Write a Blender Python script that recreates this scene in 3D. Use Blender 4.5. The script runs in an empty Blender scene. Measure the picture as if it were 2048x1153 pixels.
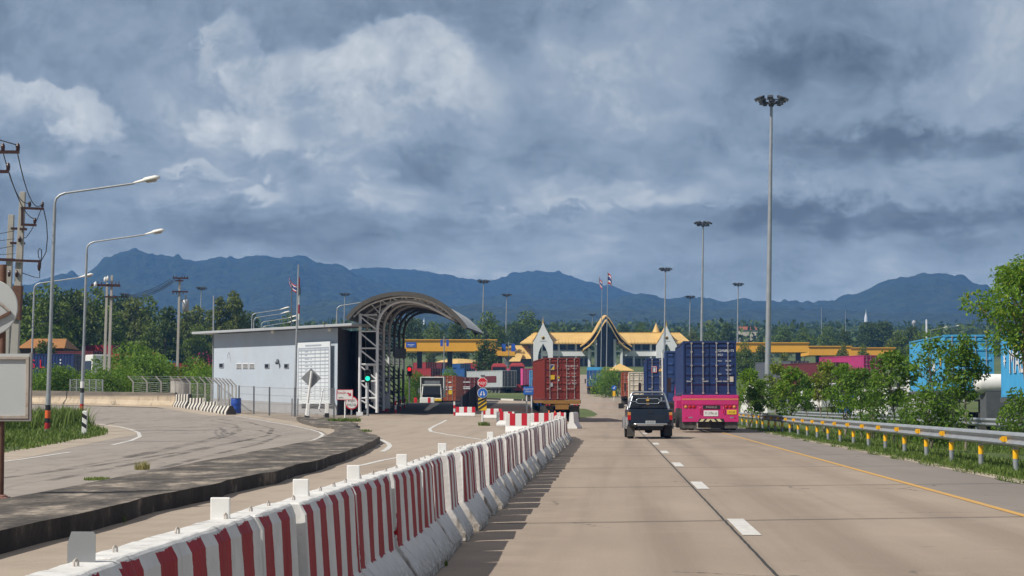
import bpy, math, random
import numpy as np
from mathutils import Vector, Matrix

sc = bpy.context.scene
COL = sc.collection
R = math.radians

# ------------------------------------------------------------------ camera
F = 4200.0            # focal length in photo pixels (photo is 2048 wide)
CAMH = 1.4
PITCH = math.atan((805.0 - 576.5) / F)
cam_d = bpy.data.cameras.new('camera')
cam = bpy.data.objects.new('camera', cam_d)
COL.objects.link(cam)
cam.location = (0, 0, CAMH)
cam.rotation_euler = (math.pi / 2 + PITCH, 0, 0)
cam_d.sensor_width = 36.0
cam_d.lens = F / 2048.0 * 36.0
cam_d.clip_start = 0.3
cam_d.clip_end = 30000
sc.camera = cam

# ------------------------------------------------------------------ view
sc.view_settings.view_transform = 'Standard'
sc.view_settings.look = 'None'
sc.view_settings.exposure = 0.0
sc.view_settings.gamma = 1.0
sc.view_settings.use_curve_mapping = False
sc.render.engine = 'CYCLES'
try:
    sc.cycles.use_denoising = True
    sc.cycles.denoiser = 'OPENIMAGEDENOISE'
    sc.cycles.max_bounces = 6
    sc.cycles.transparent_max_bounces = 16
    sc.cycles.volume_bounces = 0
    sc.cycles.sample_clamp_indirect = 4.0
except Exception:
    pass

# ------------------------------------------------------------------ sun
SUN_EL = 47.0
SUN_AZ = 32.0        # degrees behind pure left
sd = bpy.data.lights.new('sun', 'SUN')
sd.energy = 4.95
sd.angle = R(0.55)
sd.color = (1.0, 0.94, 0.85)
sun = bpy.data.objects.new('sun', sd)
COL.objects.link(sun)
dv = Vector((math.cos(R(SUN_AZ)) * math.cos(R(SUN_EL)), math.sin(R(SUN_AZ)) * math.cos(R(SUN_EL)), -math.sin(R(SUN_EL))))
sun.rotation_euler = dv.to_track_quat('-Z', 'Y').to_euler()
sun.location = (-60, -30, 80)

# ------------------------------------------------------------------ node helper
class NT:
    def __init__(s, tree):
        s.t = tree
    def n(s, typ, **kw):
        nd = s.t.nodes.new(typ)
        for k, v in kw.items():
            setattr(nd, k, v)
        return nd
    def put(s, sock, v):
        if isinstance(v, bpy.types.NodeSocket):
            s.t.links.new(v, sock)
        elif v is not None:
            sock.default_value = v
    def m(s, op, a, b=None, c=None, clamp=False):
        nd = s.n('ShaderNodeMath', operation=op)
        nd.use_clamp = clamp
        s.put(nd.inputs[0], a)
        if b is not None: s.put(nd.inputs[1], b)
        if c is not None: s.put(nd.inputs[2], c)
        return nd.outputs[0]
    def xyz(s, x, y, z):
        nd = s.n('ShaderNodeCombineXYZ')
        s.put(nd.inputs[0], x); s.put(nd.inputs[1], y); s.put(nd.inputs[2], z)
        return nd.outputs[0]
    def sep(s, v):
        nd = s.n('ShaderNodeSeparateXYZ'); s.put(nd.inputs[0], v)
        return nd.outputs[0], nd.outputs[1], nd.outputs[2]
    def noise(s, vec, scale, detail=4, rough=0.55, dist=0.0, col=False):
        nd = s.n('ShaderNodeTexNoise')
        s.put(nd.inputs['Vector'], vec); s.put(nd.inputs['Scale'], scale)
        s.put(nd.inputs['Detail'], detail); s.put(nd.inputs['Roughness'], rough); s.put(nd.inputs['Distortion'], dist)
        return nd.outputs['Color' if col else 'Fac']
    def ramp(s, fac, stops, interp='LINEAR'):
        nd = s.n('ShaderNodeValToRGB')
        cr = nd.color_ramp; cr.interpolation = interp
        while len(cr.elements) < len(stops): cr.elements.new(0.5)
        for e, (p, c) in zip(cr.elements, stops):
            e.position = p
            e.color = (c, c, c, 1) if isinstance(c, (int, float)) else (*c[:3], 1)
        s.put(nd.inputs[0], fac)
        return nd.outputs[0]
    def mix(s, fac, a, b, blend='MIX'):
        nd = s.n('ShaderNodeMix', data_type='RGBA', blend_type=blend)
        s.put(nd.inputs[0], fac)
        for i, v in ((6, a), (7, b)):
            if isinstance(v, (tuple, list)): v = (*v[:3], 1)
            s.put(nd.inputs[i], v)
        return nd.outputs[2]
    def maprange(s, v, a, b, c=0.0, d=1.0, smooth=True):
        nd = s.n('ShaderNodeMapRange')
        if smooth: nd.interpolation_type = 'SMOOTHSTEP'
        s.put(nd.inputs[0], v); nd.inputs[1].default_value = a; nd.inputs[2].default_value = b
        nd.inputs[3].default_value = c; nd.inputs[4].default_value = d
        return nd.outputs[0]

def lin(r, g, b):
    f = lambda c: (c / 255 / 12.92) if c / 255 <= 0.04045 else ((c / 255 + 0.055) / 1.055) ** 2.4
    return (f(r), f(g), f(b))

# ------------------------------------------------------------------ world: Nishita sky under broken cloud
w = bpy.data.worlds.new('World')
sc.world = w
w.use_nodes = True
T = NT(w.node_tree)
w.node_tree.nodes.clear()
w_out = T.n('ShaderNodeOutputWorld')
w_bg = T.n('ShaderNodeBackground')
T.t.links.new(w_bg.outputs[0], w_out.inputs[0])
sky = T.n('ShaderNodeTexSky', sky_type='NISHITA')
sky.sun_disc = False
sky.sun_elevation = R(SUN_EL)
sky.sun_rotation = R(238)
sky.air_density = 1.0; sky.dust_density = 1.2
tc = T.n('ShaderNodeTexCoord')
dx, dy, dz = T.sep(tc.outputs['Generated'])
front = T.maprange(dy, 0.15, 0.4)
dys = T.m('MAXIMUM', dy, 0.12)
# direction as offsets (scaled so that 1 unit = 1/4200 rad near the road's end)
qx = T.m('MULTIPLY', T.m('DIVIDE', dx, dys), 4200.0)
qt = T.m('MULTIPLY', T.m('DIVIDE', dz, dys), 4200.0)
# cloud decks flatten towards the horizon
hz = T.m('MULTIPLY', T.m('LOGARITHM', T.m('MAXIMUM', T.m('ADD', qt, 110.0), 10.0), math.e), 420.0)
cvec = T.xyz(T.m('MULTIPLY', qx, 1 / 360.0), T.m('MULTIPLY', hz, 1 / 170.0), 0.0)
svec = T.xyz(T.m('MULTIPLY', dx, 5.0), T.m('MULTIPLY', dy, 5.0), T.m('MULTIPLY', dz, 11.0))
vm = T.n('ShaderNodeMix', data_type='VECTOR')
T.put(vm.inputs[0], front); T.put(vm.inputs[4], svec); T.put(vm.inputs[5], cvec)
vec = vm.outputs[1]
def vadd(v, x, y, k):
    nd = T.n('ShaderNodeVectorMath', operation='ADD')
    T.put(nd.inputs[0], v); T.put(nd.inputs[1], T.xyz(T.m('MULTIPLY', x, k), T.m('MULTIPLY', y, k), 0.0))
    return nd.outputs[0]
wr, wg, wb = T.sep(T.noise(vec, 1.3, 5, 0.6, col=True))
wx = T.m('SUBTRACT', wr, 0.5); wy = T.m('SUBTRACT', wg, 0.5)
vec2 = vadd(vec, wx, wy, .42)
base = T.noise(vec2, 0.85, 10, 0.55)
# puffy, cauliflower detail: inverted cells inside the noise
puff = None
for sc_, k in ((3.2, .55), (7.5, .30), (17.0, .15)):
    vo = T.n('ShaderNodeTexVoronoi', feature='F1'); T.put(vo.inputs['Vector'], vec2); vo.inputs['Scale'].default_value = sc_
    q = T.m('MULTIPLY', T.m('SUBTRACT', .5, vo.outputs['Distance']), k)
    puff = q if puff is None else T.m('ADD', puff, q)
fine = T.noise(vec2, 5.5, 9, 0.66)
fz = T.m('SUBTRACT', fine, .5)
V = T.m('ADD', T.m('MULTIPLY', T.m('SUBTRACT', base, 0.5), 1.15), 0.46)
V = T.m('ADD', V, T.m('ADD', T.m('MULTIPLY', fz, 0.44), T.m('MULTIPLY', puff, .13)))
# banks of cloud placed by direction: (x, y, half width, up, down, weight, edge softness)
BL = [
 (800, 110, 170, 100, 250, .34, .22), (690, 130, 110, 75, 200, .26, .25), (900, 190, 130, 95, 170, .16, .35), (590, 120, 80, 60, 170, .18, .35),
 (455, 95, 75, 72, 170, .24, .25), (530, 140, 80, 60, 140, .12, .45), (960, 150, 90, 60, 110, .10, .5),
 (60, 215, 150, 68, 95, .33, .22), (175, 265, 85, 70, 75, .28, .25), (95, 150, 70, 30, 60, .08, .6),
 (440, 255, 85, 50, 80, .20, .3), (520, 275, 60, 40, 60, .12, .4), (640, 270, 130, 60, 110, .07, .7),
 (505, 374, 62, 17, 20, .22, .7), (380, 330, 80, 12, 16, .18, .7), (440, 348, 70, 12, 14, .14, .8), (250, 300, 60, 14, 16, .12, .7), (80, 325, 110, 26, 26, .14, .8),
 (780, 385, 90, 45, 50, .16, .5), (1000, 345, 130, 26, 26, .10, .8), (1180, 375, 240, 30, 36, .20, .7), (1340, 395, 110, 30, 34, .12, .8), (1060, 400, 160, 26, 40, .10, .8),
 (1130, 120, 120, 60, 70, .09, .8), (1210, 130, 60, 36, 40, .08, .6), (1950, 210, 240, 110, 70, .05, .8), (1740, 210, 60, 50, 50, .07, .6),
 (1640, 540, 300, 40, 40, .06, .9), (1850, 320, 60, 26, 26, .10, .7), (1640, 355, 60, 16, 18, .08, .7), (1060, 540, 500, 50, 70, .05, 1.0),
 (560, 325, 110, 30, 50, -.16, .8), (860, 330, 240, 45, 45, -.09, .8), (300, 280, 70, 40, 40, -.08, .8),
 (1640, 110, 260, 46, 60, -.16, .8), (1740, 180, 80, 70, 60, -.11, .8), (1850, 280, 300, 34, 50, -.26, .8), (1720, 430, 260, 40, 55, -.26, .9),
 (1480, 430, 260, 50, 50, -.16, .9), (1920, 420, 240, 50, 50, -.16, .9), (1110, 408, 90, 13, 13, -.13, .9), (970, 402, 70, 11, 13, -.12, .9), (1400, 405, 60, 12, 12, -.1, .9),
 (350, 430, 260, 40, 60, -.12, .9), (1320, 300, 300, 55, 55, -.08, .9), (300, 110, 130, 50, 60, -.08, .9), (1130, 50, 240, 40, 40, -.08, .9), (650, 460, 350, 40, 40, -.14, .9),
]
bx = T.m('ADD', qx, T.m('ADD', T.m('MULTIPLY', wx, 90.0), T.m('ADD', T.m('MULTIPLY', fz, 95.0), T.m('MULTIPLY', puff, 60.0))))
bt = T.m('ADD', qt, T.m('ADD', T.m('MULTIPLY', wy, 60.0), T.m('ADD', T.m('MULTIPLY', fz, 75.0), T.m('MULTIPLY', puff, -75.0))))
acc = None
for (x, y, rw, ru, rd, wt, soft) in BL:
    ex = T.m('MULTIPLY', T.m('SUBTRACT', bx, x - 1024.0), 1.0 / rw)
    d = T.m('SUBTRACT', bt, 805.0 - y)
    ey = T.m('MAXIMUM', T.m('MULTIPLY', d, 1.0 / ru), T.m('MULTIPLY', d, -1.0 / rd))
    r2 = T.m('SQRT', T.m('ADD', T.m('MULTIPLY', ex, ex), T.m('MULTIPLY', ey, ey)))
    up = T.maprange(r2, 1.0 + soft * .3, 1.0 - soft, 0.0, wt)
    if soft <= .35:      # lit head, shaded underside
        up = T.m('MULTIPLY', up, T.maprange(d, -rd * .9, ru * .45, -0.12, 1.0))
        acc = up if acc is None else T.m('MAXIMUM', T.m('ADD', T.m('MULTIPLY', acc, .35), up), T.m('ADD', T.m('MULTIPLY', up, .35), acc))
    else:
        acc = up if acc is None else T.m('ADD', acc, up)
V = T.m('ADD', V, T.m('MULTIPLY', acc, front))
cloud = T.ramp(V, [(.12, lin(90, 104, 124)), (.34, lin(117, 133, 153)), (.48, lin(134, 150, 170)), (.60, lin(149, 163, 180)), (.76, lin(178, 187, 197)), (.98, lin(212, 216, 221))])
low = T.maprange(qt, 90.0, 400.0, .55, 0.0)
low = T.m('MULTIPLY', low, T.maprange(V, .75, .45, .35, 1.0))
cloud = T.mix(low, cloud, lin(137, 156, 177))
# the air in front of the sky takes some light and gives some back; the cloud is set for what remains
HAZE_D, HAZE_TOP, HAZE_A = .00021, 352.0, (.050, .130, .290)
path = T.m('MINIMUM', T.m('DIVIDE', HAZE_TOP, T.m('MAXIMUM', dz, .02)), 7700.0)
tr_ = T.m('EXPONENT', T.m('MULTIPLY', path, -HAZE_D))
air = T.n('ShaderNodeVectorMath', operation='SCALE'); air.inputs[0].default_value = HAZE_A; T.put(air.inputs['Scale'], T.m('SUBTRACT', 1.0, tr_))
cs = T.n('ShaderNodeVectorMath', operation='SUBTRACT'); T.put(cs.inputs[0], cloud); T.put(cs.inputs[1], air.outputs[0])
cd = T.n('ShaderNodeVectorMath', operation='SCALE'); T.put(cd.inputs[0], cs.outputs[0]); T.put(cd.inputs['Scale'], T.m('DIVIDE', 1.0, tr_))
cm_ = T.n('ShaderNodeVectorMath', operation='MAXIMUM'); T.put(cm_.inputs[0], cd.outputs[0]); cm_.inputs[1].default_value = (.03, .03, .03)
cloud = T.mix(front, cloud, cm_.outputs[0])
# overhead and round the sun the cover is thinner and brighter
cloud = T.mix(T.maprange(dz, .22, .7, 0.0, .75), cloud, (.40, .38, .355))
cl10 = T.n('ShaderNodeVectorMath', operation='SCALE')
T.put(cl10.inputs[0], cloud); cl10.inputs['Scale'].default_value = 10.0
cover = T.mix(0.96, sky.outputs[0], cl10.outputs[0])
T.put(w_bg.inputs[0], cover)
w_bg.inputs[1].default_value = 0.1
try:
    w.cycles.sampling_method = 'MANUAL'; w.cycles.sample_map_resolution = 256
except Exception: pass

# ------------------------------------------------------------------ projection helpers (photo pixel -> place)
def ray(px, py):
    u = (px - 1024.0) / F; v = (576.5 - py) / F
    c, s = math.cos(PITCH), math.sin(PITCH)
    return u, c - v * s, s + v * c
def P(px, py, Y):
    a, b, c = ray(px, py)
    t = Y / b
    return Vector((a * t, Y, CAMH + c * t))
def PX(px, Y):
    return P(px, 805, Y).x
def PZ(py, Y):
    return P(1024, py, Y).z

RD = 0.0476           # the road's drift to the right per metre ahead
_ys = np.linspace(-60, 12000, 12061)
def _prof(pts):
    a = np.interp(_ys, [p[0] for p in pts], [p[1] for p in pts])
    k = np.hanning(17); k /= k.sum()
    return np.convolve(np.pad(a, 8, mode='edge'), k, 'valid')
FARP = [(420, 5.2), (560, 11), (1000, 26), (2000, 62), (4000, 140), (12000, 240)]
_pl = _prof([(-60, 0), (92, 0), (115, .25), (131, .6), (150, 1.05), (168, 1.38), (190, 1.2), (225, 1.0), (260, 1.3), (333, 2.7)] + FARP)
_pr = _prof([(-60, 0), (140, 0), (200, .75), (333, 2.63)] + FARP)
def zt(x, y):
    o = x - RD * y
    t = min(1, max(0, (-2.5 - o) / 4.5)); t = t * t * (3 - 2 * t)
    i = min(max(y + 60, 0), 12059.0)
    j = int(i); f = i - j
    l = _pl[j] * (1 - f) + _pl[j + 1] * f
    r = _pr[j] * (1 - f) + _pr[j + 1] * f
    return float(l * t + r * (1 - t))
def G(px, py):
    """where the sight line through a photo pixel meets the ground"""
    a, b, c = ray(px, py)
    y = 4.0
    while y < 3000:
        t = y / b
        if CAMH + c * t <= zt(a * t, y): break
        y *= 1.004
    return Vector((a * y / b, y, zt(a * y / b, y)))

# ------------------------------------------------------------------ objects
def tag(o, label=None, cat=None, group=None, kind=None):
    if label: o['label'] = label
    if cat: o['category'] = cat
    if group: o['group'] = group
    if kind: o['kind'] = kind
    return o
def empty(name, loc, rz=0.0, label=None, cat=None, group=None, lean=0.0):
    o = bpy.data.objects.new(name, None)
    o.empty_display_size = .2
    COL.objects.link(o)
    o.location = loc
    o.rotation_euler = (0, lean, rz)
    return tag(o, label, cat, group)
def children(o):
    return [c for c in bpy.data.objects if c.parent == o]
KIDS = {}
def kid(o, parent):
    if parent is not None:
        o.parent = parent
        KIDS.setdefault(parent.name, []).append(o)
def copy_tree(o, parent=None, loc=None, rz=None, scale=None, label=None, group=None, lean=None):
    c = o.copy(); COL.objects.link(c)
    if parent is not None: kid(c, parent)
    if loc is not None: c.location = loc
    if rz is not None or lean is not None:
        c.rotation_euler = (0, lean or 0.0, rz or 0.0)
    if scale is not None: c.scale = scale if isinstance(scale, (tuple, list)) else (scale,) * 3
    if label: c['label'] = label
    if group: c['group'] = group
    for k in KIDS.get(o.name, []):
        copy_tree(k, c)
    return c

class MB:
    """collects shapes into one mesh"""
    def __init__(s):
        s.v = []; s.f = []; s.m = []; s.sm = []
    def add(s, vs, fs, mi=0, smooth=False):
        b = len(s.v)
        s.v.extend(tuple(v) for v in vs)
        for f in fs:
            s.f.append(tuple(i + b for i in f)); s.m.append(mi); s.sm.append(smooth)
        return s
    def box(s, x0, x1, y0, y1, z0, z1, mi=0, M=None):
        vs = [(x0, y0, z0), (x1, y0, z0), (x1, y1, z0), (x0, y1, z0), (x0, y0, z1), (x1, y0, z1), (x1, y1, z1), (x0, y1, z1)]
        if M is not None: vs = [M @ Vector(v) for v in vs]
        return s.add(vs, [(3, 2, 1, 0), (4, 5, 6, 7), (0, 1, 5, 4), (1, 2, 6, 5), (2, 3, 7, 6), (3, 0, 4, 7)], mi)
    def tbox(s, b, t, mi=0):
        """tapered box: b/t = (x0,x1,y0,y1,z)"""
        vs = [(b[0], b[2], b[4]), (b[1], b[2], b[4]), (b[1], b[3], b[4]), (b[0], b[3], b[4]), (t[0], t[2], t[4]), (t[1], t[2], t[4]), (t[1], t[3], t[4]), (t[0], t[3], t[4])]
        return s.add(vs, [(3, 2, 1, 0), (4, 5, 6, 7), (0, 1, 5, 4), (1, 2, 6, 5), (2, 3, 7, 6), (3, 0, 4, 7)], mi)
    def quad(s, a, b, c, d, mi=0):
        return s.add([a, b, c, d], [(0, 1, 2, 3)], mi)
    def tube(s, pts, r, n=8, mi=0, r1=None, cap=True, smooth=True):
        pts = [Vector(p) for p in pts]
        rings = []
        k = len(pts)
        up = None
        for i, p in enumerate(pts):
            d = (pts[min(i + 1, k - 1)] - pts[max(i - 1, 0)])
            if d.length < 1e-9: d = Vector((0, 0, 1))
            d.normalize()
            if up is None:
                up = Vector((0, 0, 1)) if abs(d.z) < .9 else Vector((1, 0, 0))
            a = d.cross(up)
            if a.length < 1e-6: a = d.cross(Vector((0, 1, 0)))
            a.normalize(); b = a.cross(d).normalized(); up = b
            rr = r if r1 is None else r + (r1 - r) * i / max(1, k - 1)
            rings.append([p + (a * math.cos(2 * math.pi * j / n) + b * math.sin(2 * math.pi * j / n)) * rr for j in range(n)])
        vs = [v for rg in rings for v in rg]
        fs = []
        for i in range(k - 1):
            for j in range(n):
                fs.append((i * n + j, i * n + (j + 1) % n, (i + 1) * n + (j + 1) % n, (i + 1) * n + j))
        s.add(vs, fs, mi, smooth)
        if cap:
            s.add(rings[0], [tuple(range(n - 1, -1, -1))], mi); s.add(rings[-1], [tuple(range(n))], mi)
        return s
    def bar(s, a, b, wd, hg, mi=0):
        """rectangular bar from a to b"""
        a = Vector(a); b = Vector(b); d = (b - a).normalized()
        up = Vector((0, 0, 1)) if abs(d.z) < .95 else Vector((0, 1, 0))
        sx = d.cross(up).normalized() * wd / 2; sz = sx.normalized().cross(d).normalized() * hg / 2
        vs = [a - sx - sz, a + sx - sz, a + sx + sz, a - sx + sz, b - sx - sz, b + sx - sz, b + sx + sz, b - sx + sz]
        return s.add(vs, [(0, 1, 2, 3), (7, 6, 5, 4), (0, 4, 5, 1), (1, 5, 6, 2), (2, 6, 7, 3), (3, 7, 4, 0)], mi)
    def lathe(s, prof, n=16, c=(0, 0, 0), mi=0, axis='Z', smooth=True):
        vs = []
        for (r, h) in prof:
            for j in range(n):
                a = 2 * math.pi * j / n
                p = (r * math.cos(a), r * math.sin(a), h)
                if axis == 'X': p = (p[2], p[0], p[1])
                if axis == 'Y': p = (p[0], p[2], p[1])
                vs.append((c[0] + p[0], c[1] + p[1], c[2] + p[2]))
        fs = []
        for i in range(len(prof) - 1):
            for j in range(n):
                q = (i * n + j, i * n + (j + 1) % n, (i + 1) * n + (j + 1) % n, (i + 1) * n + j)
                fs.append(q if axis != 'Y' else q[::-1])
        return s.add(vs, fs, mi, smooth)
    def prism(s, poly, o, ux, uy, depth, mi=0):
        """extrude a 2-D outline lying in plane o+ux*a+uy*b along ux x uy by depth (both ways none)"""
        o = Vector(o); ux = Vector(ux); uy = Vector(uy); nn = ux.cross(uy).normalized() * depth
        a = [o + ux * p[0] + uy * p[1] for p in poly]; b = [p + nn for p in a]
        n = len(poly)
        fs = [tuple(range(n - 1, -1, -1)), tuple(range(n, 2 * n))] + [(i, (i + 1) % n, (i + 1) % n + n, i + n) for i in range(n)]
        return s.add(a + b, fs, mi)
    def build(s, name, mats, parent=None, loc=None, bevel=0, seg=2, smooth=None):
        me = bpy.data.meshes.new(name)
        me.from_pydata(s.v, [], s.f)
        if not isinstance(mats, (list, tuple)): mats = [mats]
        for m_ in mats: me.materials.append(m_)
        me.polygons.foreach_set('material_index', s.m)
        me.polygons.foreach_set('use_smooth', s.sm if smooth is None else [smooth] * len(s.f))
        me.validate(); me.update()
        o = bpy.data.objects.new(name, me)
        COL.objects.link(o)
        kid(o, parent)
        if loc is not None: o.location = loc
        if bevel:
            b = o.modifiers.new('bevel', 'BEVEL'); b.width = bevel; b.segments = seg; b.limit_method = 'ANGLE'; b.angle_limit = R(35)
        return o

def np_mesh(name, verts, quads, mats, parent=None, smooth=False):
    me = bpy.data.meshes.new(name)
    nv, nf = len(verts), len(quads)
    k = quads.shape[1]
    me.vertices.add(nv); me.vertices.foreach_set('co', np.asarray(verts, dtype=np.float32).ravel())
    me.loops.add(nf * k); me.loops.foreach_set('vertex_index', quads.astype(np.int32).ravel())
    me.polygons.add(nf)
    me.polygons.foreach_set('loop_start', np.arange(0, nf * k, k, dtype=np.int32))
    me.polygons.foreach_set('loop_total', np.full(nf, k, dtype=np.int32))
    me.update(calc_edges=True)
    for m_ in (mats if isinstance(mats, (list, tuple)) else [mats]): me.materials.append(m_)
    if smooth: me.polygons.foreach_set('use_smooth', [True] * nf)
    o = bpy.data.objects.new(name, me); COL.objects.link(o); kid(o, parent)
    return o

def text_mesh(name, body, size, loc, rot, mat_, parent=None, align='CENTER', depth=0.0, sx=1.0):
    """lettering as a flat mesh"""
    cu = bpy.data.curves.new(name, 'FONT'); cu.body = body; cu.size = size; cu.align_x = align; cu.align_y = 'CENTER'
    cu.extrude = depth; cu.resolution_u = 3
    to = bpy.data.objects.new(name + '_tmp', cu); COL.objects.link(to)
    dg = bpy.context.evaluated_depsgraph_get()
    me = bpy.data.meshes.new_from_object(to.evaluated_get(dg))
    bpy.data.objects.remove(to)
    me.name = name
    me.materials.clear(); me.materials.append(mat_)
    o = bpy.data.objects.new(name, me); COL.objects.link(o); kid(o, parent)
    o.location = loc; o.rotation_euler = rot; o.scale = (sx, 1, 1)
    return o

# ------------------------------------------------------------------ materials
def mat(name, col, rough=.6, metal=0.0, var=.10, vs=2.0, bump=0.0, bs=40.0, dirt=None, dirt_amt=.5, ds=1.2, coat=0.0, emit=0.0, spec=None, streak=False):
    m_ = bpy.data.materials.new(name); m_.use_nodes = True
    t = NT(m_.node_tree); b = m_.node_tree.nodes['Principled BSDF']
    co = t.n('ShaderNodeTexCoord').outputs['Object']
    c = (*col[:3], 1)
    if var > 0:
        f = t.noise(co, vs, 5, .6)
        lo = tuple(x * (1 - var) for x in col); hi = tuple(min(1, x * (1 + var)) for x in col)
        c = t.ramp(f, [(.3, lo), (.7, hi)])
    if dirt is not None:
        v2 = co
        if streak:
            x, y, z = t.sep(co); v2 = t.xyz(t.m('MULTIPLY', x, 3.0), t.m('MULTIPLY', y, 3.0), t.m('MULTIPLY', z, .45))
        g = t.noise(v2, ds, 7, .65)
        g = t.maprange(g, .48, .74, 0, dirt_amt)
        c = t.mix(g, c, dirt)
    t.put(b.inputs['Base Color'], c)
    b.inputs['Roughness'].default_value = rough
    b.inputs['Metallic'].default_value = metal
    if spec is not None: b.inputs['Specular IOR Level'].default_value = spec
    if coat: b.inputs['Coat Weight'].default_value = coat; b.inputs['Coat Roughness'].default_value = .08
    if bump:
        n_ = t.noise(co, bs, 5, .6)
        bn = t.n('ShaderNodeBump'); bn.inputs['Strength'].default_value = bump; bn.inputs['Distance'].default_value = .02
        t.put(bn.inputs['Height'], n_); t.put(b.inputs['Normal'], bn.outputs[0])
    if emit:
        b.inputs['Emission Color'].default_value = (*col[:3], 1); b.inputs['Emission Strength'].default_value = emit
    return m_

def leafmat(name, dark, light, yellow=None, trans=.35):
    m_ = bpy.data.materials.new(name); m_.use_nodes = True
    t = NT(m_.node_tree); m_.node_tree.nodes.clear()
    out = t.n('ShaderNodeOutputMaterial')
    geo = t.n('ShaderNodeNewGeometry')
    co = t.n('ShaderNodeTexCoord').outputs['Object']
    f = t.m('ADD', t.m('MULTIPLY', geo.outputs['Random Per Island'], .6), t.m('MULTIPLY', t.noise(co, .9, 3, .5), .45))
    st = [(.15, dark), (.75, light)]
    if yellow: st.append((.93, yellow))
    c = t.ramp(f, st)
    d = t.n('ShaderNodeBsdfPrincipled'); t.put(d.inputs['Base Color'], c); d.inputs['Roughness'].default_value = .55; d.inputs['Specular IOR Level'].default_value = .18
    tr = t.n('ShaderNodeBsdfTranslucent'); t.put(tr.inputs[0], t.mix(.5, c, tuple(min(1, x * 1.4) for x in light)))
    mx = t.n('ShaderNodeMixShader'); mx.inputs[0].default_value = trans
    t.t.links.new(d.outputs[0], mx.inputs[1]); t.t.links.new(tr.outputs[0], mx.inputs[2]); t.t.links.new(mx.outputs[0], out.inputs[0])
    return m_

M = {}
M['galv'] = mat('galvanised_steel', (.36, .38, .40), .45, .35, .12, 1.5, dirt=(.25, .25, .25), dirt_amt=.35, ds=.8)
M['galv_dark'] = mat('dark_steel', (.16, .17, .18), .5, .4, .15, 3)
M['lamp_white'] = mat('lamp_housing', (.78, .76, .72), .5, 0, .08, 4)
M['lens'] = mat('lamp_lens', (.42, .38, .34), .25, 0, .05)
M['black'] = mat('black_plastic', (.018, .018, .02), .5, 0, .2, 4)
M['rubber'] = mat('tyre_rubber', (.022, .022, .022), .85, 0, .25, 5, dirt=(.10, .09, .08), dirt_amt=.6, ds=3)
M['flood'] = mat('floodlight_housing', (.05, .052, .058), .45, .2, .2, 5)
M['white_paint'] = mat('white_paint', (.74, .74, .72), .55, 0, .05, 6, dirt=(.45, .42, .37), dirt_amt=.35, ds=2.5)
M['red_paint'] = mat('red_paint', (.42, .02, .025), .5, 0, .15, 5)
M['red_sign'] = mat('sign_red', (.55, .015, .03), .4, 0, .05)
M['blue_sign'] = mat('sign_blue', (.02, .13, .50), .4, 0, .05)
M['yellow_sign'] = mat('sign_yellow', (.75, .48, .02), .45, 0, .06)
M['amber'] = mat('amber_reflector', (.95, .50, .012), .35, 0, .06)
M['sign_back'] = mat('sign_back_aluminium', (.27, .28, .29), .5, .25, .08, 2, dirt=(.16, .15, .14), dirt_amt=.4)
M['sign_plate'] = mat('weathered_sign_plate', (.47, .49, .49), .55, .1, .05, 1.2, dirt=(.33, .33, .32), dirt_amt=.4, ds=1.0)
M['rust_frame'] = mat('rusting_frame', (.42, .37, .32), .7, .1, .12, 4, dirt=(.22, .10, .045), dirt_amt=.8, ds=5)
M['rust'] = mat('rust', (.13, .065, .042), .85, 0, .3, 8)
M['concrete'] = mat('concrete', (.40, .37, .33), .85, 0, .15, 1.5, .3, 40, dirt=(.17, .15, .13), dirt_amt=.6, ds=1.5, streak=True)
M['concrete_pole'] = mat('pole_concrete', (.40, .38, .345), .85, 0, .12, 1.2, .2, 30, dirt=(.24, .22, .20), dirt_amt=.5, ds=1.5, streak=True)
M['loop'] = mat('loop_half_painted', (.50, .46, .42), .8, 0, .2, 30, dirt=(.20, .08, .035), dirt_amt=.95, ds=45)
M['insul'] = mat('insulator_brown', (.055, .025, .02), .25, 0, .15)
M['wire'] = mat('cable_black', (.025, .025, .028), .6, 0, 0)
M['navy'] = mat('navy_container_paint', (.014, .034, .120), .42, 0, .14, 1.5, dirt=(.08, .07, .08), dirt_amt=.3, ds=2.2, streak=True)
M['navy2'] = mat('blue_container_paint', (.022, .055, .17), .45, 0, .14, 1.5, dirt=(.10, .09, .085), dirt_amt=.35, ds=2, streak=True)
M['blue_c'] = mat('mid_blue_container_paint', (.025, .10, .30), .45, 0, .12, 1.5, dirt=(.12, .11, .10), dirt_amt=.35, ds=2, streak=True)
M['cyan'] = mat('light_blue_container_paint', (.065, .36, .66), .45, 0, .06, 1.2, dirt=(.12, .25, .36), dirt_amt=.3, ds=1.5, streak=True)
M['brown_c'] = mat('oxide_red_container_paint', (.20, .028, .020), .5, 0, .14, 1.5, dirt=(.10, .05, .035), dirt_amt=.3, ds=2.2, streak=True)
M['maroon'] = mat('maroon_container_paint', (.13, .022, .03), .5, 0, .14, 1.5, dirt=(.10, .06, .05), dirt_amt=.4, ds=2, streak=True)
M['orange_c'] = mat('rust_orange_container_paint', (.33, .075, .032), .5, 0, .14, 1.5, dirt=(.16, .07, .04), dirt_amt=.4, ds=2, streak=True)
M['red_c'] = mat('red_container_paint', (.30, .025, .03), .5, 0, .12, 1.5, dirt=(.12, .05, .045), dirt_amt=.4, ds=2, streak=True)
M['pink_c'] = mat('pink_container_paint', (.72, .10, .30), .5, 0, .08, 1.5, dirt=(.35, .10, .18), dirt_amt=.3, ds=2, streak=True)
M['mag_c'] = mat('dull_magenta_container_paint', (.42, .035, .16), .55, 0, .1, 1.5, dirt=(.20, .05, .10), dirt_amt=.4, ds=2, streak=True)
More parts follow.
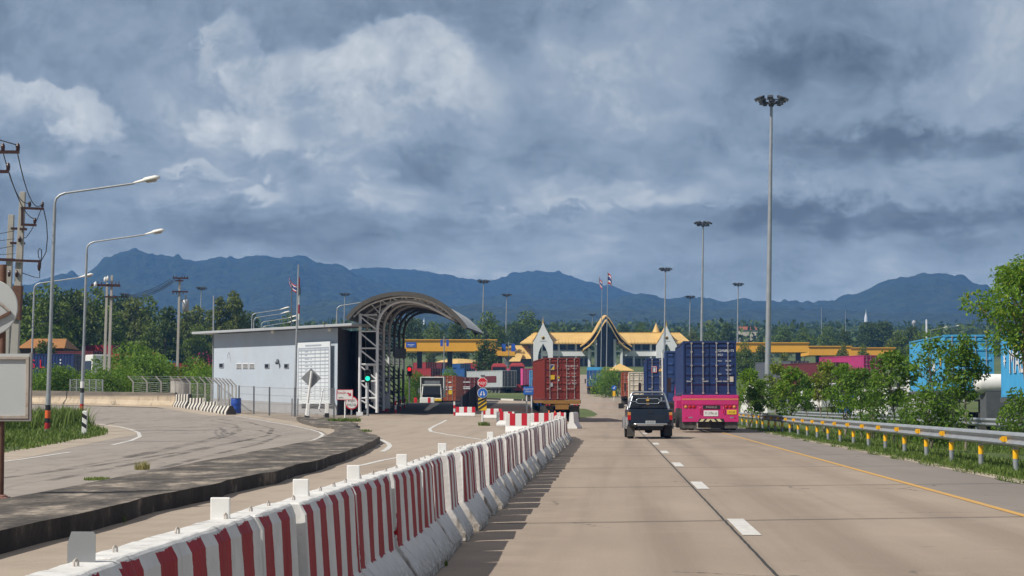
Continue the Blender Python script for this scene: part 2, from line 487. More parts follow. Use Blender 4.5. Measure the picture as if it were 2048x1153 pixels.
M['grey_c'] = mat('grey_container_paint', (.42, .45, .47), .5, 0, .08, 1.5, dirt=(.25, .25, .25), dirt_amt=.4, ds=2, streak=True)
M['cream'] = mat('cream_container_paint', (.60, .54, .44), .55, 0, .08, 1.5, dirt=(.3, .24, .18), dirt_amt=.4, ds=2, streak=True)
M['dkgrey_c'] = mat('dark_grey_container_paint', (.10, .11, .13), .5, 0, .1, 1.5)
M['pink_truck'] = mat('magenta_truck_paint', (.56, .028, .17), .42, 0, .08, 1.5, dirt=(.30, .04, .09), dirt_amt=.4, ds=2, )
M['rod'] = mat('door_rod_steel', (.42, .41, .40), .5, .3, .15, 6, dirt=(.2, .1, .06), dirt_amt=.6, ds=6)
M['stencil'] = mat('white_stencil', (.68, .70, .72), .6, 0, .1, 8)
M['yellow_rust'] = mat('worn_yellow_chassis', (.34, .17, .035), .65, 0, .25, 4, dirt=(.09, .05, .03), dirt_amt=.85, ds=4)
M['chassis'] = mat('dark_chassis', (.045, .04, .038), .75, 0, .3, 3, dirt=(.13, .11, .09), dirt_amt=.5, ds=3)
M['flap'] = mat('dusty_mudflap', (.07, .066, .06), .85, 0, .2, 4, dirt=(.17, .15, .13), dirt_amt=.6, ds=3)
M['pickup'] = mat('dark_blue_pickup_paint', (.010, .018, .034), .28, .25, .12, 2, dirt=(.045, .045, .05), dirt_amt=.3, ds=3, coat=.6)
M['grey_trim'] = mat('grey_trim', (.16, .16, .165), .6, 0, .1, 4, dirt=(.25, .23, .2), dirt_amt=.3)
M['glass'] = mat('dark_glass', (.012, .014, .018), .08, 0, .1, 2, spec=.6)
M['chrome'] = mat('chrome', (.62, .64, .66), .18, .9, .06, 5)
M['tail_red'] = mat('tail_lamp_red', (.45, .008, .012), .2, 0, .05)
M['tail_amber'] = mat('tail_lamp_amber', (.62, .25, .06), .25, 0, .05)
M['gold'] = mat('gold_sticker', (.55, .32, .06), .45, .2, .1, 20)
M['roof_yellow'] = mat('ochre_roof_tiles', (.66, .44, .15), .6, 0, .07, .4, dirt=(.50, .32, .10), dirt_amt=.4, ds=.3)
M['fascia'] = mat('orange_fascia', (.86, .43, .04), .5, 0, .05, .3, dirt=(.5, .23, .03), dirt_amt=.4, ds=.2)
M['bld_white'] = mat('white_render', (.78, .79, .80), .7, 0, .05, .4)
M['bld_grey'] = mat('grey_render', (.36, .37, .40), .75, 0, .08, .4)
M['bld_dark'] = mat('dark_opening', (.026, .023, .021), .3, 0, .3, .4)
M['bld_gold'] = mat('gilded_spire', (.55, .36, .08), .4, .3, .1, 2)
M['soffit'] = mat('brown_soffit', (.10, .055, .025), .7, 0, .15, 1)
M['house_wall'] = mat('gatehouse_render', (.44, .50, .57), .8, 0, .05, .5, dirt=(.42, .43, .44), dirt_amt=.35, ds=.8, streak=True)
M['house_plinth'] = mat('plinth_grey', (.33, .33, .34), .85, 0, .1, 1)
M['side_grey'] = mat('side_cladding', (.15, .15, .155), .75, 0, .1, 1)
M['bay_shade'] = mat('bay_shade_colour', (.055, .055, .058), .8, 0, .2, .6)
M['roof_metal'] = mat('metal_roof_edge', (.45, .47, .49), .5, .2, .06, .5)
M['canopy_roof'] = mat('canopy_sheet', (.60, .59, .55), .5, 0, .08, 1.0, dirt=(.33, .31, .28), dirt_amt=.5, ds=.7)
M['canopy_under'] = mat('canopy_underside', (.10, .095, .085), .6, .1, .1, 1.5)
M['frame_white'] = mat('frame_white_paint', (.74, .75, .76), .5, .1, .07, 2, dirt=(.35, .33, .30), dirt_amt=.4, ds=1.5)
M['steel_shaded'] = mat('shadowed_steel_paint', (.20, .21, .22), .55, .1, .07, 2)  # darker copy of the frame paint, canopy shade put into its colour
M['board'] = mat('notice_board_white', (.66, .70, .725), .5, 0, .03, 2)
M['print'] = mat('print_grey', (.33, .37, .43), .7, 0, 0)
M['print_red'] = mat('print_red', (.55, .03, .06), .6, 0, 0)
M['print_black'] = mat('print_black', (.03, .03, .035), .6, 0, 0)
M['print_white'] = mat('print_white', (.75, .75, .75), .6, 0, 0)
M['drum_blue'] = mat('blue_drum_plastic', (.02, .07, .34), .4, 0, .08, 5)
M['cone'] = mat('cone_orange', (.75, .13, .03), .5, 0, .08, 6)
M['bark'] = mat('bark', (.17, .125, .085), .9, 0, .25, 6, .5, 30)
M['bark_pale'] = mat('pale_bark', (.26, .22, .17), .9, 0, .2, 6, .4, 30)
M['stem_green'] = mat('green_stem', (.10, .13, .05), .8, 0, .2, 6)
M['leaf_bright'] = leafmat('leaf_bright', (.060, .135, .016), (.20, .34, .035), (.42, .33, .05))
M['leaf_mid'] = leafmat('leaf_mid', (.050, .110, .016), (.155, .265, .034), (.24, .29, .05))
M['leaf_olive'] = leafmat('leaf_olive', (.075, .115, .018), (.25, .32, .045), (.40, .30, .06))
M['leaf_dark'] = leafmat('leaf_dark', (.042, .076, .014), (.16, .225, .036), None, .2)
M['leaf_deep'] = leafmat('leaf_deep', (.028, .050, .012), (.095, .138, .030), None, .2)
M['leaf_grey'] = leafmat('leaf_grey', (.055, .078, .020), (.20, .235, .055), None, .25)
M['bloom'] = leafmat('bougainvillea_bloom', (.30, .03, .10), (.62, .08, .22), None, .3)
M['grassb'] = leafmat('grass_blade', (.055, .095, .018), (.15, .22, .045), (.30, .26, .09), .3)
M['grass_dry'] = leafmat('dry_grass_blade', (.14, .14, .04), (.30, .27, .09), (.42, .34, .13), .3)
M['green_lamp'] = mat('green_signal_lens', (.02, .75, .50), .3, 0, 0, emit=1.4)
M['red_lamp'] = mat('red_signal_lens', (.95, .02, .03), .3, 0, 0, emit=1.3)
M['flag_red'] = mat('flag_red', (.55, .03, .06), .7, 0, 0)
M['flag_white'] = mat('flag_white', (.72, .72, .74), .7, 0, 0)
M['flag_blue'] = mat('flag_blue', (.03, .04, .22), .7, 0, 0)
M['banner_blue'] = mat('banner_blue', (.03, .10, .48), .6, 0, .1, 3)
M['tile_red'] = mat('red_roof', (.30, .09, .05), .7, 0, .15, 1)
M['orange_roof'] = mat('orange_roof', (.34, .15, .04), .7, 0, .12, .5)

def special(name, fn, rough=.8):
    m_ = bpy.data.materials.new(name); m_.use_nodes = True
    t = NT(m_.node_tree); b = m_.node_tree.nodes['Principled BSDF']
    b.inputs['Roughness'].default_value = rough
    co = t.n('ShaderNodeTexCoord').outputs['Object']
    c, h = fn(t, co, b)
    t.put(b.inputs['Base Color'], c)
    if h is not None:
        bn = t.n('ShaderNodeBump'); bn.inputs['Strength'].default_value = h[1]; bn.inputs['Distance'].default_value = h[2]
        t.put(bn.inputs['Height'], h[0]); t.put(b.inputs['Normal'], bn.outputs[0])
    return m_

def _road(c_lo, c_hi, joints=True, tracks=.35, skid=0.0, seal=True):
    def fn(t, co, b):
        x, y, z = t.sep(co)
        o = t.m('SUBTRACT', x, t.m('MULTIPLY', y, RD))                # metres right of the camera's lane
        v = t.m('SUBTRACT', y, t.m('MULTIPLY', x, .23))
        big = t.noise(t.xyz(t.m('MULTIPLY', o, .35), t.m('MULTIPLY', y, .10), 0), 1.0, 6, .6)
        c = t.ramp(big, [(.28, c_lo), (.72, c_hi)])
        # long wheel-path staining
        st = t.noise(t.xyz(t.m('MULTIPLY', o, 1.6), t.m('MULTIPLY', y, .035), 3.0), 1.0, 5, .6)
        c = t.mix(t.maprange(st, .45, .75, 0, tracks), c, tuple(k * .62 for k in c_lo))
        if seal:
            for oc in (-1.05, .55, 2.35, 4.15):
                tr_ = t.m('ABSOLUTE', t.m('SUBTRACT', t.m('ADD', o, t.m('MULTIPLY', t.m('SUBTRACT', big, .5), .8)), oc))
                c = t.mix(t.m('MULTIPLY', t.maprange(tr_, .55, .05, 0, .42), t.maprange(st, .30, .62, .25, 1)), c, tuple(k * .62 for k in c_lo))
            c = t.mix(t.m('MULTIPLY', t.maprange(o, -.35, -1.25, 0, .6), t.maprange(t.noise(co, 1.3, 6, .7), .38, .62, .2, 1)), c, tuple(min(1, k * 1.08) for k in c_hi))
        # slab-to-slab difference
        if joints:
            idx = t.m('FLOOR', t.m('DIVIDE', t.m('SUBTRACT', v, 4.4), 10.0))
            side = t.m('GREATER_THAN', o, 1.33)
            wn_ = t.n('ShaderNodeTexWhiteNoise', noise_dimensions='2D')
            t.put(wn_.inputs['Vector'], t.xyz(idx, side, 0))
            c = t.mix(t.m('MULTIPLY', wn_.outputs[0], .16), c, tuple(k * .72 for k in c_hi))
        # pale dust blotches, oil spots
        db = t.noise(co, .5, 7, .7)
        c = t.mix(t.maprange(db, .52, .75, 0, .35), c, tuple(min(1, k * 1.18) for k in c_hi))
        sp = t.noise(co, 2.6, 3, .5)
        c = t.mix(t.maprange(sp, .69, .78, 0, .55), c, tuple(k * .45 for k in c_lo))
        gr = t.noise(co, 45.0, 3, .6)
        c = t.mix(.22, c, t.ramp(gr, [(.3, tuple(k * .6 for k in c_lo)), (.7, tuple(min(1, k * 1.25) for k in c_hi))]))
        if joints:
            wob = t.m('MULTIPLY', t.m('SUBTRACT', t.noise(co, 1.7, 4, .6), .5), .12)
            vj = t.m('ABSOLUTE', t.m('SUBTRACT', t.m('FRACT', t.m('DIVIDE', t.m('ADD', t.m('SUBTRACT', v, 4.4), wob), 10.0)), .5))
            jm = t.m('GREATER_THAN', vj, .4962)
            jn = t.maprange(vj, .475, .4975, 0, .38)
            c = t.mix(jn, c, tuple(k * .5 for k in c_lo))
            c = t.mix(t.m('MULTIPLY', jm, t.maprange(t.noise(co, 1.1, 3, .6), .38, .55, .6, .95)), c, (.045, .04, .036))
            # chipped longitudinal joint filled with tar
            oj = t.m('ABSOLUTE', t.m('ADD', t.m('SUBTRACT', o, 1.33), t.m('MULTIPLY', wob, .22)))
            if seal:
                c = t.mix(t.m('LESS_THAN', oj, .0155), c, (.02, .019, .018))
                c = t.mix(t.maprange(oj, .09, .015, 0, .22), c, (.10, .09, .08))
        if joints:
            vc = t.n('ShaderNodeTexVoronoi', feature='DISTANCE_TO_EDGE'); vc.inputs['Scale'].default_value = .22
            wv2 = t.n('ShaderNodeVectorMath', operation='ADD'); t.put(wv2.inputs[0], co); t.put(wv2.inputs[1], t.noise(co, 1.1, 5, .65, col=True)); t.put(vc.inputs['Vector'], wv2.outputs[0])
            cr_ = t.m('MULTIPLY', t.m('LESS_THAN', vc.outputs['Distance'], .004), t.maprange(t.noise(co, .16, 3, .5), .54, .60, 0, .8))
            c = t.mix(cr_, c, (.06, .052, .046))
        if skid:
            wv = t.noise(t.xyz(t.m('MULTIPLY', x, .9), t.m('MULTIPLY', y, .10), 7.0), 1.0, 4, .55, 1.2)
            c = t.mix(t.maprange(t.m('ABSOLUTE', t.m('SUBTRACT', wv, .5)), .03, .0, 0, skid), c, (.07, .065, .062))
        return c, (t.noise(co, 60.0, 4, .6), .25, .01)
    return fn
M['road'] = special('road_concrete', _road((.250, .196, .150), (.395, .318, .250), True, .5), .82)
M['channel'] = special('beige_concrete', _road((.265, .212, .165), (.400, .330, .262), False, .5), .85)
M['service'] = special('grey_concrete', _road((.225, .194, .168), (.335, .294, .256), False, .45, .22), .85)
M['shoulder'] = special('grey_shoulder', _road((.185, .158, .138), (.275, .240, .212), True, .35, 0, False), .85)
def _verge(t, co, b):
    n1 = t.noise(co, .35, 7, .65); n2 = t.noise(co, 3.0, 5, .65)
    c = t.ramp(n1, [(.3, (.20, .165, .13)), (.55, (.30, .25, .20)), (.75, (.36, .31, .25))])
    c = t.mix(t.maprange(n2, .5, .7, 0, .5), c, (.13, .105, .085))
    return c, (n2, .4, .05)
M['verge'] = special('dusty_verge', _verge, .95)
M['asphalt_shade'] = special('shade_dark_asphalt', _road((.040, .040, .043), (.070, .069, .072), False, .3), .85)
def _island(t, co, b):
    x, y, z = t.sep(co)
    sv = t.xyz(t.m('MULTIPLY', x, 1.6), t.m('MULTIPLY', y, .55), 0)
    n1 = t.noise(sv, .75, 9, .72); n2 = t.noise(co, 7.0, 6, .7); n3 = t.noise(sv, 2.6, 5, .65)
    c = t.ramp(n1, [(.40, (.040, .034, .029)), (.48, (.085, .073, .062)), (.54, (.15, .128, .105)), (.62, (.36, .305, .245))])
    c = t.mix(t.maprange(n3, .48, .66, 0, .75), c, (.045, .038, .033))
    c = t.mix(t.maprange(n2, .48, .66, 0, .5), c, (.20, .17, .14))
    return c, (n2, .5, .03)
M['island'] = special('mouldy_concrete', _island, .95)
def _kerb(t, co, b):
    n1 = t.noise(co, 1.3, 7, .65)
    x, y, z = t.sep(co)
    c = t.ramp(n1, [(.42, (.010, .009, .008)), (.56, (.030, .026, .022)), (.70, (.17, .145, .115))])
    c = t.mix(t.maprange(y, 44, 62, 0, .55), c, (.20, .175, .145))
    return c, (t.noise(co, 12, 4, .6), .5, .03)
M['kerb'] = special('black_mould_kerb', _kerb, .95)
def _ground(t, co, b):
    n1 = t.noise(co, .05, 8, .62); n2 = t.noise(co, .9, 6, .65); n3 = t.noise(co, 14.0, 4, .65)
    c = t.ramp(n1, [(.32, (.055, .085, .022)), (.5, (.085, .125, .028)), (.68, (.135, .155, .045))])
    c = t.mix(t.maprange(n2, .5, .72, 0, .6), c, (.15, .135, .065))
    c = t.mix(t.maprange(n3, .45, .7, 0, .5), c, (.035, .058, .016))
    return c, (n3, .8, .05)
M['ground'] = special('rough_grass', _ground, .95)
def _hill(t, co, b):
    n1 = t.noise(co, .004, 6, .6); n2 = t.noise(co, .035, 5, .7); n3 = t.noise(co, .11, 3, .6)
    c = t.ramp(n2, [(.3, (.008, .016, .009)), (.52, (.024, .040, .018)), (.72, (.050, .075, .030))])
    c = t.mix(t.maprange(n1, .52, .7, 0, .4), c, (.05, .06, .03))
    vo = t.n('ShaderNodeTexVoronoi'); t.put(vo.inputs['Vector'], co); vo.inputs['Scale'].default_value = .055
    h = t.m('ADD', t.m('MULTIPLY', vo.outputs['Distance'], -1.0), n3)
    return c, (h, 1.0, 7.0)
M['hill'] = special('forested_hill', _hill, .95)
def _line(col, wear):
    def fn(t, co, b):
        n = t.noise(co, 9.0, 6, .7); n2 = t.noise(co, 1.1, 4, .6)
        c = t.mix(t.maprange(n, .42, .68, 0, wear), (*col, 1), (.30, .265, .23))
        return t.mix(t.maprange(n2, .45, .7, 0, wear * .5), c, (.33, .29, .25)), None
    return fn
M['line_white'] = special('worn_white_marking', _line((.66, .65, .62), .45), .7)
M['line_yellow'] = special('worn_yellow_marking', _line((.62, .34, .06), .5), .7)
def _barrier(t, co, b):
    x, y, z = t.sep(co)
    wob = t.m('MULTIPLY', t.m('SUBTRACT', t.noise(co, 5.0, 4, .6), .5), .05)
    edge = t.m('MULTIPLY', t.m('SUBTRACT', t.noise(co, 28.0, 3, .6), .5), .02)
    ph = t.m('FRACT', t.m('DIVIDE', t.m('ADD', t.m('ADD', t.m('SUBTRACT', y, .015), wob), edge), .565))
    st = t.m('LESS_THAN', ph, .52)
    zz = t.m('ADD', t.m('ADD', z, wob), edge)
    st = t.m('MULTIPLY', st, t.m('MULTIPLY', t.m('GREATER_THAN', zz, .315), t.m('LESS_THAN', zz, .85)))
    n1 = t.noise(co, 4.0, 6, .65); n2 = t.noise(co, 18.0, 5, .7)
    white = t.ramp(n1, [(.3, (.60, .59, .57)), (.65, (.74, .735, .715))])
    red = t.ramp(n1, [(.3, (.27, .006, .014)), (.7, (.38, .011, .022))])
    c = t.mix(st, white, red)
    # worn paint, grime towards the foot
    foot = t.m('MULTIPLY', t.maprange(z, .30, .0, 0, 1), t.maprange(n2, .33, .56, 0, .9))
    c = t.mix(foot, c, (.20, .165, .125))
    c = t.mix(t.maprange(n2, .66, .74, 0, .8), c, (.33, .30, .26))
    sk = t.noise(t.xyz(t.m('MULTIPLY', x, 8.0), t.m('MULTIPLY', y, 9.0), t.m('MULTIPLY', z, 1.1)), 1.0, 5, .65)
    c = t.mix(t.m('MULTIPLY', t.maprange(sk, .52, .75, 0, .7), t.m('SUBTRACT', 1.0, t.m('MULTIPLY', st, .55))), c, (.17, .14, .12))
    b.inputs['Specular IOR Level'].default_value = .2
    return c, (t.noise(co, 22, 5, .65), .45, .012)
M['barrier'] = special('striped_barrier_paint', _barrier, .6)
def _sandy(t, co, b):
    x, y, z = t.sep(co)
    n1 = t.noise(t.xyz(t.m('MULTIPLY', x, .5), t.m('MULTIPLY', y, .5), t.m('MULTIPLY', z, 2.0)), 1.0, 7, .65); n2 = t.noise(t.xyz(x, y, t.m('MULTIPLY', z, .25)), 2.4, 5, .65)
    c = t.ramp(n1, [(.3, (.36, .29, .21)), (.6, (.50, .41, .30)), (.8, (.56, .48, .38))])
    c = t.mix(t.m('MULTIPLY', t.maprange(z, .38, .62, 0, 1), t.maprange(n1, .3, .6, .75, 1.0)), c, (.135, .118, .102))
    return t.mix(t.maprange(n2, .52, .7, 0, .6), c, (.17, .14, .11)), (n2, .3, .03)
M['sandy'] = special('sandy_wall', _sandy, .9)
def _bw(t, co, b):
    x, y, z = t.sep(co)
    st = t.m('GREATER_THAN', t.m('FRACT', t.m('DIVIDE', y, 1.25)), .5)
    n1 = t.noise(co, 3.0, 6, .65)
    c = t.mix(st, t.ramp(n1, [(.3, (.56, .53, .47)), (.7, (.70, .67, .60))]), (.03, .028, .027))
    return t.mix(t.maprange(n1, .55, .75, 0, .4), c, (.28, .23, .17)), None
M['bw'] = special('black_white_paint', _bw, .7)
def _bwk(t, co, b):
    x, y, z = t.sep(co)
    st = t.m('GREATER_THAN', t.m('FRACT', t.m('DIVIDE', t.m('ADD', x, t.m('MULTIPLY', y, .3)), 1.1)), .5)
    return t.mix(st, (.66, .64, .60), (.03, .03, .03)), None
M['bwk'] = special('black_white_kerb_paint', _bwk, .7)
def _sand(t, co, b):
    n1 = t.noise(co, .8, 7, .7); n2 = t.noise(co, 9.0, 5, .65)
    c = t.ramp(n1, [(.3, (.30, .245, .19)), (.5, (.40, .335, .265)), (.7, (.46, .39, .31))])
    return t.mix(t.maprange(n2, .5, .7, 0, .4), c, (.22, .18, .145)), (n2, .3, .02)
M['sand'] = special('sandy_dust', _sand, .95)
def _skid():
    m_ = special('tyre_rubber_mark', lambda t, co, b: ((.055, .050, .047, 1), None), .8)
    t = NT(m_.node_tree); b = m_.node_tree.nodes['Principled BSDF']; co = t.n('ShaderNodeTexCoord').outputs['Object']
    t.put(b.inputs['Alpha'], t.m('MULTIPLY', t.maprange(t.noise(co, .35, 4, .6), .36, .62, .03, .5), t.maprange(t.noise(co, 6.0, 5, .7), .35, .6, .3, 1)))
    return m_
M['skid'] = _skid()
def _canvas_mesh():
    m_ = bpy.data.materials.new('chain_link_mesh'); m_.use_nodes = True
    t = NT(m_.node_tree); m_.node_tree.nodes.clear()
    out = t.n('ShaderNodeOutputMaterial')
    co = t.n('ShaderNodeTexCoord').outputs['Object']
    x, y, z = t.sep(co)
    s_ = t.m('ADD', x, y)
    a = t.m('LESS_THAN', t.m('FRACT', t.m('MULTIPLY', t.m('ADD', s_, z), 7.0)), .07)
    c = t.m('LESS_THAN', t.m('FRACT', t.m('MULTIPLY', t.m('SUBTRACT', s_, z), 7.0)), .07)
    f = t.m('MAXIMUM', a, c)
    d = t.n('ShaderNodeBsdfPrincipled'); d.inputs['Base Color'].default_value = (.36, .36, .35, 1); d.inputs['Roughness'].default_value = .55; d.inputs['Specular IOR Level'].default_value = .18
    tr = t.n('ShaderNodeBsdfTransparent')
    mx = t.n('ShaderNodeMixShader'); t.put(mx.inputs[0], f)
    t.t.links.new(tr.outputs[0], mx.inputs[1]); t.t.links.new(d.outputs[0], mx.inputs[2]); t.t.links.new(mx.outputs[0], out.inputs[0])
    return m_
M['mesh'] = _canvas_mesh()

# ------------------------------------------------------------------ the setting: ground, roads, islands, hills
def structure(o):
    o['kind'] = 'structure'; return o
def grid_mesh(name, xs, ys, zf, mat_, smooth=True):
    vs = []; fs = []
    for y in ys:
        for x in xs: vs.append((x, y, zf(x, y)))
    n = len(xs)
    for j in range(len(ys) - 1):
        for i in range(n - 1):
            fs.append((j * n + i, j * n + i + 1, (j + 1) * n + i + 1, (j + 1) * n + i))
    b = MB(); b.add(vs, fs, 0, smooth)
    return b.build(name, mat_)
gx = sorted(set([-9000, -5000, -2500, -1200, -700, -400, -250, -160, -120, -90, -75] + list(range(-60, 64, 4)) + [75, 90, 120, 160, 250, 400, 700, 1200, 2500, 5000, 9000]))
gy = list(range(-40, 360, 6)) + [370, 400, 430, 460, 500, 550, 600, 700, 850, 1000, 1300, 1700, 2200, 3000, 4000, 5500, 7300]
def zground(x, y):
    z = zt(x, y) - .07
    if y < 200:
        o = x - RD * y
        if o > 9.0:       # a shallow ditch and bank beyond the guard rail
            k = min(1, (o - 9.0) / 2.5); z -= .32 * math.sin(min(1, (o - 9.0) / 4.5) * math.pi) * (1 if y < 140 else max(0, (200 - y) / 60))
    return z
structure(grid_mesh('ground', gx, gy, zground, M['ground']))

def strip(name, fl, fr, y0, y1, step, dz, mat_, nx=4):
    ys = [y0]
    while ys[-1] < y1 - 1e-6:
        ys.append(min(y1, ys[-1] + (step(ys[-1]) if callable(step) else step)))
    vs = []; fs = []
    for y in ys:
        a = fl(y) if callable(fl) else fl; b_ = fr(y) if callable(fr) else fr
        for i in range(nx + 1):
            x = a + (b_ - a) * i / nx
            vs.append((x, y, zt(x, y) + dz))
    for j in range(len(ys) - 1):
        for i in range(nx):
            k = j * (nx + 1) + i
            fs.append((k, k + 1, k + nx + 2, k + nx + 1))
    b = MB(); b.add(vs, fs, 0, True)
    return structure(b.build(name, mat_))
off = lambda o: (lambda y: o + RD * y)
def ip(y, pts):
    return float(np.interp(y, [p[0] for p in pts], [p[1] for p in pts]))
strip('main_road', lambda y: RD * y + ip(y, [(80, -2.3), (112, -6.6), (200, -7.0), (480, -7.5)]), lambda y: RD * y + ip(y, [(0, 5.15), (150, 5.15), (220, 6.5), (480, 5.0)]), 1.5, 480, 3, 0, M['road'], 6)
strip('road_shoulder', off(5.15), lambda y: RD * y + 7.1 + .10 * math.sin(y * .31) + .06 * math.sin(y * 1.3), 1.5, 150, 1.0, .0, M['shoulder'], 2)
strip('access_road', -5.0, off(-2.3), 4, 80, 3, 0, M['channel'], 3)
strip('access_road', lambda y: ip(y, [(80, -4.9), (96, -7.2), (112, -9.0), (131, -9.2), (160, -8.2), (330, -2)]), lambda y: RD * y + ip(y, [(80, -2.3), (112, -6.6), (200, -7.0), (340, -7.4)]), 80, 340, 4, 0, M['channel'], 5)
strip('lane_shade_apron', lambda y: ip(y, [(134, -8.9), (160, -8.1), (176, -8.0)]), lambda y: ip(y, [(134, -2.9), (150, -1.6), (176, -1.0)]), 134, 176, 2, .012, M['asphalt_shade'], 4)  # dark sheet deepens the canopy's cast shadow on the lane by colour
# dusty verge on the left, then the turning road laid on it
strip('verge', -75, lambda y: ip(y, [(76, -5.2), (96, -7.2), (112, -9.0), (131, -9.2), (160, -8.4), (200, -8.4)]), 76, 200, 4, -.03, M['verge'], 30)
strip('turning_road', -60, lambda y: ip(y, [(4, -6.1), (66, -6.15), (75, -6.5), (84, -7.0), (88, -7.5)]), 4, 88, 3, .0, M['service'], 12)
outer = [(88, -7.65), (91, -7.95), (95, -8.6), (100, -9.6), (108, -11.0), (118, -12.6), (128, -15.6), (136, -19), (146, -24), (152, -29), (163, -40), (168, -60)]
strip('turning_road', -60, lambda y: ip(y, outer), 88, 166, 2, .0, M['service'], 14)

def mark(name, pts, wd, mat_, dz=.006, flat=True):
    """a painted line through ground points (x, y)"""
    vs = []; fs = []
    fine_ = []
    for i in range(len(pts) - 1):
        a = Vector(pts[i][:2]); b = Vector(pts[i + 1][:2])
        n = max(1, int((b - a).length / 1.5))
        for k in range(n): fine_.append(a.lerp(b, k / n))
    fine_.append(Vector(pts[-1][:2]))
    for i, p in enumerate(fine_):
        d = fine_[min(i + 1, len(fine_) - 1)] - fine_[max(i - 1, 0)]; d.normalize()
        nrm = Vector((d.y, -d.x)) * wd / 2
        for q in (p - nrm, p + nrm): vs.append((q.x, q.y, zt(q.x, q.y) + dz))
    for i in range(len(fine_) - 1): fs.append((2 * i, 2 * i + 1, 2 * i + 3, 2 * i + 2))
    b = MB(); b.add(vs, fs)
    return structure(b.build(name, mat_))
k = 0
while k < 24:
    y0 = 22.2 + 11.8 * k - 11.8
    mark('lane_marking', [(1.47 + RD * y0, y0), (1.47 + RD * (y0 + 3.1), y0 + 3.1)], .20, M['line_white']); k += 1
mark('edge_marking', [(5.08 + RD * y, y) for y in (3, 60, 120, 150)], .12, M['line_yellow'])
g2 = lambda *pp: [G(*p) for p in pp]
mark('road_marking', g2((893, 841), (872, 851), (859, 858.5), (862, 864), (880, 867), (964, 880)), .16, M['line_white'])
mark('road_marking', g2((700, 936), (730, 930), (764, 922), (796, 916)), .14, M['line_white'])
mark('road_marking', g2((747, 877), (764, 881), (777, 888), (780, 893), (774, 899), (764, 904)), .16, M['line_white'])
mark('road_marking', g2((540, 900), (580, 892), (622, 883), (640, 876), (646, 870), (640, 865), (620, 859.5), (590, 853), (560, 848), (520, 841), (470, 833)), .15, M['line_white'])
mark('road_marking', g2((0, 925), (40, 920), (142, 905)), .14, M['line_white'])
mark('road_marking', g2((224, 891), (262, 882), (280, 874), (277, 866), (262, 860), (238, 854.5), (196, 849)), .16, M['line_white'])
mark('road_marking', g2((740, 848), (800, 846), (868, 846)), .15, M['line_white'])

mark('sandy_edge', [(x + .35 * (1 if x > -30 else 0), y - .5) for x, y in ((-12.3, 42), (-12.8, 47), (-13.5, 55), (-15.0, 68), (-16.8, 85), (-17.4, 93), (-19.3, 102), (-22.3, 112), (-27, 120), (-33, 123))], 1.5, M['sand'], .003)
mark('sandy_edge', [(x + .1, y - 1.6) for x, y in ((PX(-40, 171), 170), (PX(65, 165), 165), (PX(200, 158.5), 158.5), (PX(352, 152), 152), (PX(410, 141), 141), (PX(464, 131.5), 131.5))], 2.6, M['sand'], .003)
mark('sandy_edge', [(p.x + .55, p.y + .4) for p in g2((464, 832), (520, 840), (560, 847), (605, 856), (640, 864), (654, 871))], 1.0, M['sand'], .004)
mark('sandy_edge', [(7.22 + RD * y, y) for y in (20, 60, 100, 128)], .38, M['sand'], .004)
mark('sandy_edge', [(-6.35, 14), (-6.4, 50), (-6.5, 68)], .4, M['sand'], .004)
for arc in (((120, 868), (230, 846), (330, 841), (420, 842), (470, 850), (480, 862), (430, 880), (300, 908), (120, 940)), ((200, 842), (330, 838), (430, 838), (500, 846), (545, 858), (535, 872), (450, 890), (300, 922), (100, 962)), ((250, 858), (350, 852), (440, 856), (455, 868), (400, 884), (250, 915)), ((420, 850), (520, 862), (560, 872), (520, 888), (420, 912), (250, 955)), ((0, 958), (180, 934), (360, 905), (520, 876))):
    mark('skid_mark', g2(*arc), .22, M['skid'], .0045)

# the kerbed, mould-blackened island between the turning road and the access lane
def island(name, outline, h, top_mat, side_mat, rim=.16):
    b = MB(); n = len(outline)
    top = [Vector((x, y, zt(x, y) + h)) for x, y in outline]
    bot = [Vector((x, y, zt(x, y) - .06)) for x, y in outline]
    cx = sum(p.x for p in top) / n; cy = sum(p.y for p in top) / n
    for i in range(n):
        j = (i + 1) % n
        b.quad(bot[i], bot[j], top[j], top[i], 1)
    b.add(top, [tuple(range(n))], 0)
    return b.build(name, [top_mat, side_mat])
isl = []
KX = [(8, -4.95), (19, -4.72), (27.5, -4.50), (36, -4.12), (45, -3.98), (56, -4.06), (69, -4.42), (74, -4.7)]
for y in np.arange(8, 74, 1.0): isl.append((ip(y, KX) + .035 * math.sin(y * .9) + .02 * math.sin(y * 2.3) + (.03 if int(y * .5) % 3 == 0 else 0), float(y)))
isl += [(-4.85, 75.5), (-5.2, 78.5), (-5.8, 83), (-6.5, 90), (-7.15, 97), (-7.6, 101), (-7.95, 101), (-8.05, 98), (-7.75, 92), (-7.1, 84), (-6.62, 75)]
isl += [(-6.22 + .03 * math.sin(y * .7), float(y)) for y in np.arange(66, 7, -2.0)]
structure(island('kerbed_island', isl, .22, M['island'], M['kerb']))
structure(island('kerbed_island', [(-8.1, 101), (-7.55, 103), (-7.9, 108), (-9.0, 114), (-10.6, 121), (-12.5, 122), (-11.4, 114), (-9.6, 104)], .15, M['island'], M['kerb']))

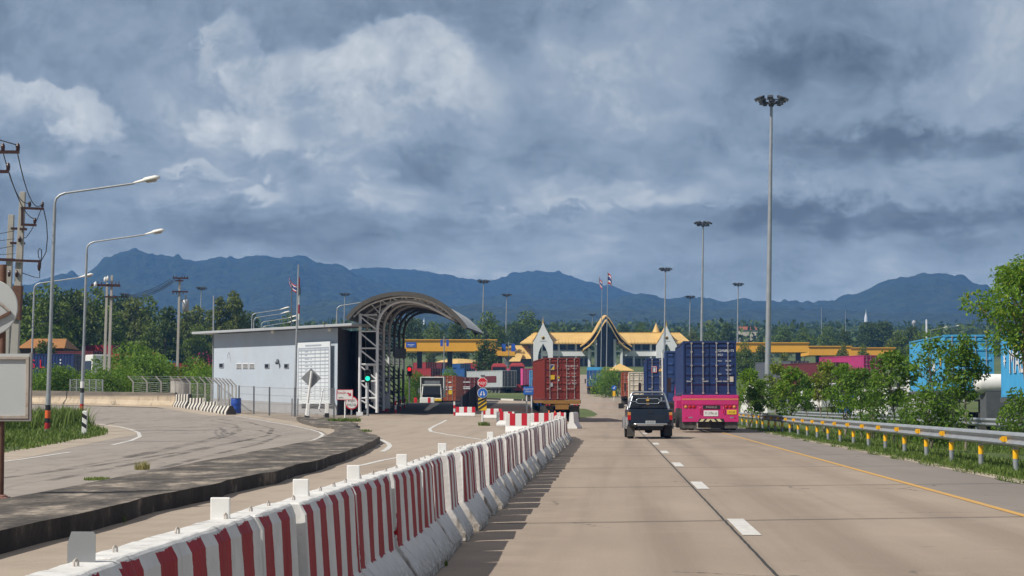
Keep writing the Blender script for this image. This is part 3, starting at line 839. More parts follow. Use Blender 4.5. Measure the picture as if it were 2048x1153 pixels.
# grassy mound inside the turning road
mound = [(-12.7, 47), (-13.5, 55), (-15.0, 68), (-16.8, 85), (-17.6, 92), (-19.5, 101), (-22.5, 111), (-27, 119), (-33, 122), (-45, 118), (-58, 100), (-58, 45), (-30, 34), (-16, 38)]
b = MB(); n = len(mound)
mcx, mcy = -31, 80
ringv = []
for s_, h in ((1.0, -.03), (.97, .03), (.90, .09), (.7, .16), (.4, .2), (.0, .2)):
    ringv.append([((x - mcx) * s_ + mcx, (y - mcy) * s_ + mcy, zt((x - mcx) * s_ + mcx, (y - mcy) * s_ + mcy) + h) for x, y in mound])
vs = [v for r_ in ringv for v in r_]; fs = []
for i in range(len(ringv) - 1):
    for j in range(n): fs.append((i * n + j, i * n + (j + 1) % n, (i + 1) * n + (j + 1) % n, (i + 1) * n + j))
b.add(vs, fs, 0, True)
structure(b.build('grass_mound', M['ground']))

# grass centre island beyond the barriers with its black and white kerb
cen = [tuple(G(px, py)[:2]) for px, py in ((962, 799), (985, 800), (1015, 801.5), (1045, 802.6), (1062, 802), (1064, 792), (1045, 787), (1000, 785), (966, 786), (957, 793))]
structure(island('grass_island', cen[::-1], .22, M['ground'], M['bwk']))
cen2 = [(15.2, 255), (18.6, 262), (22.5, 300), (30, 345), (60, 350), (60, 258), (28, 250)]
structure(island('grass_island', cen2, .2, M['ground'], M['bwk']))

# hills: one mesh per range, ridge line followed at its own distance
def noise2(x, y, seed, oct_=5, ridged=False):
    rs = np.random.RandomState(seed); g = rs.rand(256, 256) * 2 - 1; o = np.zeros_like(x); a = 1.0; f = 1.0
    for k_ in range(oct_):
        u = x * f + 17.3 * k_; v = y * f + 9.1 * k_
        i = np.floor(u).astype(int); j = np.floor(v).astype(int); p = u - i; q = v - j
        p = p * p * (3 - 2 * p); q = q * q * (3 - 2 * q)
        n_ = (g[i % 256, j % 256] * (1 - p) + g[(i + 1) % 256, j % 256] * p) * (1 - q) + (g[i % 256, (j + 1) % 256] * (1 - p) + g[(i + 1) % 256, (j + 1) % 256] * p) * q
        o += a * ((1 - 2 * np.abs(n_)) if ridged else n_); a *= .5; f *= 2.03
    return o
def hill(name, ridge, Y, depth, base_py, seed, rough=1.0):
    xs = [p[0] for p in ridge]; n = int((xs[-1] - xs[0]) / 2.2)
    px = np.linspace(xs[0], xs[-1], n)
    py = np.interp(px, xs, [p[1] for p in ridge])
    kx = np.hanning(9); kx /= kx.sum()
    py = np.convolve(np.pad(py, 4, mode='edge'), kx, 'valid')
    X = np.array([PX(v, Y) for v in px])
    top = np.array([PZ(v, Y) for v in py]) + noise2(X / 60, X * 0 + 3.3, seed, 3) * Y / F * 1.1 * rough
    zb = zt(0, Y - depth) - 15
    rows = []; tt = np.linspace(0, 1, 44) ** 1.15
    for t_ in tt:
        yy = np.full(n, Y - depth * t_)
        h = (1 - t_)
        rg = noise2(X / 330, yy / 420, seed + 7, 5, True); cr = noise2(X / 22, yy / 22, seed + 9, 2)
        env = math.sin(min(1, t_ * 1.35) * math.pi) ** .8 if t_ < .74 else math.sin(.999 * math.pi) ** .8
        zz = zb + (top - zb) * h + (top - zb) * .085 * rg * env + np.maximum(cr, -.2) * (5.0 + 3.0 * (t_ == 0)) * rough
        rows.append(np.stack([X * (yy / Y), yy, zz], 1))
    for t_, h in ((.25, .8), (.7, .3), (1.0, 0)):    # back slope
        rows.insert(0, np.stack([X, np.full(n, Y + depth * .6 * t_), zb + (top - zb) * h], 1))
    V_ = np.concatenate(rows); m_ = len(rows)
    I = np.arange(m_ - 1)[:, None] * n + np.arange(n - 1)[None, :]
    Q = np.stack([I, I + n, I + n + 1, I + 1], -1).reshape(-1, 4)
    return structure(np_mesh(name, V_, Q, M['hill'], None, True))
hill('hills', [(560, 560), (640, 548), (715, 537), (755, 534), (800, 540), (850, 545), (905, 553), (950, 561), (985, 560), (1020, 552), (1070, 541), (1100, 545), (1130, 549), (1155, 556), (1180, 565), (1230, 578), (1262, 589), (1300, 602), (1380, 620)], 5200, 1500, 0, 2, .8)
hill('hills', [(-300, 590), (-120, 575), (0, 566), (60, 572), (90, 558), (130, 546), (165, 552), (180, 540), (205, 520), (235, 506), (262, 501), (290, 508), (325, 515), (365, 519), (400, 523), (432, 516), (455, 518), (480, 523), (505, 513), (530, 511), (560, 515), (590, 513), (620, 521), (650, 527), (690, 536), (715, 552), (750, 566), (800, 580), (860, 602), (930, 625)], 4300, 1300, 0, 1, 1.0)
hill('hills', [(900, 628), (960, 600), (1010, 590), (1080, 600), (1150, 598), (1215, 604), (1255, 590), (1290, 587), (1325, 595), (1352, 597), (1378, 591), (1410, 598), (1450, 602), (1480, 596), (1510, 602), (1535, 604), (1560, 607), (1590, 604), (1625, 606), (1660, 602), (1695, 594), (1730, 580), (1765, 566), (1800, 557), (1840, 551), (1875, 548), (1905, 551), (1940, 562), (1980, 580), (2040, 606), (2200, 630), (2400, 640)], 3900, 1100, 0, 3, .8)
hill('hills', [(-200, 640), (200, 632), (420, 626), (560, 618), (640, 606), (700, 600), (780, 604), (860, 616), (940, 612), (1040, 618), (1180, 622), (1300, 620), (1440, 624), (1560, 622), (1700, 628), (1900, 630), (2200, 634)], 2900, 700, 0, 5, .7)

# ------------------------------------------------------------------ striped concrete barriers in the foreground row
def ordinal(i):
    names = ['first', 'second', 'third', 'fourth', 'fifth', 'sixth', 'seventh', 'eighth', 'ninth', 'tenth', 'eleventh', 'twelfth', 'thirteenth', 'fourteenth', 'fifteenth', 'sixteenth', 'seventeenth', 'eighteenth', 'nineteenth', 'twentieth']
    if i <= 20: return names[i - 1]
    tens = {2: 'twenty', 3: 'thirty', 4: 'forty', 5: 'fifty', 6: 'sixty'}
    if i % 10 == 0: return tens[i // 10][:-1] + 'ieth'
    return tens[i // 10] + '-' + names[i % 10 - 1]
# right-hand face profile (x, z); mirrored for the left
BPROF = [(.30, 0), (.30, .07), (.135, .325), (.105, .805), (.078, .862), (.06, .868)]
def barrier_mesh(L, seed):
    rnd = random.Random(seed)
    prof = [(x, z) for x, z in BPROF] + [(-x, z) for x, z in reversed(BPROF)]
    n = len(prof); ny = max(6, int(L / .12)); b = MB(); vs = []; fs = []
    for j in range(ny + 1):
        y = L * j / ny
        for (x, z) in prof:
            e = (.006 if 0 < j < ny else .012) * (.45 if z > .8 else 1)
            vs.append((x + rnd.uniform(-e, e), y + (rnd.uniform(-.012, .012) if j in (0, ny) else 0), max(0, z + rnd.uniform(-e, e) * (z > 0))))
    for j in range(ny):
        for i in range(n):
            k = (i + 1) % n
            fs.append((j * n + i, j * n + k, (j + 1) * n + k, (j + 1) * n + i))
    fs.append(tuple(range(n - 1, -1, -1))); fs.append(tuple(ny * n + i for i in range(n)))
    b.add(vs, fs, 0)
    return b
def make_barrier(L, seed):
    root = empty('concrete_barrier', (0, 0, 0))
    barrier_mesh(L, seed).build('barrier_body', M['barrier'], root, bevel=.008, seg=1)
    for yy in ((.28, L - .28) if L < 1.9 else (.3, L * .5, L - .3)):
        hb = MB(); hb.tube([(-.006, yy, .85), (-.006, yy, .886), (-.001, yy + .003, .894), (.005, yy + .006, .884), (.007, yy + .007, .85)], .0045, 6)
        hb.build('lifting_loop', M['loop'], root)
    return root
def board(parent, y, steel=False):
    bb = MB()
    w_ = .046
    if steel:
        bb.prism([(-w_ * 1.0, 0), (w_ * 1.05, 0), (w_ * 1.05, .10), (w_ * .9, .11), (-w_ * .72, .11), (-w_, .07)], (-.03, y, .86), (1, 0, 0), (0, 0, 1), .003)
        return bb.build('reflector_board', M['sign_back'], parent)
    bb.box(-.03 - w_, -.03 + w_, y, y + .012, .86, .965)
    return bb.build('reflector_board', M['white_paint'], parent, bevel=.006)
starts = [(3.6, 1.72, 0), (5.36, 1.76, .1), (7.18, 2.76, -.1), (10.0, 1.12, .2), (11.18, 1.14, .4), (12.38, 1.22, .2), (13.66, 2.15, .1), (15.86, 2.2, .1), (18.16, 1.31, .9)]
y = 19.62
i = 0
while y < 84:
    starts.append((y, 1.31, .75 + .7 * math.sin(i * 2.3))); y += 1.6 + .07 * math.sin(i * 1.7); i += 1
protos = {}
brnd = random.Random(5)
bpos = (9.66, 7.03, 11.96, 14.6, 17.7, 22.4, 25.8, 31.0)
placed = []
for i, (y, L, yaw) in enumerate(starts):
    key = (round(L, 2), i % 3 if L == 1.31 else 0)
    lab = f'{ordinal(i + 1)} red and white striped concrete barrier from the near end of the long roadside row'
    xo = -1.75 + RD * y + .02 * math.sin(i * 1.9)
    if y > 75: xo -= (y - 75) * .05
    if key not in protos:
        protos[key] = make_barrier(L, 100 + i); r = protos[key]
    else:
        r = copy_tree(protos[key])
    r.location = (xo, y, zt(xo, y)); r.rotation_euler = (0, 0, -math.atan(RD) + R(yaw) + brnd.uniform(-.006, .006))
    tag(r, lab, 'barrier', 'striped barriers along the roadside')
    placed.append((r, y, L))
for by in bpos:
    for r, y, L in placed:
        if y <= by < y + L:
            o_ = board(r, by - y, by == 7.03)
            if by == 7.03: o_['label'] = 'bare steel reflector plate seen from the back'

# the last barrier, white and turned, closing the row
r = make_barrier(1.5, 77); p = G(1143, 858)
for c in KIDS[r.name]:
    if c.name.startswith('barrier_body'): c.data.materials[0] = M['white_paint']
r.location = p; r.rotation_euler = (0, 0, R(-12)); tag(r, 'plain white concrete barrier standing apart past the far end of the striped row', 'barrier')

# white barrier blocks with red patches, set across the lane
def cross_barrier(px, py, wpx, hpx, lab, red=3, rz=0.0):
    p = G(px, py); s = p.y / F
    W_, H_ = wpx * s, hpx * s
    root = empty('road_block', p, rz, lab, 'barrier', 'white road blocks with red patches')
    b = MB()
    b.prism([(-.28 * H_ / .85, 0), (.28 * H_ / .85, 0), (.28 * H_ / .85, .12 * H_), (.12, .38 * H_), (.09, H_), (-.09, H_), (-.12, .38 * H_), (-.28 * H_ / .85, .12 * H_)], (-W_ / 2, 0, 0), (0, 1, 0), (0, 0, 1), W_)
    b.build('block_body', M['white_paint'], root, bevel=.025)
    for i in range(red):
        x = -W_ / 2 + W_ * (i + .5) / red if red > 1 else 0
        if red == 3: x = (-.41, 0, .41)[i] * W_
        if red == 2: x = (-.22, .25)[i] * W_
        pw = W_ * (.17 if red == 3 else .22) / 2
        q = MB()
        f = lambda z, e: -(.12 + (.09 - .12) * (z - .38 * H_) / (.62 * H_)) - e
        z0, z1 = .42 * H_, H_ + .004
        q.add([(x - pw, f(z0, .004), z0), (x + pw, f(z0, .004), z0), (x + pw, f(z1, .004), z1), (x - pw, f(z1, .004), z1), (x - pw, .09, z1), (x + pw, .09, z1)], [(0, 1, 2, 3), (3, 2, 5, 4)])
        q.build('red_patch', M['red_sign'], root)
    return root
cross_barrier(931, 834, 39, 19, 'white road block with three red patches left of the stop sign post')
cross_barrier(984, 838, 40, 20, 'small white road block with red patches just right of the stop sign post', 3)
cross_barrier(1011, 853, 36, 29, 'white road block with red patches, just left of the largest block', 2)
cross_barrier(1036, 869, 50, 41, 'largest white road block with two tall red patches behind the striped row', 2)
cross_barrier(1082, 857, 42, 30, 'white road block with red patches below the brown container truck, left half of the pair', 2)
cross_barrier(1117, 850, 30, 24, 'white road block with a red patch nearest the far end of the striped row', 2)

# traffic cones by the brown truck
def cone(px, py, lab):
    p = G(px, py); h = .75
    root = empty('traffic_cone', p, 0, lab, 'cone', 'orange cones behind the brown truck')
    b = MB(); b.lathe([(.14, .03), (.135, .05), (.085, .35)], 14); b.lathe([(.068, .46), (.03, h), (0.001, h)], 14); b.build('cone_body', M['cone'], root)
    b = MB(); b.lathe([(.086, .35), (.068, .46)], 14); b.build('reflective_band', M['white_paint'], root)
    b = MB(); b.box(-.19, .19, -.19, .19, 0, .035); b.build('cone_base', M['black'], root, bevel=.01)
cone(1098, 846, 'orange traffic cone, left of the three behind the brown truck')
cone(1110, 846, 'orange traffic cone, middle of the three behind the brown truck')
cone(1120, 847, 'orange traffic cone, right of the three behind the brown truck')

# ------------------------------------------------------------------ guard rail on the right
def guard_rail(name, pts, lab, post_label=None, reflect=True, skip=(), post_every=4.0, amber_posts=True, h=.80, group=None):
    """pts: base points along the rail"""
    root = empty(name, pts[0], 0, lab, 'guard rail', group)
    o0 = Vector(pts[0])
    # two-wave beam section (x towards the road is -)
    sec = [(0, -.155), (-.055, -.12), (-.075, -.085), (-.055, -.05), (-.012, -.02), (-.012, .02), (-.055, .05), (-.075, .085), (-.055, .12), (0, .155), (.006, .155), (-.045, .118), (-.066, .085), (-.047, .055), (-.004, .022), (-.004, -.022), (-.047, -.055), (-.066, -.085), (-.045, -.118), (.006, -.155)]
    n = len(sec); b = MB(); vs = []; fs = []
    for i, p in enumerate(pts):
        d = (Vector(pts[min(i + 1, len(pts) - 1)]) - Vector(pts[max(i - 1, 0)])); d.z = 0; d.normalize()
        nx = Vector((d.y, -d.x, 0))
        for (x, z) in sec: vs.append(Vector(p) - o0 + nx * x + Vector((0, 0, h - .155 + z)))
    for i in range(len(pts) - 1):
        for j in range(n): fs.append((i * n + j, i * n + (j + 1) % n, (i + 1) * n + (j + 1) % n, (i + 1) * n + j))
    b.add(vs, fs, 0, False); b.build('rail_beam', M['galv'], root)
    for i, p in enumerate(pts):
        q = Vector(p) - o0
        pm = MB(); pm.tube([q + Vector((.075, 0, -.1)), q + Vector((.075, 0, h - .02))], .057, 10); pm.box(q.x - .0, q.x + .05, q.y - .06, q.y + .06, q.z + h - .3, q.z + h - .02)
        po = pm.build('rail_post', M['galv'], root)
        if amber_posts:
            rm = MB(); rm.tube([q + Vector((.075, 0, .24)), q + Vector((.075, 0, .44))], .0595, 10, cap=False); rm.build('reflective_band', M['amber'], po)
        if reflect and i not in skip:
            rf = MB(); z = q.z + h - .155
            rf.prism([(-.055, -.055), (.055, -.055), (.085, 0), (.055, .06), (-.055, .06)], (q.x - .083, q.y + .3, z), (-1, 0, 0), (0, 0, 1), .012)
            rf.add([(q.x - .085, q.y + .29, z - .05), (q.x - .085, q.y + .29, z + .05), (q.x - .08, q.y + .75, z + .02), (q.x - .08, q.y + .75, z - .03)], [(0, 1, 2, 3)])
            rf.build('amber_reflector', M['amber'], root)
    return root
pts = []
y = 40.0
while y < 134:
    x = 8.62 + .0415 * y; pts.append((x, y, zt(x, y) - .02)); y += 4.0
guard_rail('guard_rail', pts, 'galvanised guard rail with amber reflectors and yellow banded posts along the right verge', skip=(2,))
pts = []
y = 58.0
while y < 150:
    x = 15.2 + .03 * y + .6 * math.sin(y * .03); pts.append((x, y, zt(x, y) - .15)); y += 4.0
guard_rail('guard_rail', pts, 'plain grey guard rail of the lorry park behind the young trees', reflect=False, amber_posts=False, h=.95)

# ------------------------------------------------------------------ lamps, masts, poles
LEAN = R(1.25)
def street_lamp_proto(h, arm):
    root = empty('street_lamp', (0, 0, 0))
    b = MB(); b.tube([(0, 0, -.1), (0, 0, 1.6)], .115, 12); b.tube([(0, 0, 1.6), (0, 0, 4.2)], .095, 12); b.tube([(0, 0, 4.2), (0, 0, h - 1.25)], .075, 12)
    b.tube([(0, 0, h - 1.25), (0, 0, h - 1.05), (.05, 0, h - .85), (.2, 0, h - .70), (.45, 0, h - .6)], .055, 10)
    b.build('lamp_post', M['galv'], root)
    b = MB(); b.tube([(.4, 0, h - .615), (arm - .75, 0, h - .12)], .045, 8); b.build('lamp_arm', M['galv'], root)
    hd = MB(); a = Vector((arm - .8, 0, h - .12)); d = Vector((1, 0, .235)).normalized(); up = Vector((-d.z, 0, d.x))
    secs = [(0, .055, .05), (.18, .085, .075), (.42, .12, .10), (.52, .19, .15), (.98, .21, .15), (1.15, .13, .09)]
    vs = []; fs = []; nn = 10
    for (t, wd, hg) in secs:
        for j in range(nn):
            an = 2 * math.pi * j / nn
            vs.append(a + d * t + Vector((0, 1, 0)) * wd * math.cos(an) + up * (hg * math.sin(an) if math.sin(an) > 0 else hg * .3 * math.sin(an)))
    for i in range(len(secs) - 1):
        for j in range(nn): fs.append((i * nn + j, i * nn + (j + 1) % nn, (i + 1) * nn + (j + 1) % nn, (i + 1) * nn + j))
    fs.append(tuple(range(nn - 1, -1, -1))); fs.append(tuple((len(secs) - 1) * nn + j for j in range(nn)))
    hd.add(vs, fs, 0, True); ho = hd.build('lamp_head', M['lamp_white'], root)
    ln = MB(); vs = []; fs = []
    for (t, wd, hg) in [(.5, .04, .01), (.6, .16, .07), (.95, .17, .09), (1.05, .06, .02)]:
        for j in range(7):
            an = math.pi + math.pi * j / 6
            vs.append(a + d * t + Vector((0, 1, 0)) * wd * math.cos(an) - up * (.02 + hg * abs(math.sin(an)) * 1.3))
    for i in range(3):
        for j in range(6): fs.append((i * 7 + j, i * 7 + j + 1, (i + 1) * 7 + j + 1, (i + 1) * 7 + j))
    ln.add(vs, fs, 0, True); ln.build('lamp_lens', M['lens'], ho)
    return root
SL = street_lamp_proto(10.9, 4.15)
tag(SL, 'nearest tall street lamp, with red and black bands at its foot in the grass', 'street lamp', 'street lamps along the turning road')
SL.location = (PX(95, 90), 90, zt(PX(95, 90), 90) + .1); SL.rotation_euler = (0, LEAN, 0)
for z0, z1, c in ((.15, .42, 'red_paint'), (.42, .62, 'black'), (.62, .95, 'cone'), (.95, 1.18, 'black')):
    b = MB(); b.tube([(0, 0, z0), (0, 0, z1)], .118, 12); b.build('painted_band', M[c], SL)
plain = street_lamp_proto(10.9, 4.15)
lampspots = [
 (163, 122, 0, 1, 'grey street lamp beside the black and white delineator post at the grass tip'),
 (62, 158, 0, 1, 'grey street lamp half hidden behind the nearest lamp post, above the navy container'),
]
def place_lamp(src, px, Y, lab, rz=0.0, s=1.0, z=None, group='street lamps along the turning road', lean=LEAN):
    x = PX(px, Y)
    return copy_tree(src, loc=(x, Y, zt(x, Y) if z is None else z), rz=rz, scale=s, label=lab, group=group, lean=lean)
plain.location = (PX(163, 122), 122, zt(PX(163, 122), 122) + .05); plain.rotation_euler = (0, LEAN, 0)
tag(plain, lampspots[0][4], 'street lamp', 'street lamps along the turning road')
for z0, z1, c in ((.15, .55, 'black'), (.55, .85, 'red_paint'), (1.5, 1.75, 'black'), (1.78, 2.15, 'white_paint')):
    b = MB(); b.tube([(0, 0, z0), (0, 0, z1)], .118 if z0 < 1.55 else .125, 12); b.build('painted_band', M[c], plain)
far = street_lamp_proto(10.9, 4.15)
x = PX(60, 160); far.location = (x, 160, PZ(548, 160) - 10.9 - .1); far.rotation_euler = (0, LEAN, 0)
tag(far, lampspots[1][4], 'street lamp', 'street lamps along the turning road')
for (pxp, pyt, Y, lab) in [(501, 617, 250, 'distant street lamp over the gatehouse roof, highest head of the four'), (505, 625.5, 262, 'distant street lamp over the gatehouse roof, second head from the top'), (520, 634, 262, 'distant street lamp over the gatehouse roof, second head from the bottom'), (522, 643, 270, 'distant street lamp over the gatehouse roof, lowest head of the four'), (671, 599, 205, 'street lamp rising behind the gatehouse roof beside the canopy arch'),
                           (352, 682, 420, 'far street lamp above the bushes near the transformer pole'), (1862, 655, 560, 'far street lamp over the trees, left of the blue containers'), (1888, 652, 600, 'far street lamp over the blue container roof'), (1790, 660, 620, 'far street lamp rising from the dark trees on the right')]:
    x = PX(pxp, Y)
    copy_tree(far, loc=(x, Y, PZ(pyt, Y) - 10.9), rz=0, lean=LEAN * .5, label=lab, group='distant street lamps')

def mast_proto():
    root = empty('high_mast_light', (0, 0, 0))
    b = MB(); b.tube([(0, 0, -.2), (0, 0, 10), (0, 0, 20), (0, 0, 29.2)], .30, 14, r1=.125); b.box(-.35, .35, -.35, .35, 0, .25); b.build('mast_pole', M['galv'], root)
    b = MB(); n = 20
    ring = [(.95 * math.cos(2 * math.pi * j / n), .95 * math.sin(2 * math.pi * j / n), 29.25) for j in range(n + 1)]
    b.tube(ring, .05, 6); ring2 = [(x * .55, y * .55, 29.0) for x, y, z in ring]; b.tube(ring2, .04, 6)
    for j in range(6):
        a = math.pi * j / 3; b.bar((.1 * math.cos(a), .1 * math.sin(a), 28.9), (.95 * math.cos(a), .95 * math.sin(a), 29.25), .06, .06)
    b.lathe([(.16, 28.7), (.26, 28.8), (.26, 29.35), (.12, 29.5), (.001, 29.55)], 12)
    b.build('lamp_ring', M['flood'], root)
    for j in range(8):
        a = 2 * math.pi * (j + .5) / 8
        fm = MB()
        Mx = Matrix.Translation((1.2 * math.cos(a), 1.2 * math.sin(a), 29.42)) @ Matrix.Rotation(a, 4, 'Z') @ Matrix.Rotation(R(28), 4, 'Y')
        fm.box(-.12, .34, -.26, .26, -.10, .13, 0, Mx); fm.box(-.3, -.12, -.14, .14, -.08, .10, 0, Mx)
        fo = fm.build('floodlight', M['flood'], root)
        gm = MB(); gm.box(-.08, .31, -.22, .22, -.118, -.10, 0, Mx); gm.build('floodlight_glass', M['lens'], fo)
        gb = MB(); gb.box(-.18, .18, -.10, .10, -.14, .14, 0, Matrix.Translation((.9 * math.cos(a), .9 * math.sin(a), 29.0)) @ Matrix.Rotation(a, 4, 'Z')); gb.build('control_gear', M['flood'], fo)
    return root
HM = mast_proto()
def mast(px_top, py_top, Y, lab, group='high mast lights'):
    global HM_used
    p = P(px_top, py_top, Y)
    lean = math.atan(math.tan(R(1.2)))
    base = (p.x - 29.5 * math.sin(lean), Y, p.z - 29.6 * math.cos(lean))
    if not HM_used:
        HM_used = True; o = HM; o.location = base; o.rotation_euler = (0, lean, R(11)); tag(o, lab, 'light mast', group)
    else:
        o = copy_tree(HM, loc=base, rz=R(Y % 40), lean=lean, label=lab, group=group)
    o['category'] = 'light mast'
HM_used = False
mast(1543.5, 194, 190, 'tallest looking high mast light, nearest of the row right of the road')
mast(1407.5, 443.5, 350, 'second nearest high mast light, standing over the blue container truck')
mast(1332, 536, 470, 'high mast light in line with the right gable of the customs hall')
mast(1477, 566.5, 545, 'high mast light between the two nearest masts and left of the tallest one')
mast(1380.5, 592, 610, 'small distant high mast light just left of the second nearest mast')
mast(968, 560.5, 510, 'high mast light right of the canopy roof edge')
mast(1013.5, 588, 600, 'high mast light in front of the blue banners left of the customs hall')
mast(403, 574.5, 560, 'distant high mast light left of the gatehouse roof')
mast(690, 586.5, 590, 'distant high mast light rising behind the canopy arch')
mast(249.5, 587, 600, 'distant high mast light between the two left power poles')
mast(1185, 628, 800, 'very distant high mast light left of the customs hall gable')
mast(1171, 640, 900, 'faintest high mast light beside the customs hall roof ridge')

# ------------------------------------------------------------------ power poles and cables
def pole_body(root, h, w0=.16, w1=.10, hh=0.0):
    b = MB(); b.tbox((-w0, w0, -w0 * .85, w0 * .85, -1), (-w1, w1, -w1 * .85, w1 * .85, h)); b.build('pole_shaft', M['concrete_pole'], root, bevel=.02)
def crossarm(root, z, x0, x1, y=-.16):
    b = MB(); b.box(x0, x1, y - .05, y + .05, z - .055, z + .055); return b.build('crossarm', M['insul'], root)
def insulator(root, x, z, y=-.16, h=.34, k=1.0):
    b = MB(); b.lathe([(.03 * k, 0), (.075 * k, .03), (.06 * k, .08), (.085 * k, .12), (.06 * k, .16), (.08 * k, .2), (.05 * k, h - .08), (.055 * k, h - .03), (.02 * k, h)], 10, (x, y, z)); return b.build('insulator', M['insul'], root)
def cable(pts, r, lab, sag=0.0, group='overhead cables'):
    a = [Vector(p) for p in pts]
    if len(a) == 2:
        n = 14; a = [a[0].lerp(a[1], t / n) - Vector((0, 0, sag * 4 * (t / n) * (1 - t / n))) for t in range(n + 1)]
    b = MB(); b.tube(a, r, 6); o = b.build('power_cable', M['wire']); tag(o, lab, 'cable', group); return o
Yp = 95
def Q(px, py, Y=Yp, dy=0.0):
    p = P(px, py, Y); p.y += dy; return p
bx_ = PX(22, Yp); bz_ = zt(bx_, Yp)
pr = empty('power_pole', (bx_, Yp, bz_), 0, 'nearest tapered concrete power pole with two short brown crossarms above the round sign', 'power pole', 'concrete power poles', lean=R(2.2))
ptop = (Q(40, 384) - Vector((bx_, Yp, bz_))).length
pole_body(pr, ptop, .21, .125)
lp = lambda py: PZ(py, Yp) - bz_     # height on the pole for a photo row
ax = lambda px, py: (Q(px, py).x - bx_) - lp(py) * math.tan(R(2.2))
for (py, pa, pb_) in ((417, 44, 90), (450, 44, 75), (459, 42, 56)):
    crossarm(pr, lp(py), ax(pa, py), ax(pb_, py), -.2)
crossarm(pr, lp(522), ax(-30, 522), ax(84, 522), -.24)
for (px, py) in ((61, 415), (86.5, 415), (71.5, 448), (41, 486)):
    insulator(pr, ax(px, py), lp(py) + .02, -.2, .27)
for px in (20.5, 35): insulator(pr, ax(px, 552), lp(555), -.2, .3)
b = MB(); b.box(-.20, .20, -.24, .20, lp(640), lp(572)); b.build('switch_box', M['rust'], pr)
b = MB(); b.bar((ax(47, 452), -.2, lp(452)), (ax(47, 418), -.2, lp(418)), .12, .06); b.build('arm_strap', M['insul'], pr)
b = MB(); b.lathe([(.02, 0), (.06, .05), (.09, .2), (.06, .36), (.02, .5)], 8, (ax(80.5, 540), -.24, lp(541))); b.build('drop_fuse', M['insul'], pr)
pb2 = empty('power_pole', (PX(6, 100), 100, zt(PX(6, 100), 100)), 0, 'shorter concrete power pole at the left edge behind the nearest one', 'power pole', 'concrete power poles', lean=R(1.6))
z2 = PZ(430, 100) - pb2.location.z
pole_body(pb2, z2, .20, .13)
for py in (458, 487): crossarm(pb2, PZ(py, 100) - pb2.location.z, .05, .75, -.2)
crossarm(pb2, PZ(520, 100) - pb2.location.z, -.8, .3, -.2)
# an arm with insulators just outside the left edge
pb3 = empty('power_pole', (PX(-16, 72), 72, zt(PX(-16, 72), 72)), 0, 'power pole just outside the left edge whose two crossarms reach into the sky corner', 'power pole', 'concrete power poles')
pole_body(pb3, PZ(270, 72) - pb3.location.z, .2, .13)
bz3 = pb3.location.z; bx3 = pb3.location.x
for (py, pe, ins) in ((306, 35, (2, 32)), (345, 15, (13,))):
    crossarm(pb3, PZ(py, 72) - bz3, 0, PX(pe, 72) - bx3, -.2)
    for px in ins: insulator(pb3, PX(px, 72) - bx3, PZ(py, 72) - bz3 + .04, -.2, .27)
cable([P(32, 291, 71.8), P(86.5, 405, Yp - .2)], .02, 'black cable sagging from the top left crossarm to the outer insulator of the nearest pole', .9)
cable([P(-30, 272, 65), P(32, 290, 71.8)], .02, 'short black cable entering at the top left corner')
cable([P(3, 292, 71.8), P(61, 404, Yp - .2)], .02, 'black cable sagging from the top left crossarm to the inner insulator of the nearest pole', .7)
cable([P(13, 328, 71.8), P(71.5, 438, Yp - .2)], .02, 'black cable crossing behind the top of the nearest power pole', .5)
cable([P(87, 418, Yp - .2), P(93, 445, Yp), P(95, 475, Yp), P(92, 505, Yp), P(82, 523, Yp - .2), P(77, 515, Yp), P(76, 503, Yp), P(79, 497, Yp), P(83, 500, Yp), P(83, 512, Yp), P(81, 535, Yp)], .022, 'looped black jumper cable hanging down the right side of the nearest power pole')
cable([P(82, 420, Yp - .2), P(74, 440, Yp), P(62, 462, Yp), P(52, 476, Yp), P(42, 477, Yp)], .018, 'thin black jumper cable curling under the lower crossarm of the nearest pole')
cable([P(80, 540, Yp - .2), P(79, 556, Yp), P(66, 554, Yp), P(40, 545, Yp), P(34, 544, Yp)], .018, 'thin black cable drooping from the fuse at the end of the long crossarm')
for k, (y0, y1) in enumerate(((476, 462), (487, 478), (505, 492), (512, 508))):
    cable([P(-40, y0, Yp + 3), P(29, y1, Yp + .2)], .014, ('topmost', 'second', 'third', 'lowest')[k] + ' of four thin cables running off the left edge from the nearest pole')

# transformer pole pair with cables between
def far_pole(px, pyt, pyb, Y, lab, lean=1.2, w0=.13, w1=.09):
    x = PX(px, Y); zb = min(zt(x, Y), PZ(pyb, Y)); 
    r = empty('power_pole', (x, Y, zb), 0, lab, 'power pole', 'concrete power poles', lean=R(lean))
    pole_body(r, PZ(pyt, Y) - zb, w0, w1); return r, zb
r1, z1 = far_pole(216, 551, 745, 175, 'slim pale power pole, right one of the pair carrying white transformer cans')
s_ = 175 / F
for (xx, py, wd) in ((-24, 571, 58),):
    b = MB(); b.box((-40) * s_, 18 * s_, -.22, -.10, PZ(574, 175) - z1, PZ(569, 175) - z1); b.build('crossarm', M['insul'], r1)
for (px, py, rr) in ((205, 557, .12), (210, 555, .11), (186, 567, .14)):
    b = MB(); b.lathe([(.02, 0), (rr, .03), (rr, .32), (.05, .38), (.02, .45)], 12, ((px - 217) * s_, -.3, PZ(py + 8, 175) - z1)); b.build('transformer_can', M['white_paint'], r1)
for px in (190, 197, 226, 232): insulator(r1, (px - 217) * s_, PZ(569, 175) - z1, -.16, .28, .55)
b = MB(); b.box(-.5, .5, -.2, -.1, PZ(596, 175) - z1, PZ(593, 175) - z1); b.build('crossarm', M['insul'], r1)
r2, z2_ = far_pole(207, 566, 742, 176, 'slim grey power pole, left one of the pair below the white transformer cans')
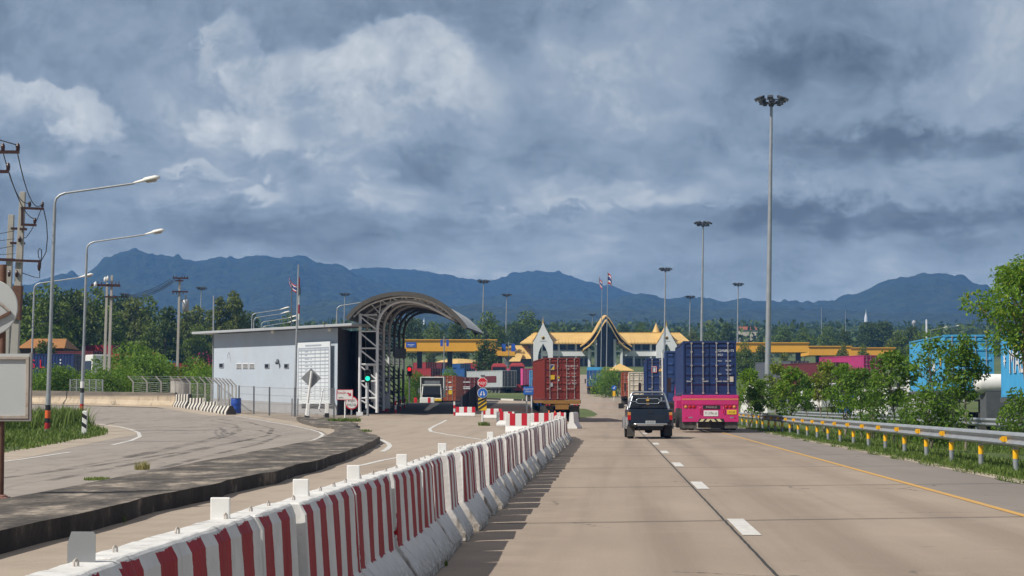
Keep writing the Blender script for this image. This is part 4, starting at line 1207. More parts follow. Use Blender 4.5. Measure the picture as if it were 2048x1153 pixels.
r3, z3 = far_pole(353, 556, 755, 190, 'power pole with a grey transformer can standing behind the concrete cylinder', 1.0)
s3 = 190 / F
for (py, a, c) in ((557, -13, 18), (584, -14, 18), (562, -8, 8)):
    b = MB(); b.box(a * s3, c * s3, -.25, -.13, PZ(py + 1.5, 190) - z3, PZ(py - 1.5, 190) - z3); b.build('crossarm', M['insul'], r3)
for px in (-12, -7, 5, 10, 16): insulator(r3, px * s3, PZ(557, 190) - z3, -.18, .25, .5)
for px in (-12, -5, 8): insulator(r3, px * s3, PZ(590, 190) - z3, -.18, .3, .5)
b = MB(); b.lathe([(.02, 0), (.30, .05), (.32, 1.0), (.2, 1.1), (.02, 1.15)], 14, (.62, -.2, PZ(624, 190) - z3)); b.build('transformer_can', M['galv'], r3)
b = MB(); b.box(.1, .9, -.35, -.05, PZ(604, 190) - z3, PZ(600, 190) - z3); b.box(.55, .65, -.3, -.1, PZ(601, 190) - z3, PZ(590, 190) - z3); b.build('transformer_bracket', M['galv_dark'], r3)
for k in range(5):
    cable([P(234 - 2 * k, 594 - k * .7, 175), P(340 + 3 * k, 559 + (k % 3) * 2.2, 190)], .022, ('topmost', 'second', 'middle', 'fourth', 'lowest')[k] + ' of five cables strung between the transformer poles', .35 + .1 * k)
for k in range(3):
    cable([P(60, 640 + 8 * k, 150), P(205, 575 + 6 * k, 175)], .018, ('upper', 'middle', 'lower')[k] + ' thin cable rising to the pair of transformer poles from the left', .5)

# ------------------------------------------------------------------ the two sign backs at the left edge
sp = P(0, 1022, 27.0); sp.z = zt(sp.x, 27) + .17
rs = empty('road_sign', sp, 0, 'round sign over a large blank rectangular plate with rusting frame, cut by the left edge', 'road sign')
b = MB(); b.tube([(0, 0, 0), (0, 0, 3.0)], .045, 10); b.build('sign_post', M['rust'], rs)
b = MB(); b.lathe([(.09, .0), (.10, .03), (.06, .05)], 12); b.box(-.11, .11, -.11, .11, -.02, .02); b.build('post_foot', mat('faded_red_foot', (.22, .11, .09), .8, 0, .2, 6), rs, bevel=.01)
cz = PZ(616, 27) - sp.z; cx_ = PX(-21, 27) - sp.x; rr = 57 * 27 / F
b = MB(); b.lathe([(0.001, 0), (rr * .97, 0), (rr, .006), (rr, .014), (rr * .97, .02), (0.001, .02)], 48, (cx_, -.07, cz), 0, 'Y', False); b.build('round_plate', M['sign_plate'], rs)
b = MB(); b.bar((cx_ - .1, -.09, cz - .26), (PX(21, 27) - sp.x, -.09, PZ(626, 27) - sp.z), .03, .035); b.build('plate_bracket', M['rust'], rs)
b = MB(); b.bar((PX(-20, 27) - sp.x, -.09, PZ(590, 27) - sp.z), (PX(21, 27) - sp.x, -.09, PZ(624, 27) - sp.z), .03, .02); b.build('plate_bracket', M['rust_frame'], rs)
x0 = PX(-150, 27) - sp.x; x1 = PX(63, 27) - sp.x; za = PZ(841, 27) - sp.z; zb = PZ(708, 27) - sp.z
b = MB(); b.box(x0, x1, -.055, -.04, za, zb); b.build('blank_plate', M['sign_plate'], rs)
for (a0, a1, c0, c1) in ((x0, x1 - .02, zb - .075, zb - .035), (x0, x1 - .02, za + .02, za + .06), (x1 - .06, x1 - .02, za + .06, zb - .075)):
    b = MB(); b.box(a0, a1, -.085, -.055, c0, c1); b.build('plate_frame', M['rust_frame'], rs, bevel=.004)
b = MB(); b.box(x1 - .018, x1 + .012, -.075, -.02, za - .012, zb + .01); b.box(x0, x1 - .018, -.075, -.02, za - .012, za + .018); b.build('plate_edge', mat('dull_edge', (.25, .235, .225), .7, 0, .2, 5, dirt=(.2, .12, .08), dirt_amt=.6, ds=6), rs)

# delineators and bollards
def delineator(px, py, h, lab, lean=0.0, w=.085, stripes=True, group=None, dark=.3):
    p = G(px, py)
    r = empty('delineator_post', p, 0, lab, 'bollard', group, lean)
    b = MB(); b.box(-w, w, -w * .7, w * .7, -.1, h); b.build('post_body', M['white_paint'], r, bevel=.03)
    if stripes:
        for z in (h * .42, h * .76):
            q = MB(); q.prism([(-w, 0), (w, -.12), (w, .04), (-w, .16)], (0, -w * .7 - .003, z), (1, 0, 0), (0, 0, 1), .004); q.build('black_stripe', M['black'], r)
    else:
        q = MB(); q.box(-w - .004, w + .004, -w * .7 - .004, w * .7 + .004, -.05, h * dark); q.build('black_foot', M['black'], r)
    return r
p = G(168, 874); 
dl = delineator(168, 874, 1.05, 'white delineator post with two slanted black stripes at the tip of the left grass', R(2), .10)
delineator(615, 841, .95, 'white bollard with black foot behind the slanted diamond sign post', R(3), .10, False, 'white bollards with black feet', .25)
delineator(654, 839, .95, 'white bollard with black foot in front of the notice board', 0, .12, False, 'white bollards with black feet', .36)
delineator(13, 870, 1.0, 'pale square post under the blank sign in the left grass', 0, .09, False, None, .05)

# diamond sign seen from behind
p = G(611, 838)
ds_ = empty('road_sign', p, 0, 'grey back of a diamond warning sign on a slanted white post', 'road sign')
s_ = p.y / F
hh = 95 * s_
b = MB(); b.tube([(0, 0, -.1), (12 * s_, -.02, hh)], 2.4 * s_, 10); b.build('sign_post', M['white_paint'], ds_)
b = MB(); b.tube([(-.6 * s_, 0, -.08), (.9 * s_, 0, 7 * s_)], 2.7 * s_, 10); b.build('painted_foot', M['black'], ds_)
b = MB(); q = 20 * s_
b.prism([(0, -q), (q, 0), (0, q), (-q, 0)], (10.5 * s_, .10, 81 * s_), (1, 0, 0), (0, 0, 1), -.02); b.build('diamond_plate', M['sign_back'], ds_, bevel=.004)

# arrow sign and round sign by the gatehouse
p = G(690, 840); s_ = p.y / F
ar = empty('arrow_sign', p, 0, 'small white sign with red lettering and a red arrow beside the canopy column', 'sign')
b = MB(); b.tube([(0, 0, -.1), (0, 0, 58 * s_)], 1.6 * s_, 8); b.build('sign_post', M['white_paint'], ar)
b = MB(); b.box(-17 * s_, 16 * s_, -.08, -.05, 39 * s_, 60 * s_); b.build('sign_plate', M['white_paint'], ar)
b = MB()
for e in ((-17, 16, 59, 60), (-17, 16, 39, 40), (-17, -16, 40, 59), (15, 16, 40, 59)): b.box(e[0] * s_, e[1] * s_, -.088, -.08, e[2] * s_, e[3] * s_)
b.build('sign_border', M['print_red'], ar)
text_mesh('sign_lettering', 'ชั่งหนัก', 7.0 * s_, (-7.5 * s_, -.09, 53 * s_), (math.pi / 2, 0, 0), M['print_red'], ar)
text_mesh('sign_lettering', 'ทุกคัน', 4.2 * s_, (-8 * s_, -.09, 43.5 * s_), (math.pi / 2, 0, 0), M['print_black'], ar)
b = MB(); dd = Vector((.8, -.6)); nn_ = Vector((.6, .8)); c0 = Vector((8.5, 50.5))
pp = [c0 - dd * 4.5 + nn_ * 1.6, c0 - dd * 4.5 - nn_ * 1.6, c0 + dd * .5 - nn_ * 1.6, c0 + dd * .5 - nn_ * 4, c0 + dd * 5, c0 + dd * .5 + nn_ * 4, c0 + dd * .5 + nn_ * 1.6]
b.prism([(v.x * s_, v.y * s_) for v in pp], (0, -.086, 0), (1, 0, 0), (0, 0, 1), .006); b.build('red_arrow', M['print_red'], ar)
Yr = 130.0; p = P(703, 806, Yr); gz = zt(p.x, Yr)
rd = empty('round_sign', (p.x, Yr, gz), 0, 'round white sign with red rim standing low behind the canopy column', 'sign')
b = MB(); b.tube([(0, .05, -.1), (0, .05, p.z - gz)], .05, 8); b.build('sign_post', M['galv'], rd)
rr = 13.5 * Yr / F
b = MB(); b.lathe([(.001, 0), (rr, 0), (rr, .03), (.001, .03)], 32, (0, 0, p.z - gz), 0, 'Y', False); b.build('red_disc', M['red_sign'], rd)
b = MB(); b.lathe([(.001, 0), (rr * .83, 0), (rr * .83, .02), (.001, .02)], 32, (.01, -.012, p.z - gz), 0, 'Y', False); b.build('white_disc', M['white_paint'], rd)
text_mesh('sign_lettering', 'หยุด\nตรวจ', .26, (.0, -.02, p.z - gz), (math.pi / 2, 0, 0), M['print_black'], rd)

# stop sign column
p = G(965, 852); s_ = p.y / F
st = empty('sign_column', p, 0, 'post with red stop plate, blue arrows plate and black and yellow hazard plate', 'sign')
b = MB(); b.tube([(0, 0, 0), (0, 0, 96 * s_)], 1.9 * s_, 10); b.build('sign_post', M['white_paint'], st)
b = MB(); b.tube([(0, 0, -.05), (0, 0, 7 * s_)], 2.3 * s_, 10); b.build('painted_foot', M['black'], st)
b = MB(); b.box(-4 * s_, 5 * s_, -.05, .05, 98 * s_, 101 * s_); b.box(-2 * s_, 3 * s_, -.05, .05, 94 * s_, 98 * s_); b.build('post_cap', M['galv_dark'], st)
def disc(name, r, z, m_, par, y=-.07, n=32, rot=0.0):
    q = MB(); vs = [(r * math.cos(2 * math.pi * j / n + rot), r * math.sin(2 * math.pi * j / n + rot)) for j in range(n)]
    q.prism(vs, (0, y, z), (1, 0, 0), (0, 0, 1), .012); return q.build(name, m_, par)
d1 = disc('stop_plate', 10.5 * s_, 86 * s_, M['white_paint'], st, -.07, 8, math.pi / 8); disc('red_face', 9.4 * s_, 86 * s_, M['red_sign'], st, -.083, 8, math.pi / 8)
text_mesh('sign_lettering', 'หยุด', 9.5 * s_, (0, -.097, 85 * s_), (math.pi / 2, 0, 0), M['print_white'], st, sx=1.1)
disc('arrow_plate', 10.2 * s_, 65 * s_, M['white_paint'], st); disc('blue_face', 9.3 * s_, 65 * s_, M['blue_sign'], st, -.083)
for sg in (-1, 1):
    q = MB(); ar_ = [(0.6, 3.5), (2.2, 3.2), (3.6, .5), (3.8, -2.2), (5.6, -1.8), (3.3, -6), (.9, -2.4), (2.2, -2.2), (2.0, .2), (1.0, 2.0)]
    q.prism([(sg * x * s_, z * s_) for x, z in (ar_ if sg > 0 else ar_[::-1])], (0, -.096, 65 * s_), (1, 0, 0), (0, 0, 1), .006); q.build('white_arrow', M['print_white'], st)
q = MB(); q.box(-8.3 * s_, 8.3 * s_, -.08, -.065, 30 * s_, 54 * s_); q.build('hazard_plate', M['yellow_sign'], st, bevel=.03)
for k in range(3):
    q = MB(); z0 = 30 + 8 * k; q.prism([(-8.2 * s_, z0 * s_ + .0), (8.2 * s_, (z0 + 11) * s_), (8.2 * s_, min(53.8, z0 + 15.5) * s_), (-8.2 * s_, (z0 + 4.5) * s_)], (0, -.085, 0), (1, 0, 0), (0, 0, 1), .006); q.build('black_stripe', M['print_black'], st)

# blue direction sign by the brown truck
Yb = 137.0; p = P(1057, 838, Yb); s_ = Yb / F; gz = zt(p.x, Yb)
bs_ = empty('direction_sign', (p.x, Yb, gz), 0, 'small blue direction sign on a post left of the brown container truck', 'sign')
zz = PZ(782, Yb) - gz
b = MB(); b.tube([(-.12, 0, 0), (-.12, 0, zz)], .05, 8); b.tube([(.2, 0, 0), (.2, 0, zz)], .05, 8); b.build('sign_post', M['white_paint'], bs_)
b = MB(); b.box(-10 * s_, 10 * s_, -.09, -.06, zz - 8 * s_, zz + 8 * s_); b.build('sign_plate', M['blue_sign'], bs_, bevel=.02)
text_mesh('sign_lettering', 'ด่านศุลกากร\nเชียงของ', 5 * s_, (0, -.1, zz + 1 * s_), (math.pi / 2, 0, 0), M['print_white'], bs_, sx=.8)

# keep-left sign on the far grass corner
Yk = 262.0; p = P(1228, 800, Yk); s_ = Yk / F
kl = empty('keep_left_sign', (p.x, Yk, zt(p.x, Yk)), 0, 'small blue arrow disc over an orange plate on the far grass corner', 'sign')
zb_ = zt(p.x, Yk)
b = MB(); b.tube([(0, 0, 0), (0, 0, PZ(772, Yk) - zb_)], .05, 8); b.build('sign_post', M['white_paint'], kl)
disc('blue_face', 5 * s_, PZ(776, Yk) - zb_, M['blue_sign'], kl)
q = MB(); q.prism([(-2.6 * s_, -.8 * s_), (.3 * s_, -2.6 * s_), (2.8 * s_, 2.2 * s_), (1.6 * s_, 2.8 * s_), (-.4 * s_, -.6 * s_), (-1.8 * s_, .4 * s_)], (0, -.085, PZ(776, Yk) - zb_), (1, 0, 0), (0, 0, 1), .005); q.build('white_arrow', M['print_white'], kl)
q = MB(); q.box(-2.6 * s_, 2.6 * s_, -.06, -.04, PZ(793, Yk) - zb_, PZ(783, Yk) - zb_); q.build('orange_plate', M['amber'], kl)

# ------------------------------------------------------------------ gatehouse
HY0, HY1 = 131.5, 146.0
hxr, hxl = PX(675, HY0), PX(427, HY1)
gh = empty('gatehouse', (hxr, HY0, zt(hxr, HY0)), 0, 'long pale grey gatehouse with sloping eaves and small vents left of the canopy', 'building')
gz0 = gh.location.z
dvec = Vector((hxl - hxr, HY1 - HY0, 0)); Lw = dvec.length; du = dvec.normalized(); nv = Vector((-du.y, du.x, 0))  # nv points at the camera side
if nv.y > 0: nv = -nv
bk = -nv
zr = PZ(656, HY0) - gz0; zl = PZ(669, HY1) - gz0; zbot = -.6
pl_r = PZ(811, HY0) - gz0; pl_l = PZ(797, HY1) - gz0
def W(t, out, z):  # t metres from the right end along the wall
    v = du * t + (nv * out if out >= 0 else Vector((-.05, -1, 0)) * out); return (v.x, v.y, z)
def zroof(t): return zr + (zl - zr) * t / Lw
D_ = 7.0
b = MB()
b.add([W(0, 0, zbot), W(Lw, 0, zbot), W(Lw, 0, zroof(Lw)), W(0, 0, zroof(0)), W(0, -D_, zbot), W(Lw, -D_, zbot), W(Lw, -D_, zroof(Lw)), W(0, -D_, zroof(0))],
      [(0, 1, 2, 3)[::-1], (4, 5, 6, 7), (1, 5, 6, 2)[::-1], (3, 2, 6, 7)])
b.build('wall', M['house_wall'], gh)
b = MB(); b.add([W(0, 0, zbot), W(0, -D_, zbot), W(0, -D_, zroof(0)), W(0, 0, zroof(0))], [(0, 1, 2, 3)]); b.build('side_wall', M['bay_shade'], gh)  # the side wall's shade is put into a dark colour
b = MB()
b.add([W(-.02, .03, zbot), W(Lw, .03, zbot), W(Lw, .03, pl_l), W(-.02, .03, pl_r), W(-.02, 0, pl_r), W(Lw, 0, pl_l)], [(3, 2, 1, 0), (4, 5, 2, 3)])
b.build('plinth', M['house_plinth'], gh)
ov = .95; tr, tl = -3.4, Lw + 1.6
b = MB(); th = .16
def RZ(t): return zr + (zl - zr) * t / Lw + .02
vs = [W(tr, ov, RZ(tr)), W(tl, ov, RZ(tl)), W(tl, -D_ - .6, RZ(tl) + .2), W(tr, -D_ - .6, RZ(tr) + .2)]
vs += [(x, y, z + th) for x, y, z in vs]
b.add(vs, [(0, 1, 2, 3), (7, 6, 5, 4), (4, 5, 1, 0), (5, 6, 2, 1), (6, 7, 3, 2), (7, 4, 0, 3)]); b.build('roof', M['roof_metal'], gh, bevel=.02)
# covered bay between the gatehouse and the canopy columns, its shade painted dark
b = MB(); b.add([W(0, -D_ + .2, -.6), W(-3.2, -D_ + .2, -.6), W(-3.2, -D_ + .2, RZ(-3.2)), W(0, -D_ + .2, RZ(0))], [(0, 1, 2, 3)]); b.build('bay_shade_wall', M['bay_shade'], gh)
b = MB(); x_ = -9.95 - hxr; b.box(x_ - .2, x_, 5.0, 31, -.4, RZ(-3) - .1); b.box(x_ + .3, x_ + .42, 2.0, 32, RZ(-3) + .3, 6.3); b.build('bay_shade_wall', M['bay_shade'], gh)  # upper strip added to keep sun off the lane under the canopy
def wpos(px, py):   # place on the front wall for a photo pixel
    a, bb_, c = ray(px, py)
    o = Vector((0, 0, CAMH)); d = Vector((a, bb_, c)); base = Vector((hxr, HY0, 0))
    t = (base - o).dot(nv) / d.dot(nv); q = o + d * t
    return (q - base).dot(du), q.z - gz0
def wall_rect(name, p0, p1, m_, o0, o1, par=None, bev=0):
    t0, z0 = wpos(*p0); t1, z1 = wpos(*p1)
    zz_ = sorted((z0, z1)); tt_ = sorted((t0, t1))
    q = MB()
    vs = [W(tt_[0], o0, zz_[0]), W(tt_[1], o0, zz_[0]), W(tt_[1], o0, zz_[1]), W(tt_[0], o0, zz_[1]), W(tt_[0], o1, zz_[0]), W(tt_[1], o1, zz_[0]), W(tt_[1], o1, zz_[1]), W(tt_[0], o1, zz_[1])]
    q.add(vs, [(0, 1, 2, 3), (7, 6, 5, 4), (0, 4, 5, 1), (1, 5, 6, 2), (2, 6, 7, 3), (3, 7, 4, 0)])
    return q.build(name, m_, par or gh, bevel=bev), tt_, zz_
for a, c in (((439, 727), (448, 736)), ((530, 728), (539, 737)), ((569, 728), (578, 737))):
    fo, tt_, zz_ = wall_rect('window', a, c, M['bld_grey'], .005, .05)
    wall_rect('pane', (a[0] + 1, a[1] + 1), (c[0] - 1, c[1] - 1), M['glass'], .05, .058, fo)
for x in (473, 486, 499):
    fo, tt_, zz_ = wall_rect('vent', (x, 727.5), (x + 11, 738), M['bld_white'], .005, .03)
    for k in range(4):
        wall_rect('louvre', (x + .6, 728.6 + 2.5 * k), (x + 10.4, 730.2 + 2.5 * k), M['side_grey'], .03, .036, fo)
for px, py in ((553.5, 664), (667.5, 660)):
    t_, z_ = wpos(px, py); q = MB(); q.lathe([(.001, .12), (.10, .08), (.13, 0), (.10, -.09), (.001, -.13)], 12, W(t_, .3, z_)); q.build('wall_lamp', M['lamp_white'], gh)
t_, z_ = wpos(461, 711); q = MB(); q.bar(W(t_ + .2, .02, z_ + .2), W(t_, .22, z_), .035, .035); q.bar(W(t_, .22, z_), W(t_ - .05, .22, z_ - .25), .03, .03); q.build('wall_bracket', M['galv'], gh)
t_, z_ = wpos(558, 724); q = MB(); q.bar(W(t_ + .12, .04, z_ + .12), W(t_ - .1, .2, z_ - .05), .13, .12); q.bar(W(t_ - .08, .18, z_ - .04), W(t_ - .15, .26, z_ - .12), .16, .15); q.build('security_camera', M['dkgrey_c'], gh)
bd, tt_, zz_ = wall_rect('notice_board', (604.5, 686.5), (668.5, 808), M['board'], .25, .33)
wall_rect('door', (594.5, 744), (604, 800), M['bld_grey'], .01, .04)
rows_ = [697, 701, 708, 715.5, 723, 730, 737, 744, 752, 758, 766, 774, 782, 790, 799]
for k, yy in enumerate(rows_): wall_rect('table_rule', (606, yy), (667, yy + .45), M['print'], .33, .335, bd)
for xx in (606, 611.5, 639, 649.5, 659, 666.5): wall_rect('table_rule', (xx, 697), (xx + .4, 800), M['print'], .336, .34, bd)
trnd = random.Random(3)
wall_rect('table_text', (620, 690.6), (652, 692.4), M['print'], .336, .34, bd)
for k, yy in enumerate(rows_[1:-1]):
    for (xa, xb) in ((618, 627), (629, 633)):
        if trnd.random() < .85 and not (xa == 629 and trnd.random() < .5):
            w_ = trnd.uniform(.55, .95) * (xb - xa); wall_rect('table_text', (xa + 1, yy + 2.6), (xa + 1 + w_, yy + 4.2), M['print'], .336, .34, bd)
# lean-to handrail at the right corner
t_, z_ = wpos(676, 807)
q = MB(); q.tube([W(.4, .8, z_ + .9), W(-1.6, 2.2, z_ - .4)], .05, 8); q.tube([W(.5, .9, z_ - .5), W(-1.6, 2.2, z_ - .45)], .04, 8); q.build('ramp_rail', M['frame_white'], gh)

# flagpole in front of the gatehouse and the flag behind its roof
p = G(589, 832)
fp = empty('flagpole', p, 0, 'tall thin grey flagpole standing in front of the gatehouse wall', 'flagpole', lean=R(1.2))
hfp = PZ(533, p.y) - p.z
b = MB(); b.tube([(0, 0, -.1), (0, 0, hfp * .5), (0, 0, hfp)], .085, 10, r1=.045); b.lathe([(.001, .1), (.07, .05), (.001, 0)], 8, (0, 0, hfp)); b.build('pole_shaft', M['galv'], fp)
for sg in (-1, 1):
    b = MB(); b.tube([(.18 * sg, 0, -.1), (.18 * sg, 0, 1.05)], .05, 8); b.build('pole_bracket', M['galv'], fp)
p = P(427, 620, 150); gz = zt(p.x, 150)
b = MB(); b.tube([(0, 0, -.2), (0, 0, PZ(592, 150) - gz)], .05, 8); o = b.build('antenna_mast', M['galv']); o.location = (p.x, 150, gz); tag(o, 'thin antenna mast at the left end of the gatehouse roof', 'mast')

def flag(root, x, z, L, H, droop, m3, name='flag_cloth', y=0.0):
    """a limp flag of five bands hanging from a pole; droop bends it down"""
    bands = [(0, 1 / 6, 0), (1 / 6, 2 / 6, 1), (2 / 6, 4 / 6, 2), (4 / 6, 5 / 6, 1), (5 / 6, 1, 0)]
    b = MB(); n = 10
    for (a, c, mi) in bands:
        vs = []; fs = []
        for i in range(n + 1):
            t = i / n
            xx = L * (t * (1 - .25 * abs(droop) * t)); zz_ = -droop * L * t * t * .8
            yy = y + .12 * math.sin(t * 7 + a) * L * .4
            for s_ in (a, c):
                vs.append((x + xx, yy + .05 * math.sin(s_ * 5 + t * 3), z - s_ * H * (1 - .25 * t) + zz_ ))
        for i in range(n): fs.append((2 * i, 2 * i + 1, 2 * i + 3, 2 * i + 2))
        b.add(vs, fs, mi, True)
    o = b.build(name, m3, root)
    md = o.modifiers.new('cloth', 'SOLIDIFY'); md.thickness = .01
    return o
FL = [M['flag_red'], M['flag_white'], M['flag_blue']]
p = P(583, 640, 205)
ff = empty('flagpole', (p.x, 205, zt(p.x, 205)), 0, 'flagpole with a small red, white and blue flag behind the gatehouse roof', 'flagpole')
gz = ff.location.z
b = MB(); b.tube([(0, 0, 0), (0, 0, PZ(570, 205) - gz)], .06, 8); b.build('pole_shaft', M['galv_dark'], ff)
flag(ff, 0.5, PZ(571, 205) - gz, -1.0, .75, 1.0, FL)
p = P(597.5, 640, 320); gz = zt(p.x, 320)
tw = empty('radio_mast', (p.x, 320, gz), 0, 'far red and white banded mast just right of the gatehouse flagpole', 'mast')
zs = [PZ(v, 320) - gz for v in (700, 640, 628, 610, 590, 576, 556)]
for i in range(6):
    b = MB(); b.tube([(0, 0, zs[i]), (0, 0, zs[i + 1])], .16 if i != 4 else .3, 8); b.build('mast_section', M[('galv', 'white_paint', 'red_paint', 'white_paint', 'galv_dark', 'red_paint')[i]], tw)

# ------------------------------------------------------------------ arched weighbridge canopy
CY0, CY1, NF = 131.0, 160.0, 6
cdx = (PX(809, 160) - PX(757, 131)) / 29.0
cpz = (zt(-8.4, CY1 + 2) - zt(-9.3, CY0))
corg = Vector((PX(757, CY0), CY0, zt(PX(757, CY0), CY0)))
cn = empty('weighbridge_canopy', corg, 0, 'arched steel canopy on white lattice columns spanning the checkpoint lane', 'canopy')
def cpt(px, py, i):
    """photo pixel on the front frame, carried back to frame i (0..NF-1, fractional ok)"""
    q = P(px, py, CY0) - corg
    f = i / (NF - 1)
    return Vector((q.x + cdx * 29 * f + (.0), q.y + (CY1 - CY0) * f, q.z + .55 * f))
roof_px = [(697, 638), (711, 621), (727, 608), (745, 599), (764, 592.5), (784, 588.5), (804, 587.2), (824, 588.3), (844, 591.5), (863, 597.5), (881, 606.5), (898, 618), (912, 631), (924, 644), (933, 655.5)]
NR = len(roof_px)
b = MB()
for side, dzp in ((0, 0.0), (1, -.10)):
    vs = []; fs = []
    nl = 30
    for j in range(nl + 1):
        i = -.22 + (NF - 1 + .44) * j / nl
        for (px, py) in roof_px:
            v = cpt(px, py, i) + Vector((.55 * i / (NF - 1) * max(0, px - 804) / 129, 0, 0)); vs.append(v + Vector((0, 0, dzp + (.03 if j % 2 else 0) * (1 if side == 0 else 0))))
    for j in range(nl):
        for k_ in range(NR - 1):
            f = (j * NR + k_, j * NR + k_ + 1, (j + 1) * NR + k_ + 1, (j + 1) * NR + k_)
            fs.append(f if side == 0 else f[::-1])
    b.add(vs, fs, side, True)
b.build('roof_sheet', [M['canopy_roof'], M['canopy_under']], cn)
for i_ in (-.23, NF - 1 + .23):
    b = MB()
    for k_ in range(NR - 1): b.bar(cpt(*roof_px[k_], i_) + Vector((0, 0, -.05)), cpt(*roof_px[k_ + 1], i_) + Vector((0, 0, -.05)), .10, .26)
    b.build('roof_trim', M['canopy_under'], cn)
inner = [(754, 826), (754, 760), (754.5, 700), (755, 655), (757, 642), (762, 630), (769, 620), (779, 611), (791, 605.5), (805, 602.5), (820, 603), (838, 606), (858, 613), (876, 622), (890, 630), (903, 637)]
outer_p = [(719.5, 840), (719.5, 760), (720, 700), (720.5, 628)]
upper = [(707, 634), (720.5, 621), (736, 611), (752, 604), (770, 598.5), (788, 595), (806, 593.5), (826, 594.5), (846, 598), (864, 604), (882, 614), (897, 626), (905, 634)]
for i in range(NF):
    mt = M['frame_white'] if i < 3 else M['steel_shaded']
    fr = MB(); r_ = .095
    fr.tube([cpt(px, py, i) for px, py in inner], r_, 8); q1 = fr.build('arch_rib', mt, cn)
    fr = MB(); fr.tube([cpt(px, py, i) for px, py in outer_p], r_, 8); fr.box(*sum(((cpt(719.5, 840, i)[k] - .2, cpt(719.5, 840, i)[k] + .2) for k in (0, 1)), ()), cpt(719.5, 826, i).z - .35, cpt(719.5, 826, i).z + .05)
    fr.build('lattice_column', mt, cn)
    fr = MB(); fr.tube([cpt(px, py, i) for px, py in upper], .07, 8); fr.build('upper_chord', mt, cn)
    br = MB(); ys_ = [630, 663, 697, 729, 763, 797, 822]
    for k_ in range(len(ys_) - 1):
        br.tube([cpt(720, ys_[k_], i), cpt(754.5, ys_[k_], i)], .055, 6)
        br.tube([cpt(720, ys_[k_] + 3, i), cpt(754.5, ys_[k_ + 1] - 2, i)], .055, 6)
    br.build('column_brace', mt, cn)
    br = MB()
    for a, c in (((720.5, 628), (757, 642)), ((742, 608), (762, 630)), ((762, 601), (757, 642)), ((762, 601), (779, 611)), ((782, 596), (779, 611)), ((782, 596), (801, 603)), ((806, 593.5), (801, 603)), ((806, 593.5), (822, 603)), ((836, 596), (822, 603)), ((836, 596), (850, 610)), ((864, 604), (850, 610)), ((864, 604), (880, 624)), ((887, 617), (880, 624))):
        br.tube([cpt(*a, i), cpt(*c, i)], .04, 6)
    br.build('arch_brace', mt, cn)
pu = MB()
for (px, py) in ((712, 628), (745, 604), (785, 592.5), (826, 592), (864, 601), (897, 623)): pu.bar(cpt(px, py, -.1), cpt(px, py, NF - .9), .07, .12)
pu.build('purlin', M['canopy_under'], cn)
sb = MB(); sb.box(-.4, .4, -.1, .1, 0, .35, 0, Matrix.Translation(cpt(866, 611, 4.2))); sb.box(-.25, .25, -.1, .1, 0, .3, 0, Matrix.Translation(cpt(852, 607, 4.6))); sb.build('hanging_floodlight', M['flood'], cn)
hp = MB(); hp.box(-.45, .45, -.03, .03, -.35, .35, 0, Matrix.Translation(cpt(765, 705, 3.2))); hp.build('sign_panel', M['bld_grey'], cn)
cb = MB(); cb.box(-.25, .25, -.2, .2, 0, 1.5, 0, Matrix.Translation(cpt(745, 806, .4))); cb.build('control_cabinet', M['bld_grey'], cn, bevel=.02)
gt = MB()
for (px, py, i) in ((730, 728, .15), (730, 745, .15), (742, 728, .15)): pass
gt.tube([cpt(731, 818, .2), cpt(731, 729, .2)], .09, 8); gt.tube([cpt(744, 818, .35), cpt(744, 729, .35)], .07, 8); gt.tube([cpt(724, 730, .2), cpt(750, 730, .35)], .08, 8); gt.tube([cpt(726, 797, .2), cpt(752, 797, .3)], .05, 8)
gt.build('gate_frame', M['frame_white'], cn)

def signal(px, py, pyb, Y, lampmat, lab, which):
    p = P(px, py, Y); gz = min(zt(p.x, Y), PZ(pyb, Y))
    r = empty('traffic_light', (p.x, Y, gz), 0, lab, 'traffic light')
    b = MB(); b.tube([(0, .1, 0), (0, .1, p.z - gz + .4)], .07, 10); b.build('signal_post', M['galv_dark'] if which == 'red' else M['galv'], r)
    b = MB(); b.box(-.2, .2, -.12, .08, p.z - gz - (.55 if which == 'red' else .25), p.z - gz + (.25 if which == 'red' else .55)); b.build('signal_head', M['black'], r, bevel=.03)
    for k, dz_ in enumerate((0, -.35 if which == 'red' else .35)):
        q = MB(); q.lathe([(.001, -.03), (.08, -.02), (.145, 0), (.145, .02)], 18, (0, -.125, p.z - gz + dz_), 0, 'Y'); q.build('signal_lens', lampmat if k == 0 else M['glass'], r)
        q = MB(); n = 9
        vs = []; fs = []
        for j in range(n):
            a = math.pi * (j / (n - 1)); 
            for yy in (-.12, -.33): vs.append((.155 * math.cos(a), yy, p.z - gz + dz_ + .155 * math.sin(a)))
        for j in range(n - 1): fs.append((2 * j, 2 * j + 1, 2 * j + 3, 2 * j + 2))
        q.add(vs, fs); vo = q.build('signal_visor', M['black'], r); mdf = vo.modifiers.new('shell', 'SOLIDIFY'); mdf.thickness = .012
    return r
signal(735.5, 757.5, 836, 129.0, M['green_lamp'], 'traffic light showing green between the white canopy columns', 'green')
signal(819, 739, 812, 170.0, M['red_lamp'], 'traffic light showing red on a dark post under the canopy', 'red')

